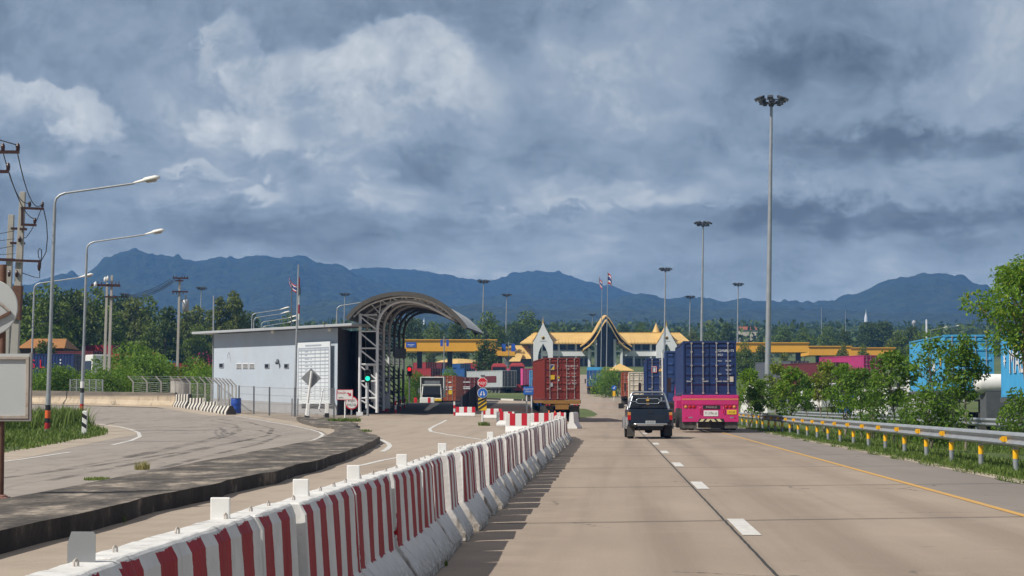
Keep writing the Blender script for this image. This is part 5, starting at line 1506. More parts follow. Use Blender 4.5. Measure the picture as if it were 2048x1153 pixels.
# red and white lane posts under the canopy
def lane_post(px, py, hpx, lab):
    p = G(px, py); s_ = p.y / F
    r = empty('lane_post', p, 0, lab, 'bollard', 'red and white lane posts')
    n = 4; h = hpx * s_
    for k_ in range(n):
        b = MB(); b.tube([(0, 0, h * k_ / n), (0, 0, h * (k_ + 1) / n)], .06, 8); b.build('post_band', M['red_sign' if k_ % 2 == 0 else 'white_paint'], r)
lane_post(791, 828, 34, 'red and white lane post nearest the front canopy column')
lane_post(801, 821, 28, 'red and white lane post under the canopy, second from the front on the left')
lane_post(809.5, 817, 24, 'red and white lane post under the canopy, farthest of the left posts')
lane_post(909, 832, 28, 'red and white lane post left of the road block with three patches')
b = MB(); b.prism([(0, 0), (.12, 0), (.12, .12), (0, .12)], (0, 0, 0), (1, 0, 0), (0, 0, 1), 1)
# dark sheeting right of the lane
Yd = 150.0; p = P(935, 815, Yd); gz = zt(p.x, Yd); s_ = Yd / F
sh = empty('sheeting_fence', (p.x, Yd, gz), 0, 'dark grey sheeting sloping down beside a white post, left of the stop sign', 'fence')
b = MB(); b.prism([(-12 * s_, 0), (18 * s_, 0), (18 * s_, PZ(770, Yd) - gz), (10 * s_, PZ(776, Yd) - gz), (-12 * s_, PZ(794, Yd) - gz)], (0, 0, 0), (1, 0, 0), (0, 0, 1), -.12); b.build('sheeting', M['dkgrey_c'], sh)
for x_, yy in ((-12, 792), (3, 780), (18, 768)):
    b = MB(); b.tube([(x_ * s_, -.08, 0), (x_ * s_, -.08, PZ(yy, Yd) - gz)], .06, 8); b.build('fence_post', M['white_paint' if x_ < 0 else 'galv_dark'], sh)
# boom barrier
p = G(770, 824); bg = empty('boom_barrier', p, 0, 'short white boom barrier cabinet with red foot in the canopy', 'barrier')
b = MB(); b.box(-.22, .22, -.18, .18, .2, 1.2); b.build('cabinet', M['white_paint'], bg, bevel=.03)
b = MB(); b.box(-.24, .24, -.2, .2, -.05, .2); b.build('cabinet_foot', M['red_sign'], bg)

# ------------------------------------------------------------------ wall, fence, drum and cylinder on the left
def wall_line(name, px_pts, Y_pts, h, th, m_, lab, cat='wall', cap=True):
    """px_pts: (px, py_base) with distances"""
    ps = [Vector((PX(px, Y), Y, 0)) for px, Y in zip(px_pts, Y_pts)]
    o0 = ps[0].copy(); o0.z = zt(o0.x, o0.y)
    r = empty(name, o0, 0, lab, cat)
    b = MB()
    fine_ = []
    for i in range(len(ps) - 1):
        n = max(1, int((ps[i + 1] - ps[i]).length / 2))
        for k_ in range(n): fine_.append(ps[i].lerp(ps[i + 1], k_ / n))
    fine_.append(ps[-1])
    vs = []; fs = []
    hs = h if callable(h) else (lambda t: h)
    for i, p in enumerate(fine_):
        d = fine_[min(i + 1, len(fine_) - 1)] - fine_[max(i - 1, 0)]; d.normalize(); nx = Vector((d.y, -d.x, 0))
        if nx.y > 0: nx = -nx
        z = zt(p.x, p.y) - o0.z; H_ = hs(i / (len(fine_) - 1))
        for (w_, hh_) in ((.32, -.3), (.32, .1), (.10, .42), (.085, 1.0), (-.085, 1.0), (-.3, -.3)):
            q = p - o0 + nx * w_ * th; vs.append((q.x, q.y, z + (hh_ * H_ if hh_ > 0 else hh_)))
    for i in range(len(fine_) - 1):
        for j in range(6): fs.append((i * 6 + j, i * 6 + (j + 1) % 6, (i + 1) * 6 + (j + 1) % 6, (i + 1) * 6 + j))
    fs.append(tuple(range(6))); fs.append(tuple((len(fine_) - 1) * 6 + j for j in range(5, -1, -1)))
    b.add(vs, fs); return r, b
wr_, b = wall_line('concrete_wall', (-40, 65, 200, 352), (171, 165, 158.5, 152), 1.0, 1.0, M['sandy'], 'low sandy concrete wall along the far side of the turning road')
b.build('wall_body', M['sandy'], wr_, bevel=.02)
def bw_unit(px0, Y0, px1, Y1, h, lab, k):
    a = Vector((PX(px0, Y0), Y0, 0)); c = Vector((PX(px1, Y1), Y1, 0)); a.z = zt(a.x, a.y)
    L = (c - a).xy.length; ang = math.atan2(c.y - a.y, c.x - a.x) - math.pi / 2
    r = empty('kerb_barrier', a, ang, lab, 'barrier', 'black and white kerb barriers')
    b = MB(); b.prism([(-.3, -.2), (.3, -.2), (.3, .08), (.12, .4), (.10, h), (-.10, h), (-.12, .4), (-.3, .08)], (0, 0, 0), (1, 0, 0), (0, 0, 1), -L); b.build('barrier_body', M['bw'], r, bevel=.02)
seg = [(354, 152), (382, 146), (410, 141), (437, 136), (464, 131.5)]
for k_ in range(4):
    bw_unit(seg[k_][0], seg[k_][1], seg[k_ + 1][0] - 1, seg[k_ + 1][1] + .1, (.88, .74, .60, .46)[k_], ('tallest', 'second tallest', 'second lowest', 'lowest')[k_] + ' black and white striped kerb barrier stepping down towards the blue drum', k_)
Yc = 160; p = P(361, 800, Yc); gz = zt(p.x, Yc)
cy = empty('concrete_cylinder', (p.x, Yc, gz), 0, 'squat round concrete well ring behind the fence below the transformer pole', 'well ring')
rr = 20 * Yc / F; hh = PZ(757, Yc) - gz
b = MB(); b.lathe([(rr, -.2), (rr, hh * .93), (rr * .97, hh), (rr * .85, hh), (rr * .85, hh - .5), (.001, hh - .5)], 28); b.build('ring_body', M['concrete'], cy)
b = MB(); b.lathe([(rr + .02, hh * .90), (rr + .03, hh * .95), (rr + .02, hh * 1.0)], 28); b.build('ring_rim', M['sandy'], cy)
p = G(472, 828); s_ = p.y / F
dr = empty('blue_drum', p, 0, 'blue plastic drum standing at the corner of the fence', 'drum')
b = MB(); r0 = 10.3 * s_; h0 = 30 * s_
b.lathe([(.001, 0), (r0 * .94, 0), (r0, .05), (r0, h0 * .3), (r0 * 1.03, h0 * .33), (r0, h0 * .36), (r0, h0 * .64), (r0 * 1.03, h0 * .67), (r0, h0 * .70), (r0, h0 - .06), (r0 * .93, h0), (.001, h0)], 24); b.build('drum_body', M['drum_blue'], dr)
b = MB(); b.lathe([(r0 * .95, h0 - .02), (r0 * 1.02, h0 - .01), (r0 * 1.02, h0 + .03), (r0 * .9, h0 + .03)], 24); b.build('drum_rim', M['drum_blue'], dr)

def fence(name, pxY, h, lab, n_post, angled=True, mesh=True, wires=(.1, .5, .95), pm='concrete_pole', side=1):
    ps = [Vector((PX(px, Y), Y, 0)) for px, Y in pxY]
    o0 = ps[0].copy(); o0.z = zt(o0.x, o0.y)
    r = empty(name, o0, 0, lab, 'fence')
    tot = [0]
    for i in range(len(ps) - 1): tot.append(tot[-1] + (ps[i + 1] - ps[i]).length)
    posts = []
    for k_ in range(n_post):
        t = tot[-1] * k_ / (n_post - 1); i = max(j for j in range(len(ps)) if tot[j] <= t + 1e-6); i = min(i, len(ps) - 2)
        q = ps[i].lerp(ps[i + 1], (t - tot[i]) / (tot[i + 1] - tot[i])); q.z = zt(q.x, q.y); posts.append(q - o0)
    for q in posts:
        b = MB(); b.bar(q + Vector((0, 0, -.3)), q + Vector((0, 0, h)), .09, .09)
        if angled: b.bar(q + Vector((0, 0, h - .03)), q + Vector((-.42 * side, 0, h + .42)), .08, .08)
        b.build('fence_post', M[pm], r)
    b = MB()
    for w_ in wires:
        for i in range(len(posts) - 1): b.tube([posts[i] + Vector((0, .05, h * w_)), posts[i + 1] + Vector((0, .05, h * w_))], .012, 4, cap=False)
    if angled:
        for f in (.3, .6, .95):
            for i in range(len(posts) - 1): b.tube([posts[i] + Vector((-.42 * f * side, 0, h + .42 * f)), posts[i + 1] + Vector((-.42 * f * side, 0, h + .42 * f))], .01, 4, cap=False)
    b.build('fence_wire', M['galv'], r)
    if mesh:
        b = MB()
        for i in range(len(posts) - 1): b.quad(posts[i] + Vector((0, .06, .05)), posts[i + 1] + Vector((0, .06, .05)), posts[i + 1] + Vector((0, .06, h)), posts[i] + Vector((0, .06, h)))
        b.build('chain_link', M['mesh'], r)
    return r
fence('chain_link_fence', [(140, 163), (205, 160.5)], 1.9, 'short grid fence panel between the hedges left of the power poles', 6, False, True, (.05, .35, .65, .98), 'galv')
fence('chain_link_fence', [(266, 159.5), (352, 156), (420, 149), (472, 137)], 1.75, 'wire fence with angled post tops from the hedge to the blue drum', 16, True, True)
fence('chain_link_fence', [(478, 137), (545, 130.5), (610, 127.5), (668, 126.5)], 1.75, 'low wire fence of thin dark posts running in front of the gatehouse', 5, False, True, (.1, .4, .7, .97), 'galv_dark')

# ------------------------------------------------------------------ shipping containers
def corr_side(L, H, z0, x, sgn, depth=.036, pitch=.28):
    """corrugated long side in the plane x, facing sgn"""
    b = MB(); n = max(4, int(L / pitch)); p = L / n; prof = []
    for i in range(n):
        y = i * p
        prof += [(y, 0), (y + p * .26, 0), (y + p * .5, depth), (y + p * .76, depth)]
    prof.append((L, 0))
    vs = []; fs = []
    for (y, d) in prof: vs += [(x - sgn * d, y, z0), (x - sgn * d, y, z0 + H)]
    for i in range(len(prof) - 1):
        f = (2 * i, 2 * i + 2, 2 * i + 3, 2 * i + 1); fs.append(f if sgn > 0 else f[::-1])
    b.add(vs, fs); return b
def container(loc, rz, m_, lab, L=12.19, H=2.59, W_=2.44, rear=True, detail=True, group='shipping containers', name='shipping_container', ribs=5, door_mat=None, rods=True):
    r = empty(name, loc, rz, lab, 'container', group)
    hw = W_ / 2; dm = door_mat or m_
    for sg in (-1, 1): corr_side(L - .2, H - .22, .11, sg * (hw - .02), sg).build('side_panel', m_, r).location = (0, .1, 0)
    b = MB(); b.box(-hw + .06, hw - .06, .08, L - .08, H - .06, H - .035); b.build('roof_panel', m_, r)
    b = MB()
    t = .075
    for sx in (-1, 1):
        for y in (0, L - .12): b.box(sx * hw - (t if sx > 0 else -0) - (0), sx * hw + (0 if sx > 0 else t), y, y + .12, 0, H)
        b.box(sx * hw - (t if sx > 0 else 0), sx * hw + (0 if sx > 0 else t), .12, L - .12, 0, .14)
        b.box(sx * hw - (.06 if sx > 0 else 0), sx * hw + (0 if sx > 0 else .06), .12, L - .12, H - .08, H)
    for y in (0, L - .1):
        b.box(-hw + t, hw - t, y, y + .1, 0, .12); b.box(-hw + t, hw - t, y, y + .1, H - .10, H)
    b.build('frame', m_, r, bevel=.008 if detail else 0, seg=1)
    b = MB(); b.box(-hw + t, hw - t, L - .06, L - .03, .12, H - .1); b.build('front_wall', m_, r)
    if detail:
        cm = MB()
        for sx in (-1, 1):
            for z in (0, H - .115):
                for y in (-.008, L - .17): cm.box(sx * hw - (.165 if sx > 0 else .006), sx * hw + (.006 if sx > 0 else .165), y, y + .178, z - .004, z + .12)
        cm.build('corner_casting', dm, r)
    # doors with pressed panels
    for sx in (-1, 1):
        x0, x1 = (.012, hw - .085) if sx > 0 else (-hw + .085, -.012)
        d = MB(); z0, z1 = .13, H - .115
        d.box(x0, x1, .045, .075, z0, z1)
        nr = ribs; px0 = x0 + .06; px1 = x1 - .06; hh = (z1 - z0 - .12) / nr
        for k in range(nr):
            za = z0 + .06 + hh * k; zb = za + hh
            # pressed panel: proud flat, sloping to a recess above
            zs = [(za, .043), (za + hh * .62, .043), (za + hh * .74, .006), (za + hh * .92, .006), (zb, .043)]
            vs = []; fs = []
            for (z, y) in zs: vs += [(px0, y - .004, z), (px1, y - .004, z)]
            for q in range(4): fs.append((2 * q, 2 * q + 1, 2 * q + 3, 2 * q + 2))
            # cheeks
            d.add(vs, fs)
            d.add([(px0, .0445, za + hh * .6), (px0, .0015, za + hh * .74), (px0, .0015, za + hh * .92), (px0, .0445, zb)], [(0, 1, 2, 3)])
            d.add([(px1, .0445, za + hh * .6), (px1, .0015, za + hh * .74), (px1, .0015, za + hh * .92), (px1, .0445, zb)], [(3, 2, 1, 0)])
        do = d.build('door', dm, r)
        if rods:
            for xr in ((x0 + (x1 - x0) * .27, x0 + (x1 - x0) * .74)):
                q = MB(); q.tube([(xr, -.02, .06), (xr, -.02, H - .05)], .019, 8)
                for z in (.10, H * .3, H * .55, H * .8, H - .1): q.box(xr - .045, xr + .045, -.03, .01, z - .035, z + .035)
                q.build('locking_rod', M['rod'], do)
                if detail:
                    q = MB(); q.bar((xr - .03, -.045, H * .255), (xr + .24 * (1 if xr * sx < abs(x0 + (x1 - x0) * .5) else -1), -.045, H * .26), .03, .05); q.build('rod_handle', M['rod'], do)
    return r
def rear_mark(r, x, z, w_, h, m_, name='marking', y=-.012, lab=None):
    b = MB(); b.box(x - w_ / 2, x + w_ / 2, y, y + .004, z - h / 2, z + h / 2); o = b.build(name, m_, r)
    if lab: o['label'] = lab
    return o
def rear_text(r, txt, x, z, s_, m_=None, y=-.0135, align='CENTER', sx=1.0):
    return text_mesh('lettering', txt, s_, (x, y, z), (math.pi / 2, 0, 0), m_ or M['stencil'], r, align, sx=sx)

# ------------------------------------------------------------------ wheels, trailers and trucks
def wheel(root, x, y, r, w_, dual=False, rim='grey_trim'):
    o = bpy.data.objects.new('wheel', None); COL.objects.link(o); kid(o, root); o.location = (x, y, r)
    for k in range(2 if dual else 1):
        dx_ = k * (w_ + .05) * (-1 if x > 0 else 1)
        b = MB(); hw = w_ / 2
        b.lathe([(r * .58, -hw * .9), (r * .62, -hw), (r * .93, -hw), (r, -hw * .7), (r, hw * .7), (r * .93, hw), (r * .62, hw), (r * .58, hw * .9)], 28, (dx_, 0, 0), 0, 'X'); b.build('tyre', M['rubber'], o)
        b = MB(); s_ = -1 if x < 0 else 1
        b.lathe([(.001, s_ * hw * .35), (r * .2, s_ * hw * .4), (r * .25, s_ * hw * .15), (r * .5, s_ * hw * .1), (r * .6, s_ * hw * .85)], 20, (dx_, 0, 0), 0, 'X'); b.build('rim', M[rim], o)
    return o
def trailer(loc, rz, lab, pm, deck=1.25, L=12.6, W_=2.5, cab=True, cabm=None, rear='plain', axles=(1.3, 2.6, 3.9), name='container_truck', group='container trucks', cabh=3.1):
    r = empty(name, loc, rz, lab, 'truck', group)
    b = MB(); b.box(-.55, -.40, .0, L, deck - .38, deck); b.box(.40, .55, .0, L, deck - .38, deck)
    for y in (.1, 2.0, 4.5, 7, 9.5, L - .3): b.box(-W_ / 2 + .05, W_ / 2 - .05, y, y + .18, deck - .2, deck - .002)
    for sx in (-1, 1): b.box(sx * W_ / 2 - .05, sx * W_ / 2 + .05, .25, L, deck - .2, deck - .004)
    b.build('chassis_frame', pm, r)
    for y in axles:
        for sx in (-1, 1): wheel(r, sx * (W_ / 2 - .16), y, .50, .27, True)
        b = MB(); b.tube([(-W_ / 2 + .3, y, .5), (W_ / 2 - .3, y, .5)], .075, 8); b.build('axle', M['chassis'], r)
    for sx in (-1, 1):
        b = MB(); b.box(sx * .9 - .06, sx * .9 + .06, L - 3.0, L - 2.85, .35, deck - .2); b.build('landing_leg', M['chassis'], r)
        b = MB(); xa = sx * (W_ / 2 - .36); b.box(xa - .34, xa + .34, axles[0] - .72, axles[0] - .70, .10, deck - .42); b.build('mud_flap', M['flap'], r)
    if cab:
        cm = cabm or pm; y0 = L - 1.2
        b = MB(); b.tbox((-1.2, 1.2, y0 + 1.7, y0 + 3.7, .75), (-1.2, 1.2, y0 + 1.7, y0 + 3.75, 1.7)); b.tbox((-1.2, 1.2, y0 + 1.7, y0 + 3.75, 1.7), (-1.08, 1.08, y0 + 1.75, y0 + 3.4, cabh)); b.build('cab', cm, r, bevel=.06)
        b = MB(); b.box(-.5, .5, y0 - 1.5, y0 + 3.6, .6, .85); b.box(-1.1, 1.1, y0 + 3.65, y0 + 3.85, .4, .8); b.build('tractor_frame', M['chassis'], r)
        b = MB(); b.box(-.8, .8, y0 + 1.74, y0 + 1.76, 1.8, cabh - .35); b.build('rear_window', M['glass'], r)
        for sx in (-1, 1):
            wheel(r, sx * 1.02, y0 + 3.0, .5, .3); wheel(r, sx * (W_ / 2 - .16), y0 - .4, .5, .27, True)
            b = MB(); b.tube([(sx * 1.15, y0 + 3.5, 2.5), (sx * 1.5, y0 + 3.6, 2.5)], .02, 6); b.box(sx * 1.46 - .1, sx * 1.46 + .1, y0 + 3.56, y0 + 3.64, 1.85, 2.6); b.build('wing_mirror', M['black'], r)
    return r
def edge_x(px, Y): return PX(px, Y)

# ---- magenta trailer with the blue container, right lane
TY = 96.5; tz = zt(PX(1416, TY), TY) + .10; tx = PX(1420.5, TY)
tr = trailer((tx, TY, tz), -math.atan(RD), 'magenta container trailer with a white number plate and round rear lights in the right lane', M['pink_truck'], 1.58, 12.6, 2.58, True, M['pink_truck'], axles=(1.6, 2.95, 4.3))
b = MB(); W2 = 1.29
b.box(-W2, W2, -.05, .35, 1.18, 1.63); b.build('rear_bumper', M['pink_truck'], tr, bevel=.015)
b = MB()
b.prism([(-W2, .40), (-.52, .40), (-.47, .50), (.58, .50), (.62, .40), (W2, .40), (W2, 1.18), (-W2, 1.18)], (0, -.03, 0), (1, 0, 0), (0, 0, 1), -.09)
lp_ = b.build('lamp_panel', M['pink_truck'], tr, bevel=.01)
b = MB(); b.box(-W2, W2, -.056, -.05, 1.40, 1.475); b.build('reflective_strip', mat('orange_strip', (.62, .19, .10), .5, 0, .1, 8), tr)
for sx, xs in ((-1, (-1.12, -.93, -.75)), (1, (.74, .92, 1.10))):
    b = MB(); b.box(xs[0] - .12, xs[2] + .12, -.034, -.03, 1.03, 1.15); b.build('lamp_recess', mat('dark_pink_recess', (.30, .015, .06), .5, 0, .1), tr)
    for k, x in enumerate(xs):
        b = MB(); b.lathe([(.001, -.02), (.055, -.015), (.072, .0), (.072, .03)], 16, (x, -.04, 1.085), 0, 'Y'); b.build('tail_lamp', M['tail_amber'] if (sx < 0 and k == 0) or (sx > 0 and k == 2) else M['tail_red'], tr)
b = MB(); b.box(-.34, .44, -.05, -.03, .99, 1.15); b.build('name_board', M['black'], tr)
rear_text(tr, 'PANUS', .05, 1.07, .13, mat('worn_letters', (.45, .36, .34), .6, 0, .2), -.055, sx=1.25)
b = MB(); b.box(-.30, .36, -.05, -.03, .66, .92); b.build('number_plate', M['white_paint'], tr, bevel=.015)
rear_text(tr, '71-3796 ชร', .03, .785, .17, M['print_black'], -.052, sx=.72)
b = MB(); b.box(.76, 1.20, -.05, -.03, .74, .95); b.build('yellow_plate', M['yellow_sign'], tr, bevel=.012)
rear_text(tr, 'วัตถุ 88', .98, .845, .12, M['print_black'], -.052, sx=.8)
for x in (-.46, .60):
    b = MB(); b.tube([(x, -.03, .80), (x, -.09, .82), (x, -.09, 1.06), (x, -.03, 1.08)], .016, 6); b.build('grab_handle', M['tail_red'], tr)
for x in (-1.1, 1.12):
    b = MB(); b.prism([(-.05, 0), (.05, 0), (0, .085)], (x, -.032, .56), (1, 0, 0), (0, 0, 1), .006); b.build('triangle_reflector', M['tail_red'], tr)
for x in (-.9, .98):
    b = MB(); b.box(x - .09, x + .09, -.036, -.03, .575, .63); b.build('maker_badge', M['chrome'], tr)
b = MB(); b.prism([(-.56, .40), (.66, .40), (.60, .55), (-.50, .55)], (0, -.036, 0), (1, 0, 0), (0, 0, 1), .004); b.build('hazard_strip', M['black'], tr)
for k, (xa, sl) in enumerate(((-.44, .10), (-.17, .10), (.17, -.10), (.44, -.10))):
    b = MB(); b.prism([(xa - .07, .415), (xa + .09, .415), (xa + .09 + sl, .535), (xa - .07 + sl, .535)], (0, -.043, 0), (1, 0, 0), (0, 0, 1), .004); b.build('hazard_chevron', mat('pale_yellow', (.62, .55, .32), .6, 0, .1, 8) if k == 0 else bpy.data.materials['pale_yellow'], tr)
for x0, x1 in ((-1.26, -.66), (.66, 1.26)):
    b = MB(); b.box(x0, x1, .06, .075, .10, .40); b.build('mud_flap', M['flap'], tr)
b = MB(); b.box(-.55, .05, .4, .42, .12, .40); b.build('rear_guard', M['flap'], tr)
b = MB(); b.box(.05, .66, .3, .5, .10, .5); b.build('under_box', M['black'], tr)
cx0 = tx + .015
c1 = container((cx0, TY + .35, tz + 1.62), -math.atan(RD), M['navy'], 'dark blue ribbed container with white stencils riding on the magenta trailer', H=2.5)
for (x, z, t_, s_) in ((.52, 2.05, 'TGHU', .16), (.90, 2.05, '680172', .15), (.47, 1.86, '45G1', .14), (.47, 1.58, 'MAX.', .09), (.85, 1.58, '30,480', .1), (.86, 1.36, '3,800', .1), (.86, 1.17, '26,680', .1), (.47, .98, 'CU.', .09), (.86, .98, '76.4', .1)):
    rear_text(c1, t_, x, z, s_, y=-.006)
rear_mark(c1, 1.00, .74, .17, .24, M['cream'], 'rating_plate', -.008)
# a tie rod and tarpaulin bar left of the container
# ---- second blue container truck farther up the same lane
TY2 = 139.0; hx = PX(1293, TY2) + 1.22; tz2 = PZ(800, TY2) - 1.35
t2 = trailer((hx, TY2, max(zt(hx, TY2), tz2)), -math.atan(RD), 'container truck ahead in the right lane, half hidden by the blue container', M['chassis'], 1.35, 12.6, 2.5, True, M['pink_truck'])
c2 = container((hx, TY2 + .1, t2.location.z + 1.36), -math.atan(RD), M['navy'], 'dark blue container with a red and white square sticker, half hidden in the right lane', H=2.75)
rear_mark(c2, -.70, 2.0, .36, .42, M['print_red'], 'sticker', -.012)
rear_mark(c2, -.70, 2.0, .30, .36, M['print_white'], 'sticker', -.016)
for x in (-.77, -.63):
    b = MB(); b.box(x - .025, x + .025, -.022, -.017, 1.84, 2.1); b.box(x - .06, x + .06, -.022, -.017, 2.1, 2.15); b.build('sticker_mark', M['navy2'], c2)
b = MB(); b.prism([(-.13, 0), (.13, 0), (0, .24)], (-.28, -.018, 1.88), (1, 0, 0), (0, 0, 1), .004); b.build('warning_triangle', M['amber'], c2)
b = MB(); b.tube([(0, 0, 0), (0, 0, 4.2)], .045, 8); o = b.build('white_pole', M['white_paint']); tag(o, 'thin white upright pole between the two blue containers', 'pole'); p = P(1325, 795, 118); o.location = (p.x, 118, zt(p.x, 118))
lb = container((PX(1338, 121) + .30, 121, zt(8, 121) + 1.45), -math.atan(RD), M['navy2'], 'narrow lighter blue box body seen between the two dark blue containers', L=3.0, H=2.9, W_=1.0, detail=False, rods=False)
b = MB(); b.box(-.55, .55, -.05, 3.4, .55, 1.44); 
tb = empty('truck', (PX(1338, 121) + .30, 121, zt(8, 121)), -math.atan(RD), 'small truck chassis under the lighter blue box in the right lane', 'truck'); b.build('chassis_frame', M['chassis'], tb)
for sx in (-.42, .42):
    wheel(tb, sx, .6, .45, .25); wheel(tb, sx, 2.6, .45, .25)

# ---- brown container truck, left lane
BY = 143.0; bh = .055
bxx = PX(1124.3, BY); bzz = zt(bxx, BY)
t3 = trailer((bxx, BY, bzz), bh, 'brown container truck with worn yellow rear frame keeping to the left lane', M['yellow_rust'], 1.42, 12.6, 2.5, True, M['blue_c'], cabh=3.0)
b = MB(); b.box(-1.25, 1.25, -.05, .2, 1.16, 1.40); b.build('rear_bumper', M['yellow_rust'], t3, bevel=.015)
b = MB(); b.box(-.45, .45, -.02, .2, .78, 1.16); b.build('rear_bracket', M['yellow_rust'], t3, bevel=.02)
b = MB(); b.box(-1.22, -.5, .0, .18, 1.0, 1.1); b.box(.5, 1.22, .0, .18, 1.0, 1.1); b.build('lamp_bar', M['chassis'], t3)
for x in (-1.05, -.85, .85, 1.05):
    b = MB(); b.lathe([(.001, -.02), (.06, -.01), (.07, .03)], 12, (x, -.02, 1.08), 0, 'Y'); b.build('tail_lamp', M['tail_red'], t3)
c3 = container((bxx, BY + .05, bzz + 1.45), bh, M['brown_c'], 'oxide brown container with white stencils and yellow stickers on the left lane truck', H=2.85)
rear_mark(c3, -.66, 2.2, .27, .36, M['print_white'], 'flag_sticker'); 
b = MB(); b.prism([(-.12, -.15), (.12, .15), (-.12, .15)], (-.66, -.018, 2.2), (1, 0, 0), (0, 0, 1), .004); b.build('sticker_mark', M['navy2'], c3)
b = MB(); b.prism([(-.10, -.15), (.12, -.15), (.12, .10)], (-.66, -.018, 2.2), (1, 0, 0), (0, 0, 1), .004); b.build('sticker_mark', M['yellow_sign'], c3)
rear_mark(c3, -.66, 1.52, .30, .30, M['yellow_sign'], 'yellow_sticker')
b = MB(); b.prism([(-.12, 0), (.12, 0), (0, .2)], (-.26, -.018, 1.45), (1, 0, 0), (0, 0, 1), .004); b.build('warning_triangle', M['yellow_sign'], c3)
rear_mark(c3, -.26, 1.33, .12, .13, M['print_white'], 'sticker')
rear_mark(c3, -.74, 1.02, .20, .26, M['grey_c'], 'rating_plate')
for (x, z, t_, s_) in ((.42, 2.28, 'YMLU', .16), (.85, 2.28, '843217', .15), (.42, 2.08, '45', .16), (.85, 2.12, '45G1', .12), (.40, 1.78, 'MAX', .11), (.80, 1.78, '32,500', .12), (.40, 1.56, 'TARE', .10), (.80, 1.56, '3,870', .12), (.40, 1.30, 'NET', .11), (.80, 1.30, '28,630', .12), (.42, 1.08, 'CU.M', .12), (.82, 1.10, '76.3', .18)):
    rear_text(c3, t_, x, z, s_, y=-.006)

# ---- small blue truck far up the road
Y4 = 333.0; x4 = PX(1190, Y4); z4 = zt(x4, Y4)
t4 = trailer((x4, Y4, z4), -.03, 'distant container truck driving away up the road', M['yellow_rust'], 1.25, 12.0, 2.4, True, M['blue_c'], cabh=2.9)
c4 = container((x4, Y4, z4 + 1.26), -.03, M['blue_c'], 'small bright blue container with a white logo far up the road', H=2.55)
rear_text(c4, 'L', -.62, 1.35, .9, M['stencil']); rear_text(c4, 'UESU\n22G1', .6, 1.85, .26, M['stencil'])
rt = MB(); rt.box(-1.2, 1.2, .05, 11.5, 2.56, 3.05); o = rt.build('roof_tarpaulin', M['cyan'], c4)

# ---- orange and cream boxes ahead of the pickup
def truck_box(pxl, pyt, Y, m_, lab, tlab, W_=2.44, H=2.6, L=12.19, rz=-RD, deck=1.2, cabm=None, axles=(1.3, 2.6, 3.9), **kw):
    x = PX(pxl, Y) + W_ / 2; z = zt(x, Y)
    zc = max(z + .9, PZ(pyt, Y) - H)
    t = trailer((x, Y, z), rz, tlab, M['chassis'], zc - z - .02, L + .3, W_, True, cabm or M['white_paint'], axles=axles)
    return container((x, Y, zc), rz, m_, lab, L=L, H=H, W_=W_, detail=False, **kw), t
c5, t5 = truck_box(1243, 751, 228, M['orange_c'], 'rust orange container seen left of the pickup roof', 'truck under the rust orange container beyond the pickup')
for z in (2.05, 1.75): rear_mark(c5, -.3, z, .5, .16, M['stencil'])
rear_mark(c5, -.3, 1.35, .2, .3, M['yellow_sign'], 'sticker')
c6, t6 = truck_box(1257.5, 752, 188, M['cream'], 'cream painted box body between the orange container and the blue one', 'truck under the cream box body ahead of the pickup', L=8, rods=True)

# ---- oncoming white box truck under the canopy
Y7 = 214.0; x7 = PX(863, Y7); z7 = zt(x7, Y7)
ot = empty('box_truck', (x7, Y7, z7), 0, 'white box truck with dark windscreen coming out from under the canopy', 'truck')
b = MB(); b.tbox((-1.02, 1.02, 0, 1.7, .5), (-1.02, 1.02, .0, 1.7, 1.15)); b.tbox((-1.02, 1.02, 0, 1.7, 1.15), (-.92, .92, .28, 1.7, 2.05)); b.build('cab', M['white_paint'], ot, bevel=.05)
b = MB(); b.add([(-.92, -.015, 1.14), (.92, -.015, 1.14), (.86, .215, 1.95), (-.86, .215, 1.95)], [(0, 1, 2, 3)]); b.add([(-.93, -.02, .80), (.93, -.02, .80), (.93, -.02, 1.13), (-.93, -.02, 1.13)], [(0, 1, 2, 3)]); b.build('windscreen', M['glass'], ot)
b = MB(); b.box(-.95, .95, .1, .4, 2.06, 2.16); b.build('sun_visor', M['white_paint'], ot)
b = MB(); b.box(-1.22, 1.22, 1.8, 7.5, .85, 2.95); b.build('cargo_box', M['bld_dark'], ot, bevel=.02)
b = MB()
for a in ((-1.22, -1.14, 1.76, 1.8, .85, 2.95), (1.14, 1.22, 1.76, 1.8, .85, 2.95), (-1.14, 1.14, 1.76, 1.8, 2.87, 2.95)): b.box(*a)
b.build('box_frame', M['white_paint'], ot)
b = MB(); b.box(-1.03, 1.03, -.12, .05, .45, .68); b.build('front_bumper', M['yellow_sign'], ot, bevel=.03)
b = MB(); b.box(-.8, .8, 1.74, 1.76, 2.2, 2.55); b.build('box_lettering_panel', M['galv_dark'], ot)
for sx in (-1, 1):
    wheel(ot, sx * .85, .9, .4, .24); wheel(ot, sx * .85, 5.6, .4, .24)
    b = MB(); b.tube([(sx * 1.0, .2, 1.6), (sx * 1.28, .0, 1.6)], .02, 6); b.box(sx * 1.28 - .09, sx * 1.28 + .09, -.03, .03, 1.25, 1.75); b.build('wing_mirror', M['grey_trim'], ot)
    b = MB(); b.box(sx * .78 - .16, sx * .78 + .16, -.01, .02, .78, .98); b.build('headlight', M['chrome'], ot)
p = G(852, 806); bl = empty('water_barrier', (PX(852, 190), 190, zt(PX(852, 190), 190)), 0, 'white and red plastic barrier in front of the oncoming box truck', 'barrier')
zb0 = PZ(806, 190) - bl.location.z
b = MB(); b.box(-.55, .75, -.2, .2, 0, zb0 + .48); b.build('barrier_body', M['white_paint'], bl, bevel=.06)
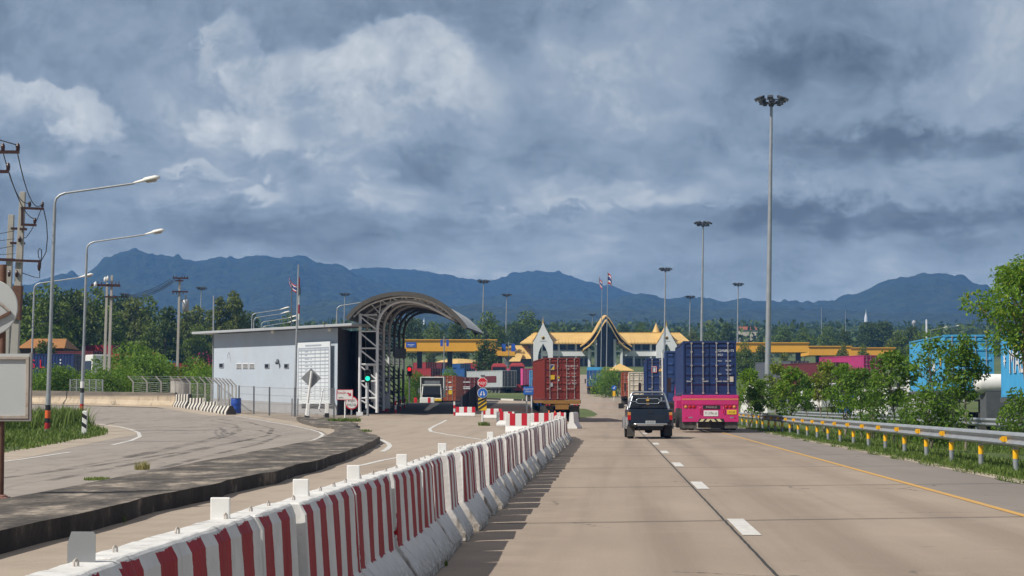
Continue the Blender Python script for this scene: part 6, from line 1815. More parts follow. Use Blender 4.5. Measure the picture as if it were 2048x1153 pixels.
for xx in (-.95, .28):
    b = MB(); b.box(xx - .12, xx + .15, -.22, .22, 0, zb0 + .46); b.build('red_section', M['red_sign'], bl, bevel=.04)

# ---- containers in the left yard
yard = 'containers parked in the left yard'
def yc(pxl, pxr, pyt, Y, m_, lab, rz=0.0, L=12.19, H=2.6, dm=None, marks=0, name='shipping_container', z=None, **kw):
    x = PX((pxl + pxr) / 2, Y); zc = PZ(pyt, Y) - H
    g = zt(x, Y)
    c = container((x, Y, max(zc, g + .05)), rz, m_, lab, L=L, H=H, detail=False, group=yard, door_mat=dm, **kw)
    if zc > g + .4:   # it stands on a parked trailer
        t = trailer((x, Y, g), rz, 'trailer under the ' + lab, M['chassis'], zc - g - .02, L + .3, 2.44, False, group='parked trailers')
    return c
cA = yc(869, 911, 752, 241, M['orange_c'], 'rust orange container facing the canopy with a yellow sticker on its door', -.075, L=9, H=2.85)
rear_mark(cA, .62, .95, .42, .45, M['yellow_sign'], 'yellow_sticker')
for (x, z, w_) in ((-.1, 2.1, .42), (.55, 2.1, .42), (.0, 1.55, .5), (.6, 1.55, .45), (.05, 1.3, .45), (.62, 1.3, .4)): rear_mark(cA, x, z, w_ * .8, .13, M['stencil'])
cB = yc(922, 948, 755, 262, M['maroon'], 'maroon container just right of the rust orange one', -.03)
for z in (2.0, 1.4, 1.2): rear_mark(cB, -.1, z, .9, .12, M['stencil'])
# long sides seen at an angle: heading swung so that the left side shows
cC = yc(862, 884, 737, 390, M['red_c'], 'brick red container showing its long side above the box truck', .58, L=8, dm=M['maroon'])
cD = yc(929, 951, 737.5, 392, M['blue_c'], 'mid blue container showing its long side above the orange one', .58, L=9, dm=M['navy2'])
cE = yc(856, 868, 725, 445, M['red_c'], 'crimson container top with a white strip at the back of the yard', .5, L=6)
cF = yc(888, 900, 725, 450, M['maroon'], 'maroon container top with a white strip at the back of the yard', .5, L=6)
cG = yc(926, 936, 727.5, 450, M['blue_c'], 'small blue container top behind the long blue one', .5, L=6)
cH = yc(958, 968, 726, 452, M['red_c'], 'red container top left of the stop sign plates', .5, L=6)
for c_, xs in ((cE, 1), (cF, 1), (cH, 1)):
    b = MB(); b.box(-1.235, 1.235, .02, 5.9, .02, .9); b.build('white_base', M['white_paint'], c_)
cI = yc(1008, 1030, 741, 325, M['grey_c'], 'long pale grey container trailer with a dark purple panel on its side', .46, dm=M['dkgrey_c'], L=13)
b = MB(); b.box(-1.245, -1.225, 2.2, 7.5, .75, 1.75); b.build('side_panel_print', M['maroon'], cI)
cJ = yc(1031, 1045, 745, 340, M['maroon'], 'dark maroon container end right of the pale grey trailer', .05, W_=1.25, rods=False)
cK = yc(1050, 1068, 737.5, 330, M['pink_c'], 'pink container beside the blue sign', .5, dm=M['pink_c'], L=10)
cL = yc(1064, 1073, 741, 272, M['cyan'], 'light blue container strip between the pink container and the brown truck', .0, L=6, W_=1.2)
for (pxc, pyt, lab) in ((998, 727, 'red cab roof of a parked truck left of the pink container'), (1034, 726, 'bright red cab roof of a parked truck behind the pink container')):
    Y = 330; x = PX(pxc, Y); g = zt(x, Y); zt_ = PZ(pyt, Y) - g
    r = empty('parked_truck', (x, Y, g), 0, lab, 'truck', 'red parked trucks')
    b = MB(); b.tbox((-1.25, 1.25, 0, 2.2, .5), (-1.2, 1.2, .1, 2.2, zt_ - .45)); b.tbox((-1.2, 1.2, .2, 2.2, zt_ - .45), (-.8, .8, .6, 2.0, zt_)); b.build('cab', M['red_c'], r, bevel=.05)
    b = MB(); b.add([(-1.05, .0, 1.6), (1.05, .0, 1.6), (1.0, .06, zt_ - .6), (-1.0, .06, zt_ - .6)], [(0, 1, 2, 3)]); b.build('windscreen', M['glass'], r)
    for sx in (-1, 1): wheel(r, sx * 1.0, 1.0, .5, .3)
# navy container with red letters behind the left hedge
YS = 196.0
xs0 = PX(150, YS); zS = PZ(708, YS) - 2.6
cS = container((xs0, YS + 1.0, zS), R(90 - 6), M['navy'], 'navy container with red letters above the hedge at the left', L=12.19, H=2.6, detail=False, group=yard)
text_mesh('lettering', 'O S L', 1.12, (-1.24, 2.75, 1.62), (math.pi / 2, 0, -math.pi / 2), M['red_sign'], cS, 'RIGHT', sx=1.05)
for k in range(5):
    b = MB(); b.box(-1.235, -1.225, 1.2, 1.32, .75 + .3 * k, .9 + .3 * k); b.build('marking', M['stencil'], cS)
tS = trailer((xs0, YS + 1.0, zt(xs0, YS)), R(84), 'parked trailer below the navy container with red letters', M['chassis'], max(.5, zS - zt(xs0, YS) - .02), 12.4, 2.44, False, group='parked trailers')
cT = yc(175, 215, 703, 255, M['maroon'], 'maroon container behind the pair of power poles', R(70), L=8)
cU = yc(222, 240, 691, 300, M['red_c'], 'crimson container top behind the pair of power poles', R(75), L=6)
cV = yc(190, 205, 722, 232, M['maroon'], 'dusty maroon container low behind the hedge', R(72), L=7)
cW = yc(372, 396, 727, 250, M['red_c'], 'red container behind the bushes left of the gatehouse', R(80), L=8)
cX = yc(300, 330, 706, 290, M['orange_c'], 'rust brown container among the trees near the transformer pole', R(80), L=8)
cY_ = yc(340, 352, 722, 270, M['cyan'], 'light blue container strip behind the transformer pole', R(85), L=6)
# white cab beside it
Y = 215; x = PX(173, Y); g = zt(x, Y)
wc = empty('parked_truck', (x, Y, g), R(-60), 'white truck cab between the navy and maroon containers on the left', 'truck')
zt_ = PZ(710, Y) - g
b = MB(); b.tbox((-1.2, 1.2, 0, 2.2, .5), (-1.15, 1.15, .2, 2.2, zt_)); b.build('cab', M['white_paint'], wc, bevel=.08)
b = MB(); b.add([(-1.0, -.005, zt_ * .55), (1.0, -.005, zt_ * .55), (.95, .12, zt_ * .88), (-.95, .12, zt_ * .88)], [(0, 1, 2, 3)]); b.build('windscreen', M['glass'], wc)
b = MB(); b.box(-1.25, 1.25, -.03, 2.0, .55, 1.1); b.build('blue_skirt', M['navy2'], wc)
for sx in (-1, 1): wheel(wc, sx * 1.0, 1.0, .5, .3)

# ---- blue containers of the right-hand lorry park
yr = 'containers in the right lorry park'
zM = PZ(670, 104) - 2.75
m1 = container((PX(1890, 104) + 1.22, 104, zM), -RD, M['cyan'], 'light blue container behind the young trees, the farther of two', H=2.75, L=12.19, group=yr)
b = MB(); b.box(-1.245, -1.225, 1.0, 1.35, 1.2, 1.75); b.build('yellow_marking', M['yellow_sign'], m1)
b = MB(); b.box(-1.245, -1.225, 3.0, 3.8, .9, 1.5); b.build('marking', M['stencil'], m1)
tM1 = trailer((PX(1890, 104) + 1.22, 104, zt(20, 104) - .1), -RD, 'white lorry trailer under the farther light blue container', M['galv_dark'], zM - zt(20, 104) + .08, 12.6, 2.44, True, M['white_paint'], group='lorries in the right park')
zM2 = PZ(662, 90) - 2.85
xM2 = PX(2003, 92.0) + 1.22
m2 = container((xM2 - RD * 12.19 + .0, 92.0 - 12.19, zM2), -RD, M['cyan'], 'light blue container with white capital letters cut by the right edge', H=2.85, L=12.19, group=yr)
def side_text(c, txt, y, z, s_, m_, sx=1.0):
    return text_mesh('lettering', txt, s_, (-1.236, y, z), (math.pi / 2, 0, -math.pi / 2), m_, c, 'LEFT', sx=sx)
# a seven-pointed star in a white square, then the letters
b = MB(); pts7 = [((.36 if j % 2 == 0 else .13) * math.cos(math.pi * j / 7 + math.pi / 2), (.36 if j % 2 == 0 else .13) * math.sin(math.pi * j / 7 + math.pi / 2)) for j in range(14)]
b.prism(pts7, (-1.232, 11.3, 1.62), (0, -1, 0), (0, 0, 1), -.006); b.build('star_emblem', M['print_white'], m2)
side_text(m2, 'MAERSK', 10.25, 1.55, 1.75, M['print_white'], .95)
tM2 = trailer((xM2 - RD * 12.19, 92.0 - 12.19, zt(20, 85) - .1), -RD, 'lorry trailer under the light blue container at the right edge', M['galv_dark'], zM2 - zt(20, 85) + .08, 12.2, 2.44, False, M['white_paint'], group='lorries in the right park')
p = P(1980, 770, 97.5); tk = empty('tank_trailer', (PX(1958, 97.0), 97.0, zt(22, 97) - .1), R(-82), 'white rounded tank between the two light blue containers', 'tank')
zc_ = PZ(768, 97) - tk.location.z
b = MB(); b.lathe([(.001, -.2), (.3, -.17), (.45, 0), (.45, 4.0), (.3, 4.2), (.001, 4.25)], 20, (0, 0, zc_), 0, 'Y'); b.build('tank_shell', M['white_paint'], tk)
b = MB(); b.box(-.4, .4, .2, 3.9, .5, zc_ - .36); b.build('tank_frame', M['galv_dark'], tk)
for sx in (-1, 1): wheel(tk, sx * .6, 1.0, .45, .25); wheel(tk, sx * .6, 3.4, .45, .25)
cr1 = yc(1590, 1610, 722, 262, M['dkgrey_c'], 'dark grey container behind the tallest mast, right of the road', .25); cr1['group'] = yr
cr2 = yc(1668, 1686, 725, 235, M['maroon'], 'dull maroon container behind the young trees on the right', .32); cr2['group'] = yr
cr3 = yc(1738, 1756, 711, 250, M['mag_c'], 'magenta pink container behind the young trees on the right', .30); cr3['group'] = yr
for (px, py, Y, lab) in ((1660, 748, 190, 'white van roof behind the young trees under the maroon container'), (1555, 770, 160, 'white van half hidden at the foot of the tallest mast'), (1800, 775, 132, 'white pickup cab behind the young trees left of the blue container')):
    x = PX(px, Y); g = zt(x, Y) - .1
    r = empty('parked_van', (x, Y, g), R(20), lab, 'van', 'white vans in the right park')
    hh = max(1.9, min(2.6, PZ(py, Y) - g))
    b = MB(); b.tbox((-.9, .9, 0, 4.6, .4), (-.9, .9, 0, 4.5, 1.2)); b.tbox((-.9, .9, .02, 4.5, 1.2), (-.78, .78, .15, 3.6, hh)); b.build('van_body', M['white_paint'], r, bevel=.06)
    b = MB(); b.box(-.65, .65, -.01, .1, 1.25, hh - .2); b.box(-.93, .93, .6, 3.4, 1.25, hh - .25); b.build('van_glass', M['glass'], r)
    for sx in (-1, 1): wheel(r, sx * .8, .9, .35, .22); wheel(r, sx * .8, 3.6, .35, .22)
bt = empty('parked_truck', (PX(1722, 150), 150, zt(PX(1722, 150), 150) - .1), R(10), 'bright blue truck nose low behind the young trees', 'truck')
b = MB(); b.tbox((-1.1, 1.1, 0, 2, .5), (-1.05, 1.05, .1, 2, 1.9)); b.build('cab', M['blue_sign'], bt, bevel=.06)
b = MB(); b.add([(-.9, .03, 1.2), (.9, .03, 1.2), (.88, .085, 1.75), (-.88, .085, 1.75)], [(0, 1, 2, 3)]); b.build('windscreen', M['glass'], bt)
for sx in (-1, 1): wheel(bt, sx * .9, 1.0, .45, .25)

# ------------------------------------------------------------------ the pickup
PY = 80.3; pxp = PX(1300.5, PY)
pk = empty('pickup_truck', (pxp, PY, zt(pxp, PY)), -math.atan(RD) + R(1.6), 'dark blue pickup with chrome roll bar driving away near the centre line', 'pickup')
b = MB()     # bed
b.tbox((-.80, .80, .02, 2.1, .50), (-.84, .84, .02, 2.1, .70)); b.tbox((-.84, -.76, .02, 2.1, .70), (-.82, -.74, .02, 2.1, 1.13)); b.tbox((.76, .84, .02, 2.1, .70), (.74, .82, .02, 2.1, 1.13)); b.box(-.76, .76, 2.02, 2.1, .7, 1.12)
b.build('bed', M['pickup'], pk, bevel=.03)
b = MB(); b.tbox((-.755, .755, -.02, .05, .62), (-.755, .755, .0, .05, 1.12)); tg = b.build('tailgate', M['pickup'], pk, bevel=.02)
b = MB(); b.box(-.60, .60, -.026, -.012, .70, .90); b.build('tailgate_pressing', M['pickup'], tg, bevel=.012)
b = MB(); b.box(-.09, .09, -.03, -.005, 1.0, 1.06); b.build('tailgate_handle', M['black'], tg)
b = MB()     # cab body and bonnet
b.tbox((-.84, .84, 2.12, 3.9, .45), (-.84, .84, 2.12, 3.9, 1.12)); b.tbox((-.83, .83, 3.9, 5.0, .45), (-.78, .78, 3.9, 4.95, 1.02)); b.build('body', M['pickup'], pk, bevel=.05)
b = MB(); b.tbox((-.80, .80, 2.12, 4.15, 1.12), (-.62, .62, 2.32, 3.35, 1.70)); b.build('cab', M['pickup'], pk, bevel=.06)
b = MB(); b.add([(-.66, 2.138, 1.19), (.66, 2.138, 1.19), (.545, 2.294, 1.64), (-.545, 2.294, 1.64)], [(0, 1, 2, 3)]); b.build('rear_window', M['glass'], pk)
for sx in (-1, 1):
    b = MB(); vs = [(sx * .785, 2.4, 1.2), (sx * .785, 3.85, 1.2), (sx * .66, 3.3, 1.62), (sx * .655, 2.5, 1.62)]; b.add(vs, [(0, 1, 2, 3) if sx > 0 else (3, 2, 1, 0)]); b.build('side_window', M['glass'], pk)
    wheel(pk, sx * .72, 1.08, .37, .25); wheel(pk, sx * .72, 4.1, .37, .25)
    # flared arches
    for yc_ in (1.08, 4.1):
        q = MB(); vs = []; fs = []; n = 12
        for j in range(n + 1):
            a = math.pi * j / n
            for (rr, xx) in ((.46, .84), (.43, .92), (.40, .93), (.40, .78)): vs.append((sx * xx, yc_ + rr * math.cos(a), .38 + rr * math.sin(a)))
        for j in range(n):
            for k in range(3):
                f = (j * 4 + k, j * 4 + k + 1, (j + 1) * 4 + k + 1, (j + 1) * 4 + k); fs.append(f if sx < 0 else f[::-1])
        q.add(vs, fs, 0, True); q.build('arch_flare', M['grey_trim'], pk)
    q = MB(); q.box(sx * .72 - .15, sx * .72 + .15, .62, .635, .10, .5); q.build('mud_flap', M['flap'] if sx < 0 else M['black'], pk)
    q = MB(); q.tbox((sx * .79 - .075, sx * .79 + .055, -.015, .12, .72), (sx * .79 - .075, sx * .79 + .055, -.01, .12, .90)); tl = q.build('tail_lamp', M['tail_red'], pk, bevel=.012)
    q = MB(); q.box(sx * .79 - .07, sx * .79 + .05, -.012, .11, .905, 1.02); q.build('indicator', M['tail_amber'], tl, bevel=.01)
    q = MB(); q.tbox((sx * .82, sx * .82 + sx * .02, .1, 2.0, .55), (sx * .83, sx * .83 + sx * .02, .1, 2.0, .66)); q.build('side_step', M['grey_trim'], pk)
    q = MB(); q.tube([(sx * .82, 3.75, 1.22), (sx * .97, 3.72, 1.25)], .02, 6); q.box(sx * .99 - .11, sx * .99 + .11, 3.66, 3.74, 1.15, 1.36); q.build('wing_mirror', M['black'], pk, bevel=.02)
b = MB(); b.tube([(-.62, -.10, .57), (-.55, -.15, .57), (.55, -.15, .57), (.62, -.10, .57)], .035, 10); b.box(-.5, .5, -.12, -.02, .50, .60); b.build('rear_bumper', M['chrome'], pk)
b = MB(); b.box(-.19, .19, -.165, -.15, .585, .70); b.build('number_plate', M['grey_c'], pk)
text_mesh('plate_text', 'บก 4172', .075, (0, -.168, .643), (math.pi / 2, 0, 0), M['print_black'], pk)
b = MB(); b.box(-.5, .5, .3, 4.6, .34, .5); b.lathe([(.001, -.18), (.14, -.12), (.16, 0), (.14, .12), (.001, .18)], 14, (-.02, 1.08, .36), 0, 'X'); b.tube([(-.65, 1.08, .37), (.65, 1.08, .37)], .06, 8); b.build('underbody', M['black'], pk)
b = MB(); b.tube([(-.42, .5, .42), (-.42, .0, .38)], .035, 8); b.build('exhaust', M['chassis'], pk)
b = MB()
b.tube([(-.80, 1.75, 1.12), (-.78, 1.78, 1.2), (-.68, 1.92, 1.62), (-.62, 1.94, 1.74), (-.52, 1.95, 1.79), (.52, 1.95, 1.79), (.62, 1.94, 1.74), (.68, 1.92, 1.62), (.78, 1.78, 1.2), (.80, 1.75, 1.12)], .038, 10)
b.tube([(-.70, 1.9, 1.56), (-.80, 1.2, 1.13)], .028, 8); b.tube([(.70, 1.9, 1.56), (.80, 1.2, 1.13)], .034, 8)
b.tube([(-.28, 1.88, 1.34), (-.40, 1.88, 1.34), (-.47, 1.89, 1.42), (-.44, 1.9, 1.5), (-.38, 1.9, 1.54), (.38, 1.9, 1.54), (.45, 1.9, 1.48), (.45, 1.89, 1.40), (.38, 1.88, 1.34), (-.28, 1.88, 1.34)], .022, 8)
b.tube([(-.47, 1.9, 1.42), (-.72, 1.86, 1.44)], .02, 8); b.tube([(.45, 1.9, 1.44), (.72, 1.86, 1.44)], .02, 8)
b.box(.49, .55, 1.86, 1.92, 1.44, 1.60)
b.build('roll_bar', M['chrome'], pk)
b = MB(); w0 = Vector((0, 2.20, 1.40)); ux = Vector((1, 0, 0)); uz = Vector((0, .156, .45)).normalized(); off_ = Vector((0, -.02, 0))
b.prism([(-.05, -.03), (.05, -.03), (.07, .05), (.03, .08), (0, .15), (-.03, .08), (-.07, .05)], w0 + uz * .08 + off_, ux, uz, .004); b.build('window_sticker', M['gold'], pk)
b = MB(); b.prism([(-.06, -.10), (.06, -.10), (.04, .0), (-.04, .0)], w0 + uz * .0 + off_, ux, uz, .004); b.build('window_sticker', M['gold'], pk)

# ------------------------------------------------------------------ customs hall
BYY = 560.0
bo = P(1213, 735, BYY)
ch = empty('customs_hall', bo, 0, 'white customs hall with swept ochre gable roofs at the end of the road', 'building')
def hp_(px, py, d=0.0):
    q = P(px, py, BYY); return Vector((q.x - bo.x, d, q.z - bo.z))
S = BYY / F
def hbox(name, x0, x1, y0, y1, d0, d1, m_, par=None, bev=0):
    a = hp_(x0, y1); c = hp_(x1, y0); b = MB(); b.box(a.x, c.x, d0, d1, a.z, c.z); return b.build(name, m_, par or ch, bevel=bev)
for (x0, x1) in ((1062, 1183), (1246, 1378)):
    hbox('wall', x0, x1, 684, 740, 2.0, 14, M['bld_grey'])
    hbox('balcony', x0 + 20 if x0 < 1100 else x0, x1, 702, 712.5, .2, 2.0, M['bld_white'])
    hbox('upper_slab', x0, x1, 684.5, 687, .6, 2.0, M['bld_white'])
    for wx in range(int(x0) + 6, int(x1) - 8, 17):
        hbox('window', wx, wx + 13, 689, 699, 1.9, 2.02, M['bld_dark'])
        hbox('window', wx, wx + 13, 717, 732, 1.9, 2.02, M['bld_dark'])
    for cx in range(int(x0) + 22, int(x1), 34):
        hbox('column', cx - 1.8, cx + 1.8, 687, 738, .4, 1.0, M['bld_white'])
# main long roof
def slope_roof(name, x0, x1, e0, e1, y_ridge, y_eave, d_r, d_e, m_):
    b = MB(); a = [hp_(e0, y_eave, d_e), hp_(e1, y_eave, d_e), hp_(x1, y_ridge, d_r), hp_(x0, y_ridge, d_r)]
    c = [hp_(e1, y_eave, 2 * d_r - d_e), hp_(e0, y_eave, 2 * d_r - d_e), hp_(x0, y_ridge, d_r), hp_(x1, y_ridge, d_r)]
    b.add(a, [(0, 1, 2, 3)]); b.add(c, [(0, 1, 2, 3)])
    b.add([a[1], c[0], a[2]], [(0, 1, 2)]); b.add([c[1], a[0], a[3]], [(0, 1, 2)])
    lo = [v - Vector((0, 0, .35)) for v in a[:2]]; b.add([lo[0], lo[1], a[1], a[0]], [(0, 1, 2, 3)])
    return b.build(name, m_, ch)
slope_roof('roof', 1068, 1365, 1040, 1382, 664.5, 686, 8, -.8, M['roof_yellow'])
b = MB()
for k in range(46):
    x = 1064 + k * 6.6
    if 1168 < x < 1262: continue
    b.bar(hp_(x, 685.5, -.95), hp_(x, 665, 7.9), .10, .05)
b.build('tile_rib', M['roof_yellow'], ch)
rb = MB(); rb.bar(hp_(1068, 664.3, 8), hp_(1365, 664.3, 8), .35, .3); rb.build('ridge_cap', M['bld_gold'], ch)
# lower wing roofs on the left
for (pts, d) in ((((1003, 708), (1040, 708), (1062, 690), (1012, 690)), 2), (((1022, 718), (1062, 718), (1062, 696), (1040, 696)), 0), (((1016, 724), (1040, 724), (1046, 708), (1034, 707)), -4)):
    b = MB(); a = [hp_(*pts[0], d), hp_(*pts[1], d), hp_(*pts[2], d + 4), hp_(*pts[3], d + 4)]; bk_ = [v + Vector((0, 9 if i < 2 else 1, 0)) for i, v in enumerate(a)]
    b.add(a + bk_, [(0, 1, 2, 3), (7, 6, 5, 4), (1, 5, 6, 2), (4, 0, 3, 7), (3, 2, 6, 7)]); b.build('wing_roof', M['roof_yellow'], ch)
hbox('wing_wall', 1008, 1064, 708, 742, 4, 12, M['bld_grey'])
# pointed white gable pavilions
def pavilion(xc, half, apex, d):
    o = []
    prof = [(-1, 742), (-1, 684), (-.72, 675), (-.44, 664), (-.22, 656), (-.08, 650), (0, 646)]
    w_ = half; prof = [(t, y + (apex - 636) * (1 if y < 740 else 0)) for t, y in prof]
    left = [(xc + t * w_, y) for t, y in prof]; right = [(xc - t * w_, y) for t, y in reversed(prof[:-1])]
    # arched opening with pointed head
    arch = [(-.52, 742), (-.52, 715), (-.46, 706), (-.30, 698), (-.12, 692), (0, 688)]
    al = [(xc + t * w_, y) for t, y in arch]; ar2 = [(xc - t * w_, y) for t, y in reversed(arch[:-1])]
    outline = left + right; op = al + ar2
    b = MB()
    # front as strips between outline and opening (both start at lower left)
    n1 = 25
    def resample(pl, n):
        v = [Vector((p[0], p[1])) for p in pl]; ac = [0]
        for i in range(len(v) - 1): ac.append(ac[-1] + (v[i + 1] - v[i]).length)
        out = []
        for k in range(n):
            t = ac[-1] * k / (n - 1); i = min(max(j for j in range(len(ac)) if ac[j] <= t + 1e-6), len(v) - 2)
            out.append(v[i].lerp(v[i + 1], (t - ac[i]) / max(1e-6, ac[i + 1] - ac[i])))
        return out
    half_o = resample(left, n1) + list(resample(right, n1))[1:]; half_i = resample(al, n1) + list(resample(ar2, n1))[1:]
    vs = []; fs = []
    for dd in (d, d + 3.0):
        for p in half_o: vs.append(hp_(p.x, p.y, dd))
        for p in half_i: vs.append(hp_(p.x, p.y, dd))
    m_ = len(half_o)
    for i in range(m_ - 1):
        fs.append((i, i + 1, m_ + i + 1, m_ + i)[::-1])
        fs.append((m_ + i, m_ + i + 1, 3 * m_ + i + 1, 3 * m_ + i)[::-1])
        fs.append((i, 2 * m_ + i, 2 * m_ + i + 1, i + 1)[::-1])
    b.add(vs, fs); b.build('gable_front', M['bld_white'], ch)
    # ochre swept roof running back from the gable
    b = MB(); vs = []; fs = []
    rp = [(xc + t * w_ * 1.06, y - 1.2) for t, y in prof[1:]] + [(xc - t * w_ * 1.06, y - 1.2) for t, y in reversed(prof[1:-1])]
    for dd in (d + .4, d + 9):
        for p in rp: vs.append(hp_(p[0], p[1], dd))
    for i in range(len(rp) - 1): fs.append((i, i + 1, len(rp) + i + 1, len(rp) + i))
    b.add(vs, fs); b.build('gable_roof', M['roof_yellow'], ch)
    q = hp_(xc, 647 + apex - 636, d + .6)
    b = MB(); b.lathe([(.34, -.2), (.20, .3), (.24, .42), (.12, .7), (.15, .85), (.06, 1.1), (.03, 1.6), (.001, 2.1)], 10, q); b.build('spire', M['bld_gold'], ch)
    hbox('back_wall', xc - half * .9, xc + half * .9, 690, 742, d + 5, d + 5.3, M['bld_dark'])
    hbox('inner_balcony', xc - half * .5, xc + half * .5, 706, 709, d + 3.2, d + 3.5, M['bld_white'])
    q = hp_(xc, 676.5, d - .05)
    b = MB(); b.lathe([(.001, -.04), (.40, -.03), (.46, 0), (.46, .06)], 20, q, 0, 'Y'); b.build('roundel', M['bld_gold'], ch)
    b = MB(); b.lathe([(.001, -.03), (.26, -.03), (.28, .02)], 16, q + Vector((0, -.03, 0)), 0, 'Y'); b.build('roundel_centre', M['bld_dark'], ch)
    hbox('inscription', xc - half * .35, xc + half * .35, 682.5, 683.6, d - .03, d - .005, M['bld_grey'])
pavilion(1086, 19.5, 636, -1.5)
pavilion(1332.5, 20.5, 643, -1.5)
# central gable, two swept tiers over dark glass
def tier(prof, d0, d1, th, name, fl=5.0):
    vs = []; fs = []
    for sg in (-1,):
        pass
    pl = [(1211 + t, y) for t, y in prof] + [(1211 - t, y) for t, y in reversed(prof[:-1])]
    b = MB(); n = len(pl)
    for dd in (d0, d1):
        for p in pl: vs.append(hp_(p[0] + (p[0] - 1211) * .03 * (dd == d0), p[1] + (fl if dd == d0 else 0), dd))
        for p in pl: vs.append(hp_(p[0] + (p[0] - 1211) * .03 * (dd == d0), p[1] + th + (fl if dd == d0 else 0), dd))
    for i in range(n - 1):
        fs.append((i, i + 1, 2 * n + i + 1, 2 * n + i)); fs.append((n + i, 3 * n + i, 3 * n + i + 1, n + i + 1)); fs.append((i, n + i, n + i + 1, i + 1))
    b.add(vs, fs); b.build(name, M['roof_yellow'], ch)
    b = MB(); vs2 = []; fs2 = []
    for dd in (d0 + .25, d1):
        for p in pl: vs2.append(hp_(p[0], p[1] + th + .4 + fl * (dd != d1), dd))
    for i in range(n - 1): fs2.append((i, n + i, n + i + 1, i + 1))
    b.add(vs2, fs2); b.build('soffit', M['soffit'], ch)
tier([(-50, 688), (-40, 681), (-30, 671.5), (-21, 658.5), (-13, 644), (-6, 633), (0, 627)], -4, 12, 2.6, 'gable_roof')
tier([(-46, 699), (-33, 690), (-24, 680), (-16, 667), (-9, 653), (-4, 644), (0, 640)], -6.5, -3.9, 2.2, 'gable_roof', 2.5)
for sg in (-1, 1):   # the lowest flying eaves
    b = MB(); pl = [(1211 + sg * 47, 702), (1211 + sg * 36, 695), (1211 + sg * 24, 684)]
    vs = []; 
    for dd in (-5.5, 1):
        for p in pl: vs.append(hp_(p[0], p[1], dd))
        for p in pl: vs.append(hp_(p[0], p[1] + 2.4, dd))
    fs = []
    for i in range(2): fs += [(i, i + 1, 6 + i + 1, 6 + i), (3 + i, 9 + i, 9 + i + 1, 3 + i + 1), (i, 3 + i, 3 + i + 1, i + 1)]
    b.add(vs, fs); b.build('flying_eave', M['roof_yellow'], ch)
b = MB(); vs = [hp_(1192, 740, -1), hp_(1230, 740, -1), hp_(1230, 676, -1), hp_(1222, 660, -1), hp_(1211, 644, -1), hp_(1200, 660, -1), hp_(1192, 676, -1)]; b.add(vs, [tuple(range(7))]); b.build('entrance_glass', M['bld_dark'], ch)
for xc in (1190.5, 1228.5, 1177.5, 1241.5):
    hbox('column', xc - 2.4, xc + 2.4, 680 if 1185 < xc < 1235 else 698, 738, -3.2, -2.4, M['bld_white'])
hbox('porch_beam', 1176, 1189, 702, 705, -3, -2.2, M['bld_white']); hbox('porch_beam', 1230, 1243, 702, 705, -3, -2.2, M['bld_white'])
b = MB(); b.box(-26, 26, -8, 16, -6, -.35); b.build('podium', M['bld_grey'], ch)
hsp = MB(); q = hp_(1317, 664, 9); hsp.lathe([(1.2, -.2), (.8, .8), (.4, 1.8), (.001, 2.8)], 8, q); hsp.build('spire', M['roof_yellow'], ch)

# flag poles before the hall
def flagstaff(px, pyt, pyb, Y, lab, fx, fz, L, H):
    p = P(px, pyb, Y); r = empty('flagpole', (p.x, Y, p.z), 0, lab, 'flagpole', None, R(.9))
    h = PZ(pyt, Y) - p.z
    b = MB(); b.tube([(0, 0, -1), (0, 0, h)], .12, 8, r1=.06); b.build('pole_shaft', M['galv'], r)
    flag(r, .08, h - .2, L, H, 1.35, FL)
    return r
flagstaff(1213, 545, 731, 470, 'taller white flagpole with a limp striped flag before the customs hall gable', 0, 0, 1.3, 2.5)
f2 = flagstaff(1202, 561, 730, 500, 'shorter white flagpole with a limp striped flag left of the customs hall gable', 0, 0, -1.2, 2.0)
# small pyramid-roofed kiosk
KY = 400.0; p = P(1240, 770, KY); g = min(zt(p.x, KY), p.z)
ks = empty('kiosk', (p.x, KY, g), 0, 'small kiosk with an ochre pyramid roof in front of the customs hall', 'kiosk')
s_ = KY / F; ze = PZ(741.5, KY) - g; zp = PZ(727.5, KY) - g
b = MB(); hw = 26 * s_; b.add([(-hw, -hw, ze), (hw, -hw, ze), (hw, hw, ze), (-hw, hw, ze), (0, 0, zp), (-hw, -hw, ze - .15), (hw, -hw, ze - .15), (hw, hw, ze - .15), (-hw, hw, ze - .15)], [(0, 1, 4), (1, 2, 4), (2, 3, 4), (3, 0, 4), (5, 6, 1, 0), (6, 7, 2, 1), (8, 5, 0, 3), (8, 7, 6, 5)]); b.build('roof', M['roof_yellow'], ks)
b = MB(); b.box(-hw * .78, hw * .78, -hw * .7, hw * .7, 0, ze - .15); b.build('wall', M['dkgrey_c'], ks)
b = MB(); b.box(-hw * .5, hw * .5, -hw * .72, -hw * .7, ze * .3, ze * .8); b.build('window', M['bld_dark'], ks)
# small white and pink hut beside the road
p = P(1210, 800, 345)

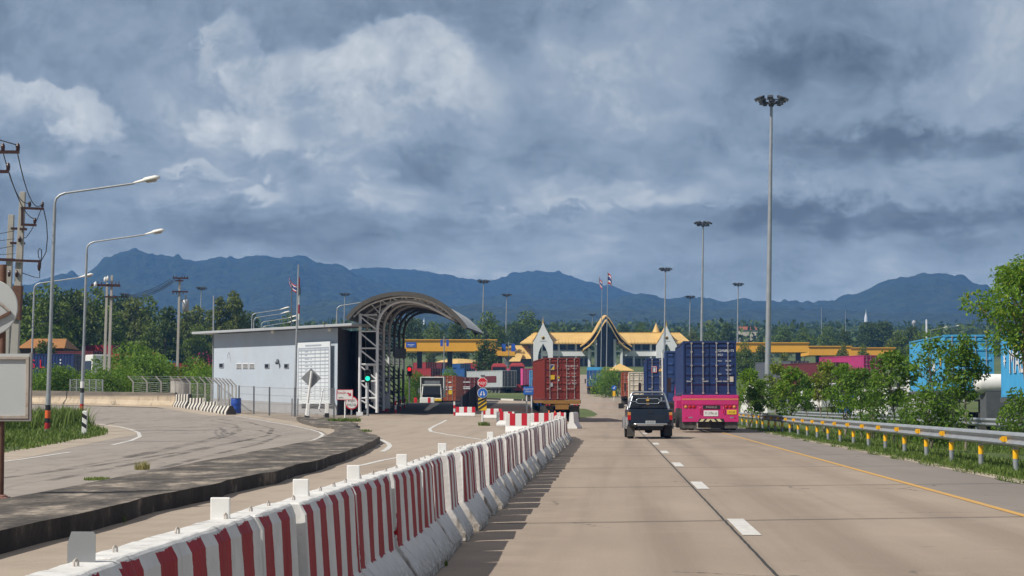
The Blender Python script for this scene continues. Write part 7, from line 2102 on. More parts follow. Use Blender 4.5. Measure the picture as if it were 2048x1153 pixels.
# long orange checkpoint canopies either side
def fascia(x0, x1, yt, yb, Y, lab, depth=14, posts=(), step=None):
    a = P(x0, yb, Y); c = P(x1, yt, Y); g = zt(a.x, Y)
    r = empty('checkpoint_canopy', (a.x, Y, g), 0, lab, 'canopy', 'orange checkpoint canopies')
    b = MB(); b.box(0, c.x - a.x, 0, depth, a.z - g, c.z - g); b.build('fascia', M['fascia'], r)
    b = MB(); b.box(-.2, c.x - a.x + .2, -.25, depth + .25, c.z - g, c.z - g + .18); b.build('roof_edge', M['fascia'], r)
    for px in posts:
        x = PX(px, Y) - a.x
        b = MB(); b.box(x - .5, x + .5, 2, 3, -1, a.z - g); b.build('column', M['bld_dark'], r)
    return r, a, g
fr_, a_, g_ = fascia(806, 992, 681, 703, 420, 'long orange checkpoint canopy with blue lane signs behind the arched canopy', posts=(838, 899, 960))
def on_f(x0, x1, y0, y1, m_, name, d=-.12):
    p0 = P(x0, y1, 420 + d); p1 = P(x1, y0, 420 + d); b = MB(); b.box(p0.x - a_.x, p1.x - a_.x, d, d + .1, p0.z - g_, p1.z - g_); return b.build(name, m_, fr_)
on_f(812, 832, 685, 695, M['banner_blue'], 'lane_sign')
on_f(815, 829, 689.3, 690.3, M['print_white'], 'sign_lettering', -.14)
on_f(818, 826, 692, 692.8, M['print_white'], 'sign_lettering', -.14)
fascia(1462, 1617, 687, 705, 440, 'long orange checkpoint canopy right of the blue container truck', posts=(1480, 1530, 1600))
fascia(1618, 1702, 694, 711, 455, 'lower orange checkpoint canopy stepping down to the right', posts=(1640, 1690))
fascia(1702, 1790, 697, 714, 470, 'farthest right orange checkpoint canopy above the young trees', posts=(1720, 1770))
fascia(990, 1030, 697, 712, 450, 'short orange canopy end beside the blue banners', posts=(1000,))
Yh = 500; p = P(915, 727, Yh); g = zt(p.x, Yh)
dm = empty('domed_roof', (p.x, Yh, g), 0, 'low ochre dome-like roof behind the parked containers', 'roof')
b = MB(); s_ = Yh / F; zb_ = PZ(731, Yh) - g; zt2 = PZ(716.5, Yh) - g
prof = [(62 * s_, zb_), (50 * s_, zb_ + (zt2 - zb_) * .42), (36 * s_, zb_ + (zt2 - zb_) * .75), (18 * s_, zb_ + (zt2 - zb_) * .95), (.001, zt2)]
b.lathe(prof, 8, (0, 8, 0), 0, 'Z', False); b.build('roof', M['roof_yellow'], dm)
b = MB(); b.lathe([(45 * s_, -1), (45 * s_, zb_)], 8, (0, 8, 0), 0, 'Z', False); b.build('wall', M['bld_grey'], dm)
# banner posts
for (px, Y, lab) in ((888, 400, 'lamp post with two blue banners before the orange canopy'), (1017.5, 430, 'lamp post with two blue banners left of the customs hall')):
    x = PX(px, Y); g = zt(x, Y); s_ = Y / F
    r = empty('banner_post', (x, Y, g), 0, lab, 'banner post', 'posts with blue banners')
    zt_ = PZ(672 if px < 900 else 684, Y) - g
    b = MB(); b.tube([(0, 0, 0), (0, 0, zt_)], .09, 8); b.build('post', M['galv'], r)
    z1 = PZ(693 if px < 900 else 703.5, Y) - g; z0 = PZ(680 if px < 900 else 688, Y) - g
    for (xa, xb) in ((-7.5, -2.5) if px < 900 else (-14, -6), (4.5, 9.5) if px < 900 else (5, 13)):
        bb = MB(); bb.box(xa * s_, xb * s_, -.03, .03, min(z0, z1), max(z0, z1)); bn = bb.build('banner', M['banner_blue'], r)
        q = MB(); q.box((xa + 1.6) * s_, (xb - 1.6) * s_, -.04, -.03, min(z0, z1) + .5, max(z0, z1) - .5); q.build('banner_print', M['blue_sign'], bn)
    b = MB(); b.bar((-7 * s_, 0, max(z0, z1)), (9 * s_, 0, max(z0, z1)), .06, .06); b.build('banner_arm', M['galv'], r)

# orange roofs and small houses in the trees
def house(px0, px1, pyr, pye, Y, rm, wm, lab):
    a = P(px0, pye, Y); c = P(px1, pyr, Y); g = zt(a.x, Y)
    r = empty('house', (a.x, Y, g), 0, lab, 'house', 'far houses')
    Lx = c.x - a.x; ze = a.z - g; zr_ = c.z - g
    b = MB(); b.add([(-.3, -.5, ze), (Lx + .3, -.5, ze), (Lx - .4, 4, zr_), (.4, 4, zr_), (Lx + .3, 8.5, ze), (-.3, 8.5, ze)], [(0, 1, 2, 3), (4, 5, 3, 2), (1, 4, 2), (5, 0, 3)]); b.build('roof', rm, r)
    b = MB(); b.box(0, Lx, 0, 8, -1, ze); b.build('wall', wm, r)
    for k in range(3):
        q = MB(); x = Lx * (k + .5) / 3; q.box(x - Lx * .09, x + Lx * .09, -.05, 0, ze * .35, ze * .75); q.build('window', M['bld_dark'], r)
house(40, 126, 676, 697, 258, M['orange_roof'], M['soffit'], 'orange-roofed building behind the trees above the navy container')
house(1478, 1515, 653, 660, 900, M['tile_red'], M['cream'], 'far red-roofed house between the two near masts')
for (px, py, pyb, Y, lab) in ((848, 634, 645, 2200, 'tiny white pagoda spire in the valley seen through the arch'), (1732, 618, 640, 2500, 'tiny white pagoda spire below the right hand mountain')):
    p = P(px, pyb, Y); r = empty('pagoda', p, 0, lab, 'pagoda', 'white pagodas in the valley'); h = PZ(py, Y) - p.z
    b = MB(); b.lathe([(h * .17, -4), (h * .16, h * .15), (h * .11, h * .3), (h * .07, h * .5), (h * .025, h * .65), (.05, h)], 10); b.build('spire', M['bld_white'], r)

# ------------------------------------------------------------------ trees, shrubs, grass
def leaf_cloud(clumps, n, size, seed, flat=.35, aspect=.42):
    """clumps: (centre, radii, weight); returns leaf quads scattered in shells through the clumps"""
    rs = np.random.RandomState(seed)
    wt = np.array([c[2] for c in clumps], float); wt /= wt.sum()
    idx = rs.choice(len(clumps), n, p=wt)
    C = np.array([c[0] for c in clumps], float)[idx]; Rr = np.array([c[1] for c in clumps], float)[idx]
    d = rs.normal(size=(n, 3)); d /= np.linalg.norm(d, axis=1)[:, None]
    rad = rs.uniform(.25, 1.0, n) ** .55
    pos = C + d * Rr * rad[:, None]
    # leaf directions: outwards and drooping
    a = d + rs.normal(size=(n, 3)) * .8; a[:, 2] -= flat; a /= np.linalg.norm(a, axis=1)[:, None]
    u = rs.normal(size=(n, 3)); u -= a * (u * a).sum(1)[:, None]; u /= np.linalg.norm(u, axis=1)[:, None]
    s = size * rs.uniform(.6, 1.3, n)[:, None]
    v0 = pos - a * s * .5; v2 = pos + a * s * .5; v1 = pos + u * s * aspect * .5; v3 = pos - u * s * aspect * .5
    V_ = np.stack([v0, v1, v2, v3], 1).reshape(-1, 3)
    Q = np.arange(n * 4).reshape(-1, 4)
    return V_, Q
def make_tree(name, h, crown_r, trunk_h, n, size, seed, lm, bm='bark', nclump=14, clump_r=.36, trunk_r=.06, spread=1.0, lab=None, cat='tree', group=None, multi=1, droop=.35, top=1.0, crown_name='crown'):
    rnd = random.Random(seed)
    root = empty(name, (0, 0, 0), 0, lab, cat, group)
    clumps = []; tb = MB()
    hc = h - trunk_h
    stems = []
    for k in range(multi):
        ang = 6.28 * k / multi + rnd.random(); lean = .0 if multi == 1 else rnd.uniform(.1, .35)
        p0 = Vector((.08 * k * (multi > 1), .05 * k * (multi > 1), -.15)); p1 = Vector((math.cos(ang) * lean * trunk_h, math.sin(ang) * lean * trunk_h, trunk_h)) + Vector((rnd.uniform(-.06, .06), rnd.uniform(-.06, .06), 0)) * h * .3
        mid = p0.lerp(p1, .5) + Vector((rnd.uniform(-1, 1), rnd.uniform(-1, 1), 0)) * .025 * h
        top_ = p1 + Vector((rnd.uniform(-.08, .08) * h, rnd.uniform(-.08, .08) * h, hc * .62))
        tb.tube([p0, mid, p1, p1.lerp(top_, .5), top_], trunk_r, 8, r1=trunk_r * .25); stems.append((p1, top_))
    for k in range(nclump):
        t = (k + .5) / nclump
        zc = trunk_h * .92 + hc * (.10 + .80 * t)
        prof = math.sin(min(1, (t * .92 + .12)) * math.pi) ** .6 * top if top == 1.0 else (1 - t) ** .7 + .08
        ang = k * 2.4 + rnd.uniform(-.6, .6); rr = crown_r * prof * rnd.uniform(.25, .82) * spread
        c = Vector((math.cos(ang) * rr, math.sin(ang) * rr, zc + rnd.uniform(-.06, .06) * h))
        r0 = crown_r * clump_r * rnd.uniform(.7, 1.35)
        s0, s1 = stems[k % len(stems)]
        c += s0 * .6 * (1 if multi > 1 else .3); 
        clumps.append((tuple(c), (r0 * 1.1, r0 * 1.1, r0 * .85), r0 ** 2))
        st = s0.lerp(s1, max(0, min(1, t * .8)))
        tb.tube([st, st.lerp(c, .55) + Vector((0, 0, -.03 * h)), c], trunk_r * .38, 5, r1=trunk_r * .10, cap=False)
    tb.build('trunk', M[bm], root)
    V_, Q = leaf_cloud(clumps, n, size, seed, droop)
    np_mesh(crown_name, V_, Q, M[lm], root)
    return root
def put(o, px, Y, dz=0.0, rz=0.0, s=1.0, lab=None, first=False, group=None, py_top=None, h=None, wide=1.0):
    x = PX(px, Y); z = zt(x, Y) - .07 + dz
    if py_top is not None:
        s = (PZ(py_top, Y) - z) / h
    sc_ = (s * wide, s * wide, s)
    if first:
        o.location = (x, Y, z); o.rotation_euler = (0, 0, rz); o.scale = sc_
        if lab: o['label'] = lab
        if group: o['group'] = group
        return o
    return copy_tree(o, loc=(x, Y, z), rz=rz, scale=sc_, label=lab, group=group)

# young trees behind the guard rail
gy = 'young trees along the guard rail'
tA = make_tree('young_tree', 3.4, .85, 1.0, 1900, .17, 11, 'leaf_mid', 'bark_pale', 15, .36, .045, 1.0, None, 'tree', gy)
tB = make_tree('young_tree', 3.2, .8, .8, 1600, .17, 12, 'leaf_olive', 'bark_pale', 13, .38, .04, 1.0, None, 'tree', gy, 2)
tC = make_tree('young_tree', 3.0, .95, .7, 2000, .17, 13, 'leaf_bright', 'bark_pale', 15, .36, .045, 1.0, None, 'tree', gy, 2)
row = [
 (tC, 1497, 114, 745, 1.0, 'bright green young tree just right of the magenta trailer, first of the row'),
 (tA, 1521, 108, 752, .95, 'low dark green young tree between the magenta trailer and the tallest mast'),
 (tB, 1560, 116, 733, 1.05, 'yellowish young tree right at the foot of the tallest mast'),
 (tC, 1585, 104, 742, 1.1, 'broad bright green young tree to the right of the tallest mast'),
 (tA, 1612, 110, 746, .95, 'slim dark green young tree two places right of the tallest mast'),
 (tB, 1648, 100, 730, 1.05, 'olive young tree with yellowing tips in front of the maroon container'),
 (tC, 1690, 97, 737, 1.0, 'bright young tree below the magenta pink container'),
 (tA, 1722, 93, 728, 1.2, 'wide dark green young tree in front of the blue truck nose'),
 (tA, 1786, 84, 690, 1.15, 'taller young tree with a clear trunk left of the farther blue container'),
]
used = set()
for i, (o, px, Y, pyt, wide, lab) in enumerate(row):
    H_ = {tA.name: 3.4, tB.name: 3.2, tC.name: 3.0}[o.name]
    put(o, px, Y, -.15, i * 1.3, 1, lab, o.name not in used, gy, pyt, H_ * 1.03, wide); used.add(o.name)
tD = make_tree('young_tree', 4.1, .9, 1.6, 2900, .16, 21, 'leaf_mid', 'bark_pale', 18, .33, .05, 1.0, 'dense round-crowned young tree with a bent pale trunk before the farther blue container', 'tree', gy)
put(tD, 1930, 72, -.15, .4, 1, None, True, gy, 668, 4.2, 1.05)
tDD = make_tree('young_tree', 3.6, .9, 1.9, 750, .16, 22, 'leaf_mid', 'bark_pale', 12, .33, .045, 1.0, 'thin high-crowned young tree crossing the top of the farther blue container', 'tree', gy)
put(tDD, 1862, 80, -.1, 1.1, 1, None, True, gy, 668, 3.7, 1.2)
tE = make_tree('roadside_tree', 6.6, 2.2, 3.1, 9000, .17, 31, 'leaf_bright', 'bark', 24, .30, .09, 1.0, 'tallest bright green tree at the right edge, rising above the skyline', 'tree')
put(tE, 2050, 70, -.1, .8, 1, None, True, None, 524, 6.75, 1.0)
gs = 'low shrubs behind the guard rail'
shA = make_tree('shrub', 1.7, .75, .25, 1500, .13, 41, 'leaf_mid', 'bark_pale', 12, .42, .025, 1.0, None, 'shrub', gs, 3)
for i, (px, Y, pyt, wide, lab) in enumerate(((1862, 66, 772, 1.0, 'dark green shrub between the two clear-trunked young trees'), (1745, 84, 782, .9, 'small shrub left of the clear-trunked young tree'), (1900, 66, 808, .9, 'low shrub at the foot of the dense round tree'), (2035, 62, 786, .95, 'shrub at the right edge below the lettered blue container'), (1812, 76, 800, .8, 'low shrub right of the clear-trunked young tree'))):
    put(shA, px, Y, -.2, i * .9, 1, lab, i == 0, gs, pyt, 1.75, wide)

# left hedge and bushes behind the wall
gh_ = 'bushes behind the wall on the left'
buA = make_tree('bush', 3.2, 2.6, .3, 3400, .26, 51, 'leaf_bright', 'bark', 16, .42, .05, 1.0, None, 'bush', gh_, 3)
buB = make_tree('bush', 3.4, 2.4, .3, 3200, .28, 52, 'leaf_mid', 'bark', 16, .42, .05, 1.0, None, 'bush', gh_, 3)
bushes = [(buA, 78, 168, 746, 1.0, 'bright bush directly right of the blank sign under the navy container'), (buB, 112, 166, 740, 1.0, 'leafy bush under the middle of the navy container'), (buA, 132, 167, 742, .8, 'bright bush under the right end of the navy container'), (buB, 212, 165, 748, .9, 'bush around the feet of the transformer pole pair'), (buA, 240, 167, 742, .9, 'bright creeper-like bush right of the pole pair'), (buB, 262, 190, 704, 1.1, 'tall dark bush between the pole pair and the concrete cylinder'), (buA, 318, 185, 722, .8, 'yellow-green bush left of the concrete cylinder'), (buB, 290, 182, 716, .9, 'mid green bush left of the yellow-green one'),
          (buA, 400, 176, 738, .9, 'bright bush beside the gatehouse left corner'), (buB, 384, 190, 728, .8, 'bush between the transformer pole and the gatehouse'), (buA, 176, 172, 750, .8, 'bright bush behind the short grid fence'), (buB, 422, 185, 742, .7, 'dark bush touching the gatehouse left wall'), (buB, 832, 230, 752, .8, 'green bush left of the oncoming box truck'), (buA, 812, 215, 772, .6, 'small bush at the foot of the red signal'), (buA, 898, 275, 744, .5, 'small bush top between the blue and the orange container'), (buA, 1212, 300, 743, .9, 'bright roadside bush right of the distant blue truck'), (buB, 1219, 290, 752, .7, 'smaller bush in front of the bright roadside bush')]
used = set()
for i, (o, px, Y, pyt, wide, lab) in enumerate(bushes):
    put(o, px, Y, -.1, i * 1.7, 1, lab, o.name not in used, gh_, pyt, 3.3, wide); used.add(o.name)
bl = make_tree('flowering_bush', 3.0, 2.2, .3, 1500, .22, 55, 'bloom', 'bark', 12, .4, .05, 1.0, 'pink flowering bush above the fence left of the gatehouse', 'bush', None, 3, crown_name='blossom')
put(bl, 406, 192, 0, 0, 1, None, True, None, 722, 3.1, .8)

# middle-distance and far trees
gf = 'trees beyond the yard'
fA = make_tree('broadleaf_tree', 14, 5.6, 3.2, 3600, .80, 61, 'leaf_dark', 'bark', 20, .38, .28, 1.0, None, 'tree', gf)
fB = make_tree('broadleaf_tree', 14, 5.0, 3.0, 3200, .80, 62, 'leaf_deep', 'bark', 18, .38, .28, 1.0, None, 'tree', gf)
fC = make_tree('broadleaf_tree', 14, 4.2, 3.5, 3000, .75, 63, 'leaf_grey', 'bark', 18, .36, .26, 1.0, None, 'tree', gf)
fP = make_tree('conifer', 14, 3.4, 1.5, 2600, .7, 64, 'leaf_deep', 'bark', 16, .36, .22, 1.0, None, 'tree', None, 1, .35, .5)
fT = make_tree('tall_thin_tree', 16, 3.0, 7, 1700, .7, 65, 'leaf_grey', 'bark', 9, .42, .22, 1.0, None, 'tree', 'tall thin trees behind the gatehouse')
FAR = []
rnd = random.Random(9)
def fput(o, px, Y, pyt, wide, lab, group=gf):
    first = o.name not in fput.used; fput.used.add(o.name)
    h = {fA.name: 14.2, fB.name: 14.2, fC.name: 14.2, fP.name: 14.0, fT.name: 16}[o.name]
    return put(o, px, Y, -.3, rnd.uniform(0, 6), 1, lab, first, group, pyt, h, wide)
fput.used = set()
left = [(fB, 90, 240, 688, .8, 'dark round tree in front of the orange-roofed building'), (fB, 40, 300, 592, .9, 'dark tree at the far left behind the power pole'), (fA, 92, 290, 586, .85, 'big dark tree between the first two lamp posts, left crown'), (fB, 128, 300, 590, .9, 'big dark tree between the first two lamp posts, right crown'), (fC, 152, 330, 583, .9, 'grey-green tree behind the second lamp post'), (fA, 185, 340, 592, .9, 'dark tree left of the pole pair'), (fB, 232, 380, 600, .8, 'dark tree right behind the pole pair'), (fC, 262, 360, 596, 1.0, 'broad grey-green tree right of the pole pair'), (fA, 292, 370, 607, .8, 'dark tree with rounded top left of the conifer'), (fP, 336, 350, 610, .8, 'small dark conifer left of the transformer pole'), (fC, 392, 400, 612, .85, 'pale grey-green tree behind the far mast left of the gatehouse'), (fC, 372, 390, 622, .8, 'pale tree right of the transformer pole'), (fT, 437, 330, 603, .8, 'thinner tall tree left of the gatehouse roof'), (fT, 467, 330, 592, .8, 'tallest thin tree behind the gatehouse roof'), (fB, 490, 360, 632, .9, 'dark low tree behind the gatehouse roof'), (fA, 575, 420, 640, .7, 'dark tree top left of the radio mast'), (fC, 650, 460, 646, .8, 'low pale tree top behind the gatehouse roof'),
        (fB, 140, 352, 642, .8, 'dark round tree above the maroon container'), (fA, 165, 340, 640, .75, 'dark tree in front of the tall ones, left of the pole pair'), (fB, 190, 345, 650, .7, 'low dark tree behind the pole pair'), (fA, 300, 352, 655, .75, 'dark tree over the bushes left of the transformer pole'), (fB, 340, 360, 652, .7, 'dark tree behind the transformer pole'), (fA, 392, 355, 660, .7, 'dark tree left of the gatehouse wall'), (fB, 265, 360, 668, .7, 'low dark tree behind the yellow-green bush'), (fB, 415, 390, 650, .6, 'dark tree against the gatehouse eave')]
for a in left: fput(*a)
mid = [(fB, 826, 520, 640, .8, 'dark tree seen through the arch, left of the white pagoda'), (fA, 868, 560, 652, .9, 'dark tree seen through the arch, right of the white pagoda'), (fB, 915, 540, 648, .8, 'dark tree under the canopy roof edge'), (fA, 975, 500, 634, .8, 'tall dark tree right of the canopy roof'), (fB, 1000, 560, 655, .8, 'dark tree behind the blue banners'), (fA, 1052, 640, 631, 1.2, 'big round dark tree left behind the customs hall'), (fB, 1034, 620, 650, .9, 'dark tree at the left end of the customs hall roof'), (fB, 974, 385, 684, 1.0, 'dark spreading tree in front of the orange canopy end'), (fC, 860, 530, 700, .9, 'pale green tree under the orange canopy'), (fC, 930, 540, 702, .9, 'pale green tree under the orange canopy right part'), (fB, 1247, 680, 652, .8, 'dark tree right of the customs hall gable'), (fA, 1285, 700, 651, .8, 'dark tree over the right roof of the customs hall'), (fC, 1385, 600, 662, 1.0, 'bright crowned tree right of the customs hall'), (fA, 1420, 620, 655, .8, 'dark tree behind the blue container top'), (fB, 1455, 640, 650, .8, 'dark tree right of the blue container top'), (fA, 1490, 400, 692, .8, 'dark tree before the orange canopy, left one'), (fB, 1525, 395, 694, .8, 'dark tree before the orange canopy, middle one'), (fC, 1568, 300, 706, .8, 'pale round tree right of the tallest mast'), (fC, 1688, 380, 686, .55, 'small pale bushy tree before the stepped orange canopy'), (fA, 1727, 390, 696, .55, 'dark round tree before the right orange canopy'), (fB, 1740, 620, 648, 1.3, 'wide dark tree mass on the skyline right of centre'), (fB, 1770, 640, 646, 1.2, 'dark skyline tree left of the white tower'), (fA, 1610, 600, 662, 1.0, 'dark skyline tree above the stepped canopy'), (fA, 1655, 610, 659, 1.0, 'dark skyline tree between mast and pale bushy tree'), (fB, 1825, 560, 656, 1.0, 'dark skyline tree left of the farther blue container'), (fA, 1880, 580, 660, 1.0, 'dark skyline tree above the farther blue container'), (fA, 1570, 640, 656, .9, 'dark skyline tree right of the tallest mast'), (fA, 1800, 480, 668, 1.0, 'dark green tree above the orange canopy end'), (fB, 1690, 560, 664, .9, 'dark tree above the middle of the stepped canopy'), (fA, 1840, 470, 672, .9, 'dark tree left above the light blue roof')]
for a in mid: fput(*a)
# the far wood of the valley floor, one mass
def far_wood():
    rs = np.random.RandomState(4); Vs = []; n = 0
    cl = []
    for i in range(900):
        Y = rs.uniform(720, 1900); px = rs.uniform(-120, 2200)
        x = PX(px, Y); r0 = rs.uniform(4, 8) * (.8 + Y / 3000)
        cl.append(((x, Y, zt(x, Y) + r0 * .7), (r0 * 1.3, r0, r0 * 1.0), r0 ** 2))
    V_, Q = leaf_cloud(cl, 60000, 2.6, 8, .2, .6)
    o = np_mesh('far_wood', V_, Q, M['leaf_deep']); o['kind'] = 'stuff'
    o['label'] = 'dark wood filling the valley floor below the hills'
far_wood()
# far lamp specks on the right skyline are copies of the street lamp, white tower
p = P(1828, 645, 700); g = zt(p.x, 700)
r = empty('water_tower', (p.x, 700, g), 0, 'slim pale tower on the skyline left of the blue containers', 'tower')
b = MB(); b.lathe([(.5, -1), (.42, PZ(650, 700) - g), (.75, PZ(648, 700) - g), (.75, PZ(644, 700) - g), (.001, PZ(640, 700) - g)], 10); b.build('tower_body', M['bld_grey'], r)
p = P(1853, 645, 690); g = zt(p.x, 690)
b = MB(); b.lathe([(.38, -1), (.33, PZ(640, 690) - g), (.001, PZ(639, 690) - g)], 10); o = b.build('pale_tower', M['grey_c']); o.location = (p.x, 690, g); tag(o, 'plain pale column on the skyline right of the slim tower', 'tower')
for (px, pyt, Y, lab) in ((1643, 615, 800, 'thin radio mast on the skyline left of the pale bushy tree'), (1691, 622, 900, 'thin pale radio mast below the right hand mountain')):
    p = P(px, 660, Y); g = zt(p.x, Y); b = MB(); b.tube([(0, 0, -1), (0, 0, PZ(pyt, Y) - g)], .25, 6, r1=.1); o = b.build('radio_mast', M['galv']); o.location = (p.x, Y, g); tag(o, lab, 'mast')

# ---- grass
def grass(name, region, n, hmin, hmax, seed, lab, wd=.012, mat_='grassb', lean=.9):
    """region(rs, n) -> x, y arrays, optionally base z"""
    rs = np.random.RandomState(seed)
    x, y, z = region(rs, n)
    n = len(x); h = rs.uniform(hmin, hmax, n) * rs.uniform(.6, 1.1, n); a = rs.uniform(0, 2 * np.pi, n)
    dx_, dy_ = np.cos(a), np.sin(a); l = rs.uniform(.1, lean, n) * h
    w_ = wd * rs.uniform(.7, 1.5, n)
    base = np.stack([x, y, z], 1)
    side = np.stack([-dy_, dx_, np.zeros(n)], 1) * w_[:, None]
    mid = base + np.stack([dx_ * l * .35, dy_ * l * .35, h * .6], 1)
    tip = base + np.stack([dx_ * l, dy_ * l, h], 1)
    V_ = np.stack([base - side, base + side, mid + side * .7, mid - side * .7, mid - side * .7, mid + side * .7, tip + side * .1, tip - side * .1], 1).reshape(-1, 3)
    Q = np.arange(n * 8).reshape(-1, 4)
    o = np_mesh(name, V_, Q, M[mat_]); o['kind'] = 'stuff'; o['label'] = lab
    return o
def zz(x, y, f): return np.array([f(float(a), float(b)) for a, b in zip(x, y)])
def reg_right(rs, n):
    y = 34 + 100 * rs.rand(n) ** 1.5; o = 7.05 + 1.9 * rs.rand(n) ** 1.3 + .12 * np.sin(y * 1.3)
    x = o + RD * y; keep = rs.rand(n) < np.clip(.25 + .9 * np.abs(np.sin(x * 2.1) * np.cos(y * .9)), 0, 1); x, y = x[keep], y[keep]
    return x, y, zz(x, y, zground)
grass('verge_grass', reg_right, 42000, .06, .17, 1, 'short grass along the right road edge', .012)
def reg_ditch(rs, n):
    y = 44 + 100 * rs.rand(n) ** 1.4; o = 8.8 + 8.5 * rs.rand(n); x = o + RD * y
    return x, y, zz(x, y, zground)
grass('ditch_grass', reg_ditch, 42000, .10, .30, 2, 'rough grass in the ditch behind the guard rail', .018)
from mathutils import geometry as _g
def in_poly(px, py, poly):
    c = np.zeros(len(px), bool); n = len(poly); j = n - 1
    for i in range(n):
        xi, yi = poly[i]; xj, yj = poly[j]
        c ^= ((yi > py) != (yj > py)) & (px < (xj - xi) * (py - yi) / (yj - yi + 1e-9) + xi); j = i
    return c
def mound_z(x, y):
    # height on the grassy mound by its rings
    best = None
    dx_, dy_ = x - mcx, y - mcy; ang = math.atan2(dy_, dx_); rr = math.hypot(dx_, dy_)
    tmin = 1e9
    for i in range(len(mound)):
        ax_, ay_ = mound[i][0] - mcx, mound[i][1] - mcy; bx2, by2 = mound[(i + 1) % len(mound)][0] - mcx, mound[(i + 1) % len(mound)][1] - mcy
        den = math.cos(ang) * (by2 - ay_) - math.sin(ang) * (bx2 - ax_)
        if abs(den) < 1e-9: continue
        t = (ax_ * (by2 - ay_) - ay_ * (bx2 - ax_)) / den
        u = (ax_ * math.sin(ang) - ay_ * math.cos(ang)) / den
        if t > 0 and -1e-6 <= u <= 1 + 1e-6: tmin = min(tmin, t)
    s_ = min(1, rr / tmin)
    return zt(x, y) + float(np.interp(s_, [0, .4, .7, .9, .97, 1], [.2, .2, .16, .09, .03, -.03]))
def reg_mound(rs, n):
    x = rs.uniform(-30, -12.5, n); y = rs.uniform(45, 122, n); k = in_poly(x, y, mound); x, y = x[k], y[k]
    k = rs.rand(len(x)) < np.clip(.12 + 1.2 * np.abs(np.sin(x * .9 + 1 + np.sin(y * .5)) * np.cos(y * .23 + x * .4)), 0, 1); x, y = x[k], y[k]
    return x, y, zz(x, y, mound_z)
grass('mound_grass', reg_mound, 70000, .05, .26, 3, 'long grass on the mound inside the turning road', .024)
def reg_tall(rs, n):
    cs = [(PX(146, 112), 112, 1.1), (PX(128, 106), 106, 1.0), (PX(58, 100), 100, .9), (PX(20, 92), 92, 1.2)]
    i = rs.randint(0, len(cs), n); c = np.array(cs)[i]
    x = c[:, 0] + rs.normal(size=n) * c[:, 2] * .6; y = c[:, 1] + rs.normal(size=n) * c[:, 2] * 1.2
    k = in_poly(x, y, mound); x, y = x[k], y[k]
    return x, y, zz(x, y, mound_z)
grass('tall_grass', reg_tall, 7000, .4, 1.0, 4, 'taller grass clumps round the lamp posts', .03)
def tuft(px, py, r, n, h, lab, seed, dz=.16, wd=.005, name='grass_tuft', spread_y=2.0, mt='grassb'):
    p = G(px, py)
    rs = np.random.RandomState(seed); root = empty(name, (p.x, p.y, p.z + dz), 0, lab, 'grass tuft', 'grass tufts on the island')
    a = rs.uniform(0, 2 * np.pi, n); rr = r * np.sqrt(rs.rand(n)); bx2 = np.cos(a) * rr; by2 = np.sin(a) * rr * spread_y
    hh = h * rs.uniform(.5, 1.1, n); la = rs.uniform(0, 2 * np.pi, n); l = rs.uniform(.2, .8, n) * hh
    base = np.stack([bx2, by2, np.zeros(n)], 1); sd_ = np.stack([-np.sin(la), np.cos(la), np.zeros(n)], 1) * wd
    mid = base + np.stack([np.cos(la) * l * .35, np.sin(la) * l * .35, hh * .7], 1); tip = base + np.stack([np.cos(la) * l, np.sin(la) * l, hh * .95], 1)
    V_ = np.stack([base - sd_, base + sd_, mid + sd_ * .7, mid - sd_ * .7, mid - sd_ * .7, mid + sd_ * .7, tip + sd_ * .1, tip - sd_ * .1], 1).reshape(-1, 3)
    bo_ = np_mesh('blades', V_, np.arange(n * 8).reshape(-1, 4), M[mt], root); bo_['kind'] = 'stuff'
    return root
tuft(284, 958, .13, 160, .17, 'yellowing grass tuft on a sandy patch in the middle of the kerbed island', 1, mt='grass_dry')
tuft(194, 981, .20, 300, .05, 'flat green grass patch on the kerbed island, the nearer one', 2, wd=.007)
tuft(240, 1046, .08, 26, .09, 'thin weed at the kerb foot behind the steel reflector plate', 3, 0)
tuft(506, 974, .10, 70, .13, 'weed growing at the kerb foot in mid picture', 4, 0)
tuft(665, 927, .12, 60, .15, 'small weed at the kerb foot nearer the island nose', 5, 0)
tuft(688, 848, .9, 400, .22, 'wide green grass patch at the island nose below the arrow sign', 6, .1, .03)
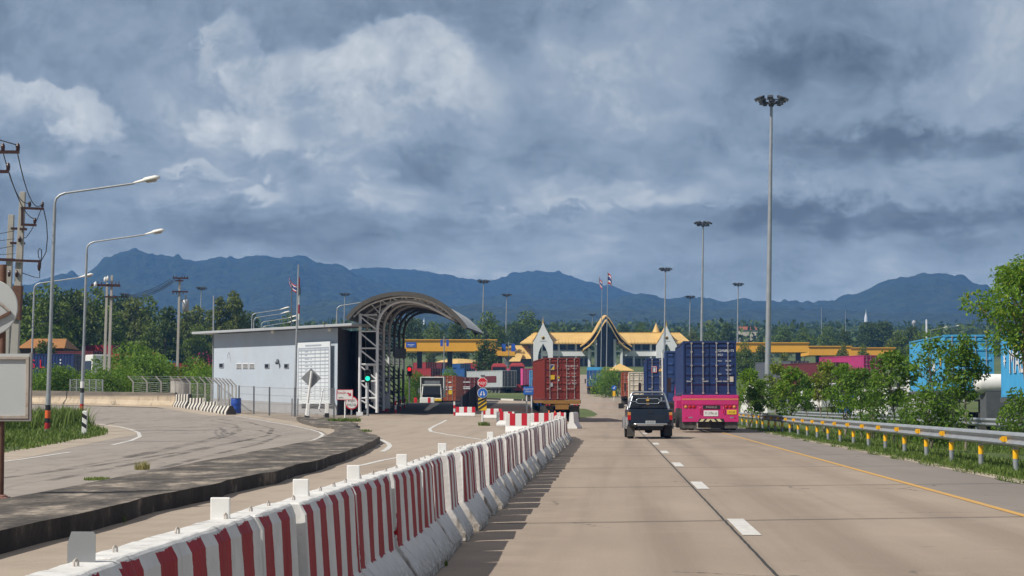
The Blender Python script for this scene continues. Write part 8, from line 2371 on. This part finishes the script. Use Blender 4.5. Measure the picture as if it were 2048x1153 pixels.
tuft(720, 872, .5, 160, .12, 'low grass patch on the island nose edge', 7, .16, .02)
tuft(664, 846, .8, 200, .16, 'grass at the foot of the white bollard', 8, .05, .03)
tuft(968, 852, .3, 160, .22, 'grass tuft at the foot of the stop sign post', 9, 0, .02)
# broad weed at the barrier foot, nearest the camera
p = G(806, 1140)
wd_ = empty('weed', p, 0, 'dark strap-leaved weed growing at the barrier foot, bottom centre', 'weed')
rnd = random.Random(2)
for k in range(20):
    a = rnd.uniform(0, 6.28); L = rnd.uniform(.10, .24); b = MB(); vs = []; fs = []
    if k == 0: a = 3.0; L = .26
    if k == 1: a = 1.9; L = .27
    hx_, hy_ = math.cos(a), math.sin(a); up = rnd.uniform(.6, 1.0) if k > 1 else 1.05
    n = 8
    for i in range(n + 1):
        t = i / n; w_ = .0075 * math.sin(math.pi * min(1, t * .9 + .12)) + .0006
        q = Vector((hx_ * L * t * (.55 + .35 * t), hy_ * L * t * (.55 + .35 * t), L * up * (t - .62 * t * t * (1.15 if k > 1 else .5))))
        sd_ = Vector((-hy_, hx_, 0)) * w_
        vs += [q - sd_, q + Vector((0, 0, -.003)), q + sd_]
    for i in range(n):
        for j in range(2): fs.append((3 * i + j, 3 * i + j + 1, 3 * i + j + 4, 3 * i + j + 3))
    b.add(vs, fs, 0, True); b.build('leaf', M['leaf_mid'], wd_)
tuft(884, 1133, .05, 50, .07, 'small dark weeds under the barrier foot', 12, 0, .004)

# ------------------------------------------------------------------ air
hm = bpy.data.materials.new('haze'); hm.use_nodes = True
t = NT(hm.node_tree); hm.node_tree.nodes.clear()
out = t.n('ShaderNodeOutputMaterial'); pv = t.n('ShaderNodeVolumePrincipled')
pv.inputs['Color'].default_value = (.145, .385, .88, 1)
pv.inputs['Density'].default_value = HAZE_D
pv.inputs['Anisotropy'].default_value = 0.0
t.t.links.new(pv.outputs[0], out.inputs['Volume'])
b = MB(); b.box(-9500, 9500, -120, 7600, -3, HAZE_TOP)
o = b.build('haze', hm); o['kind'] = 'stuff'
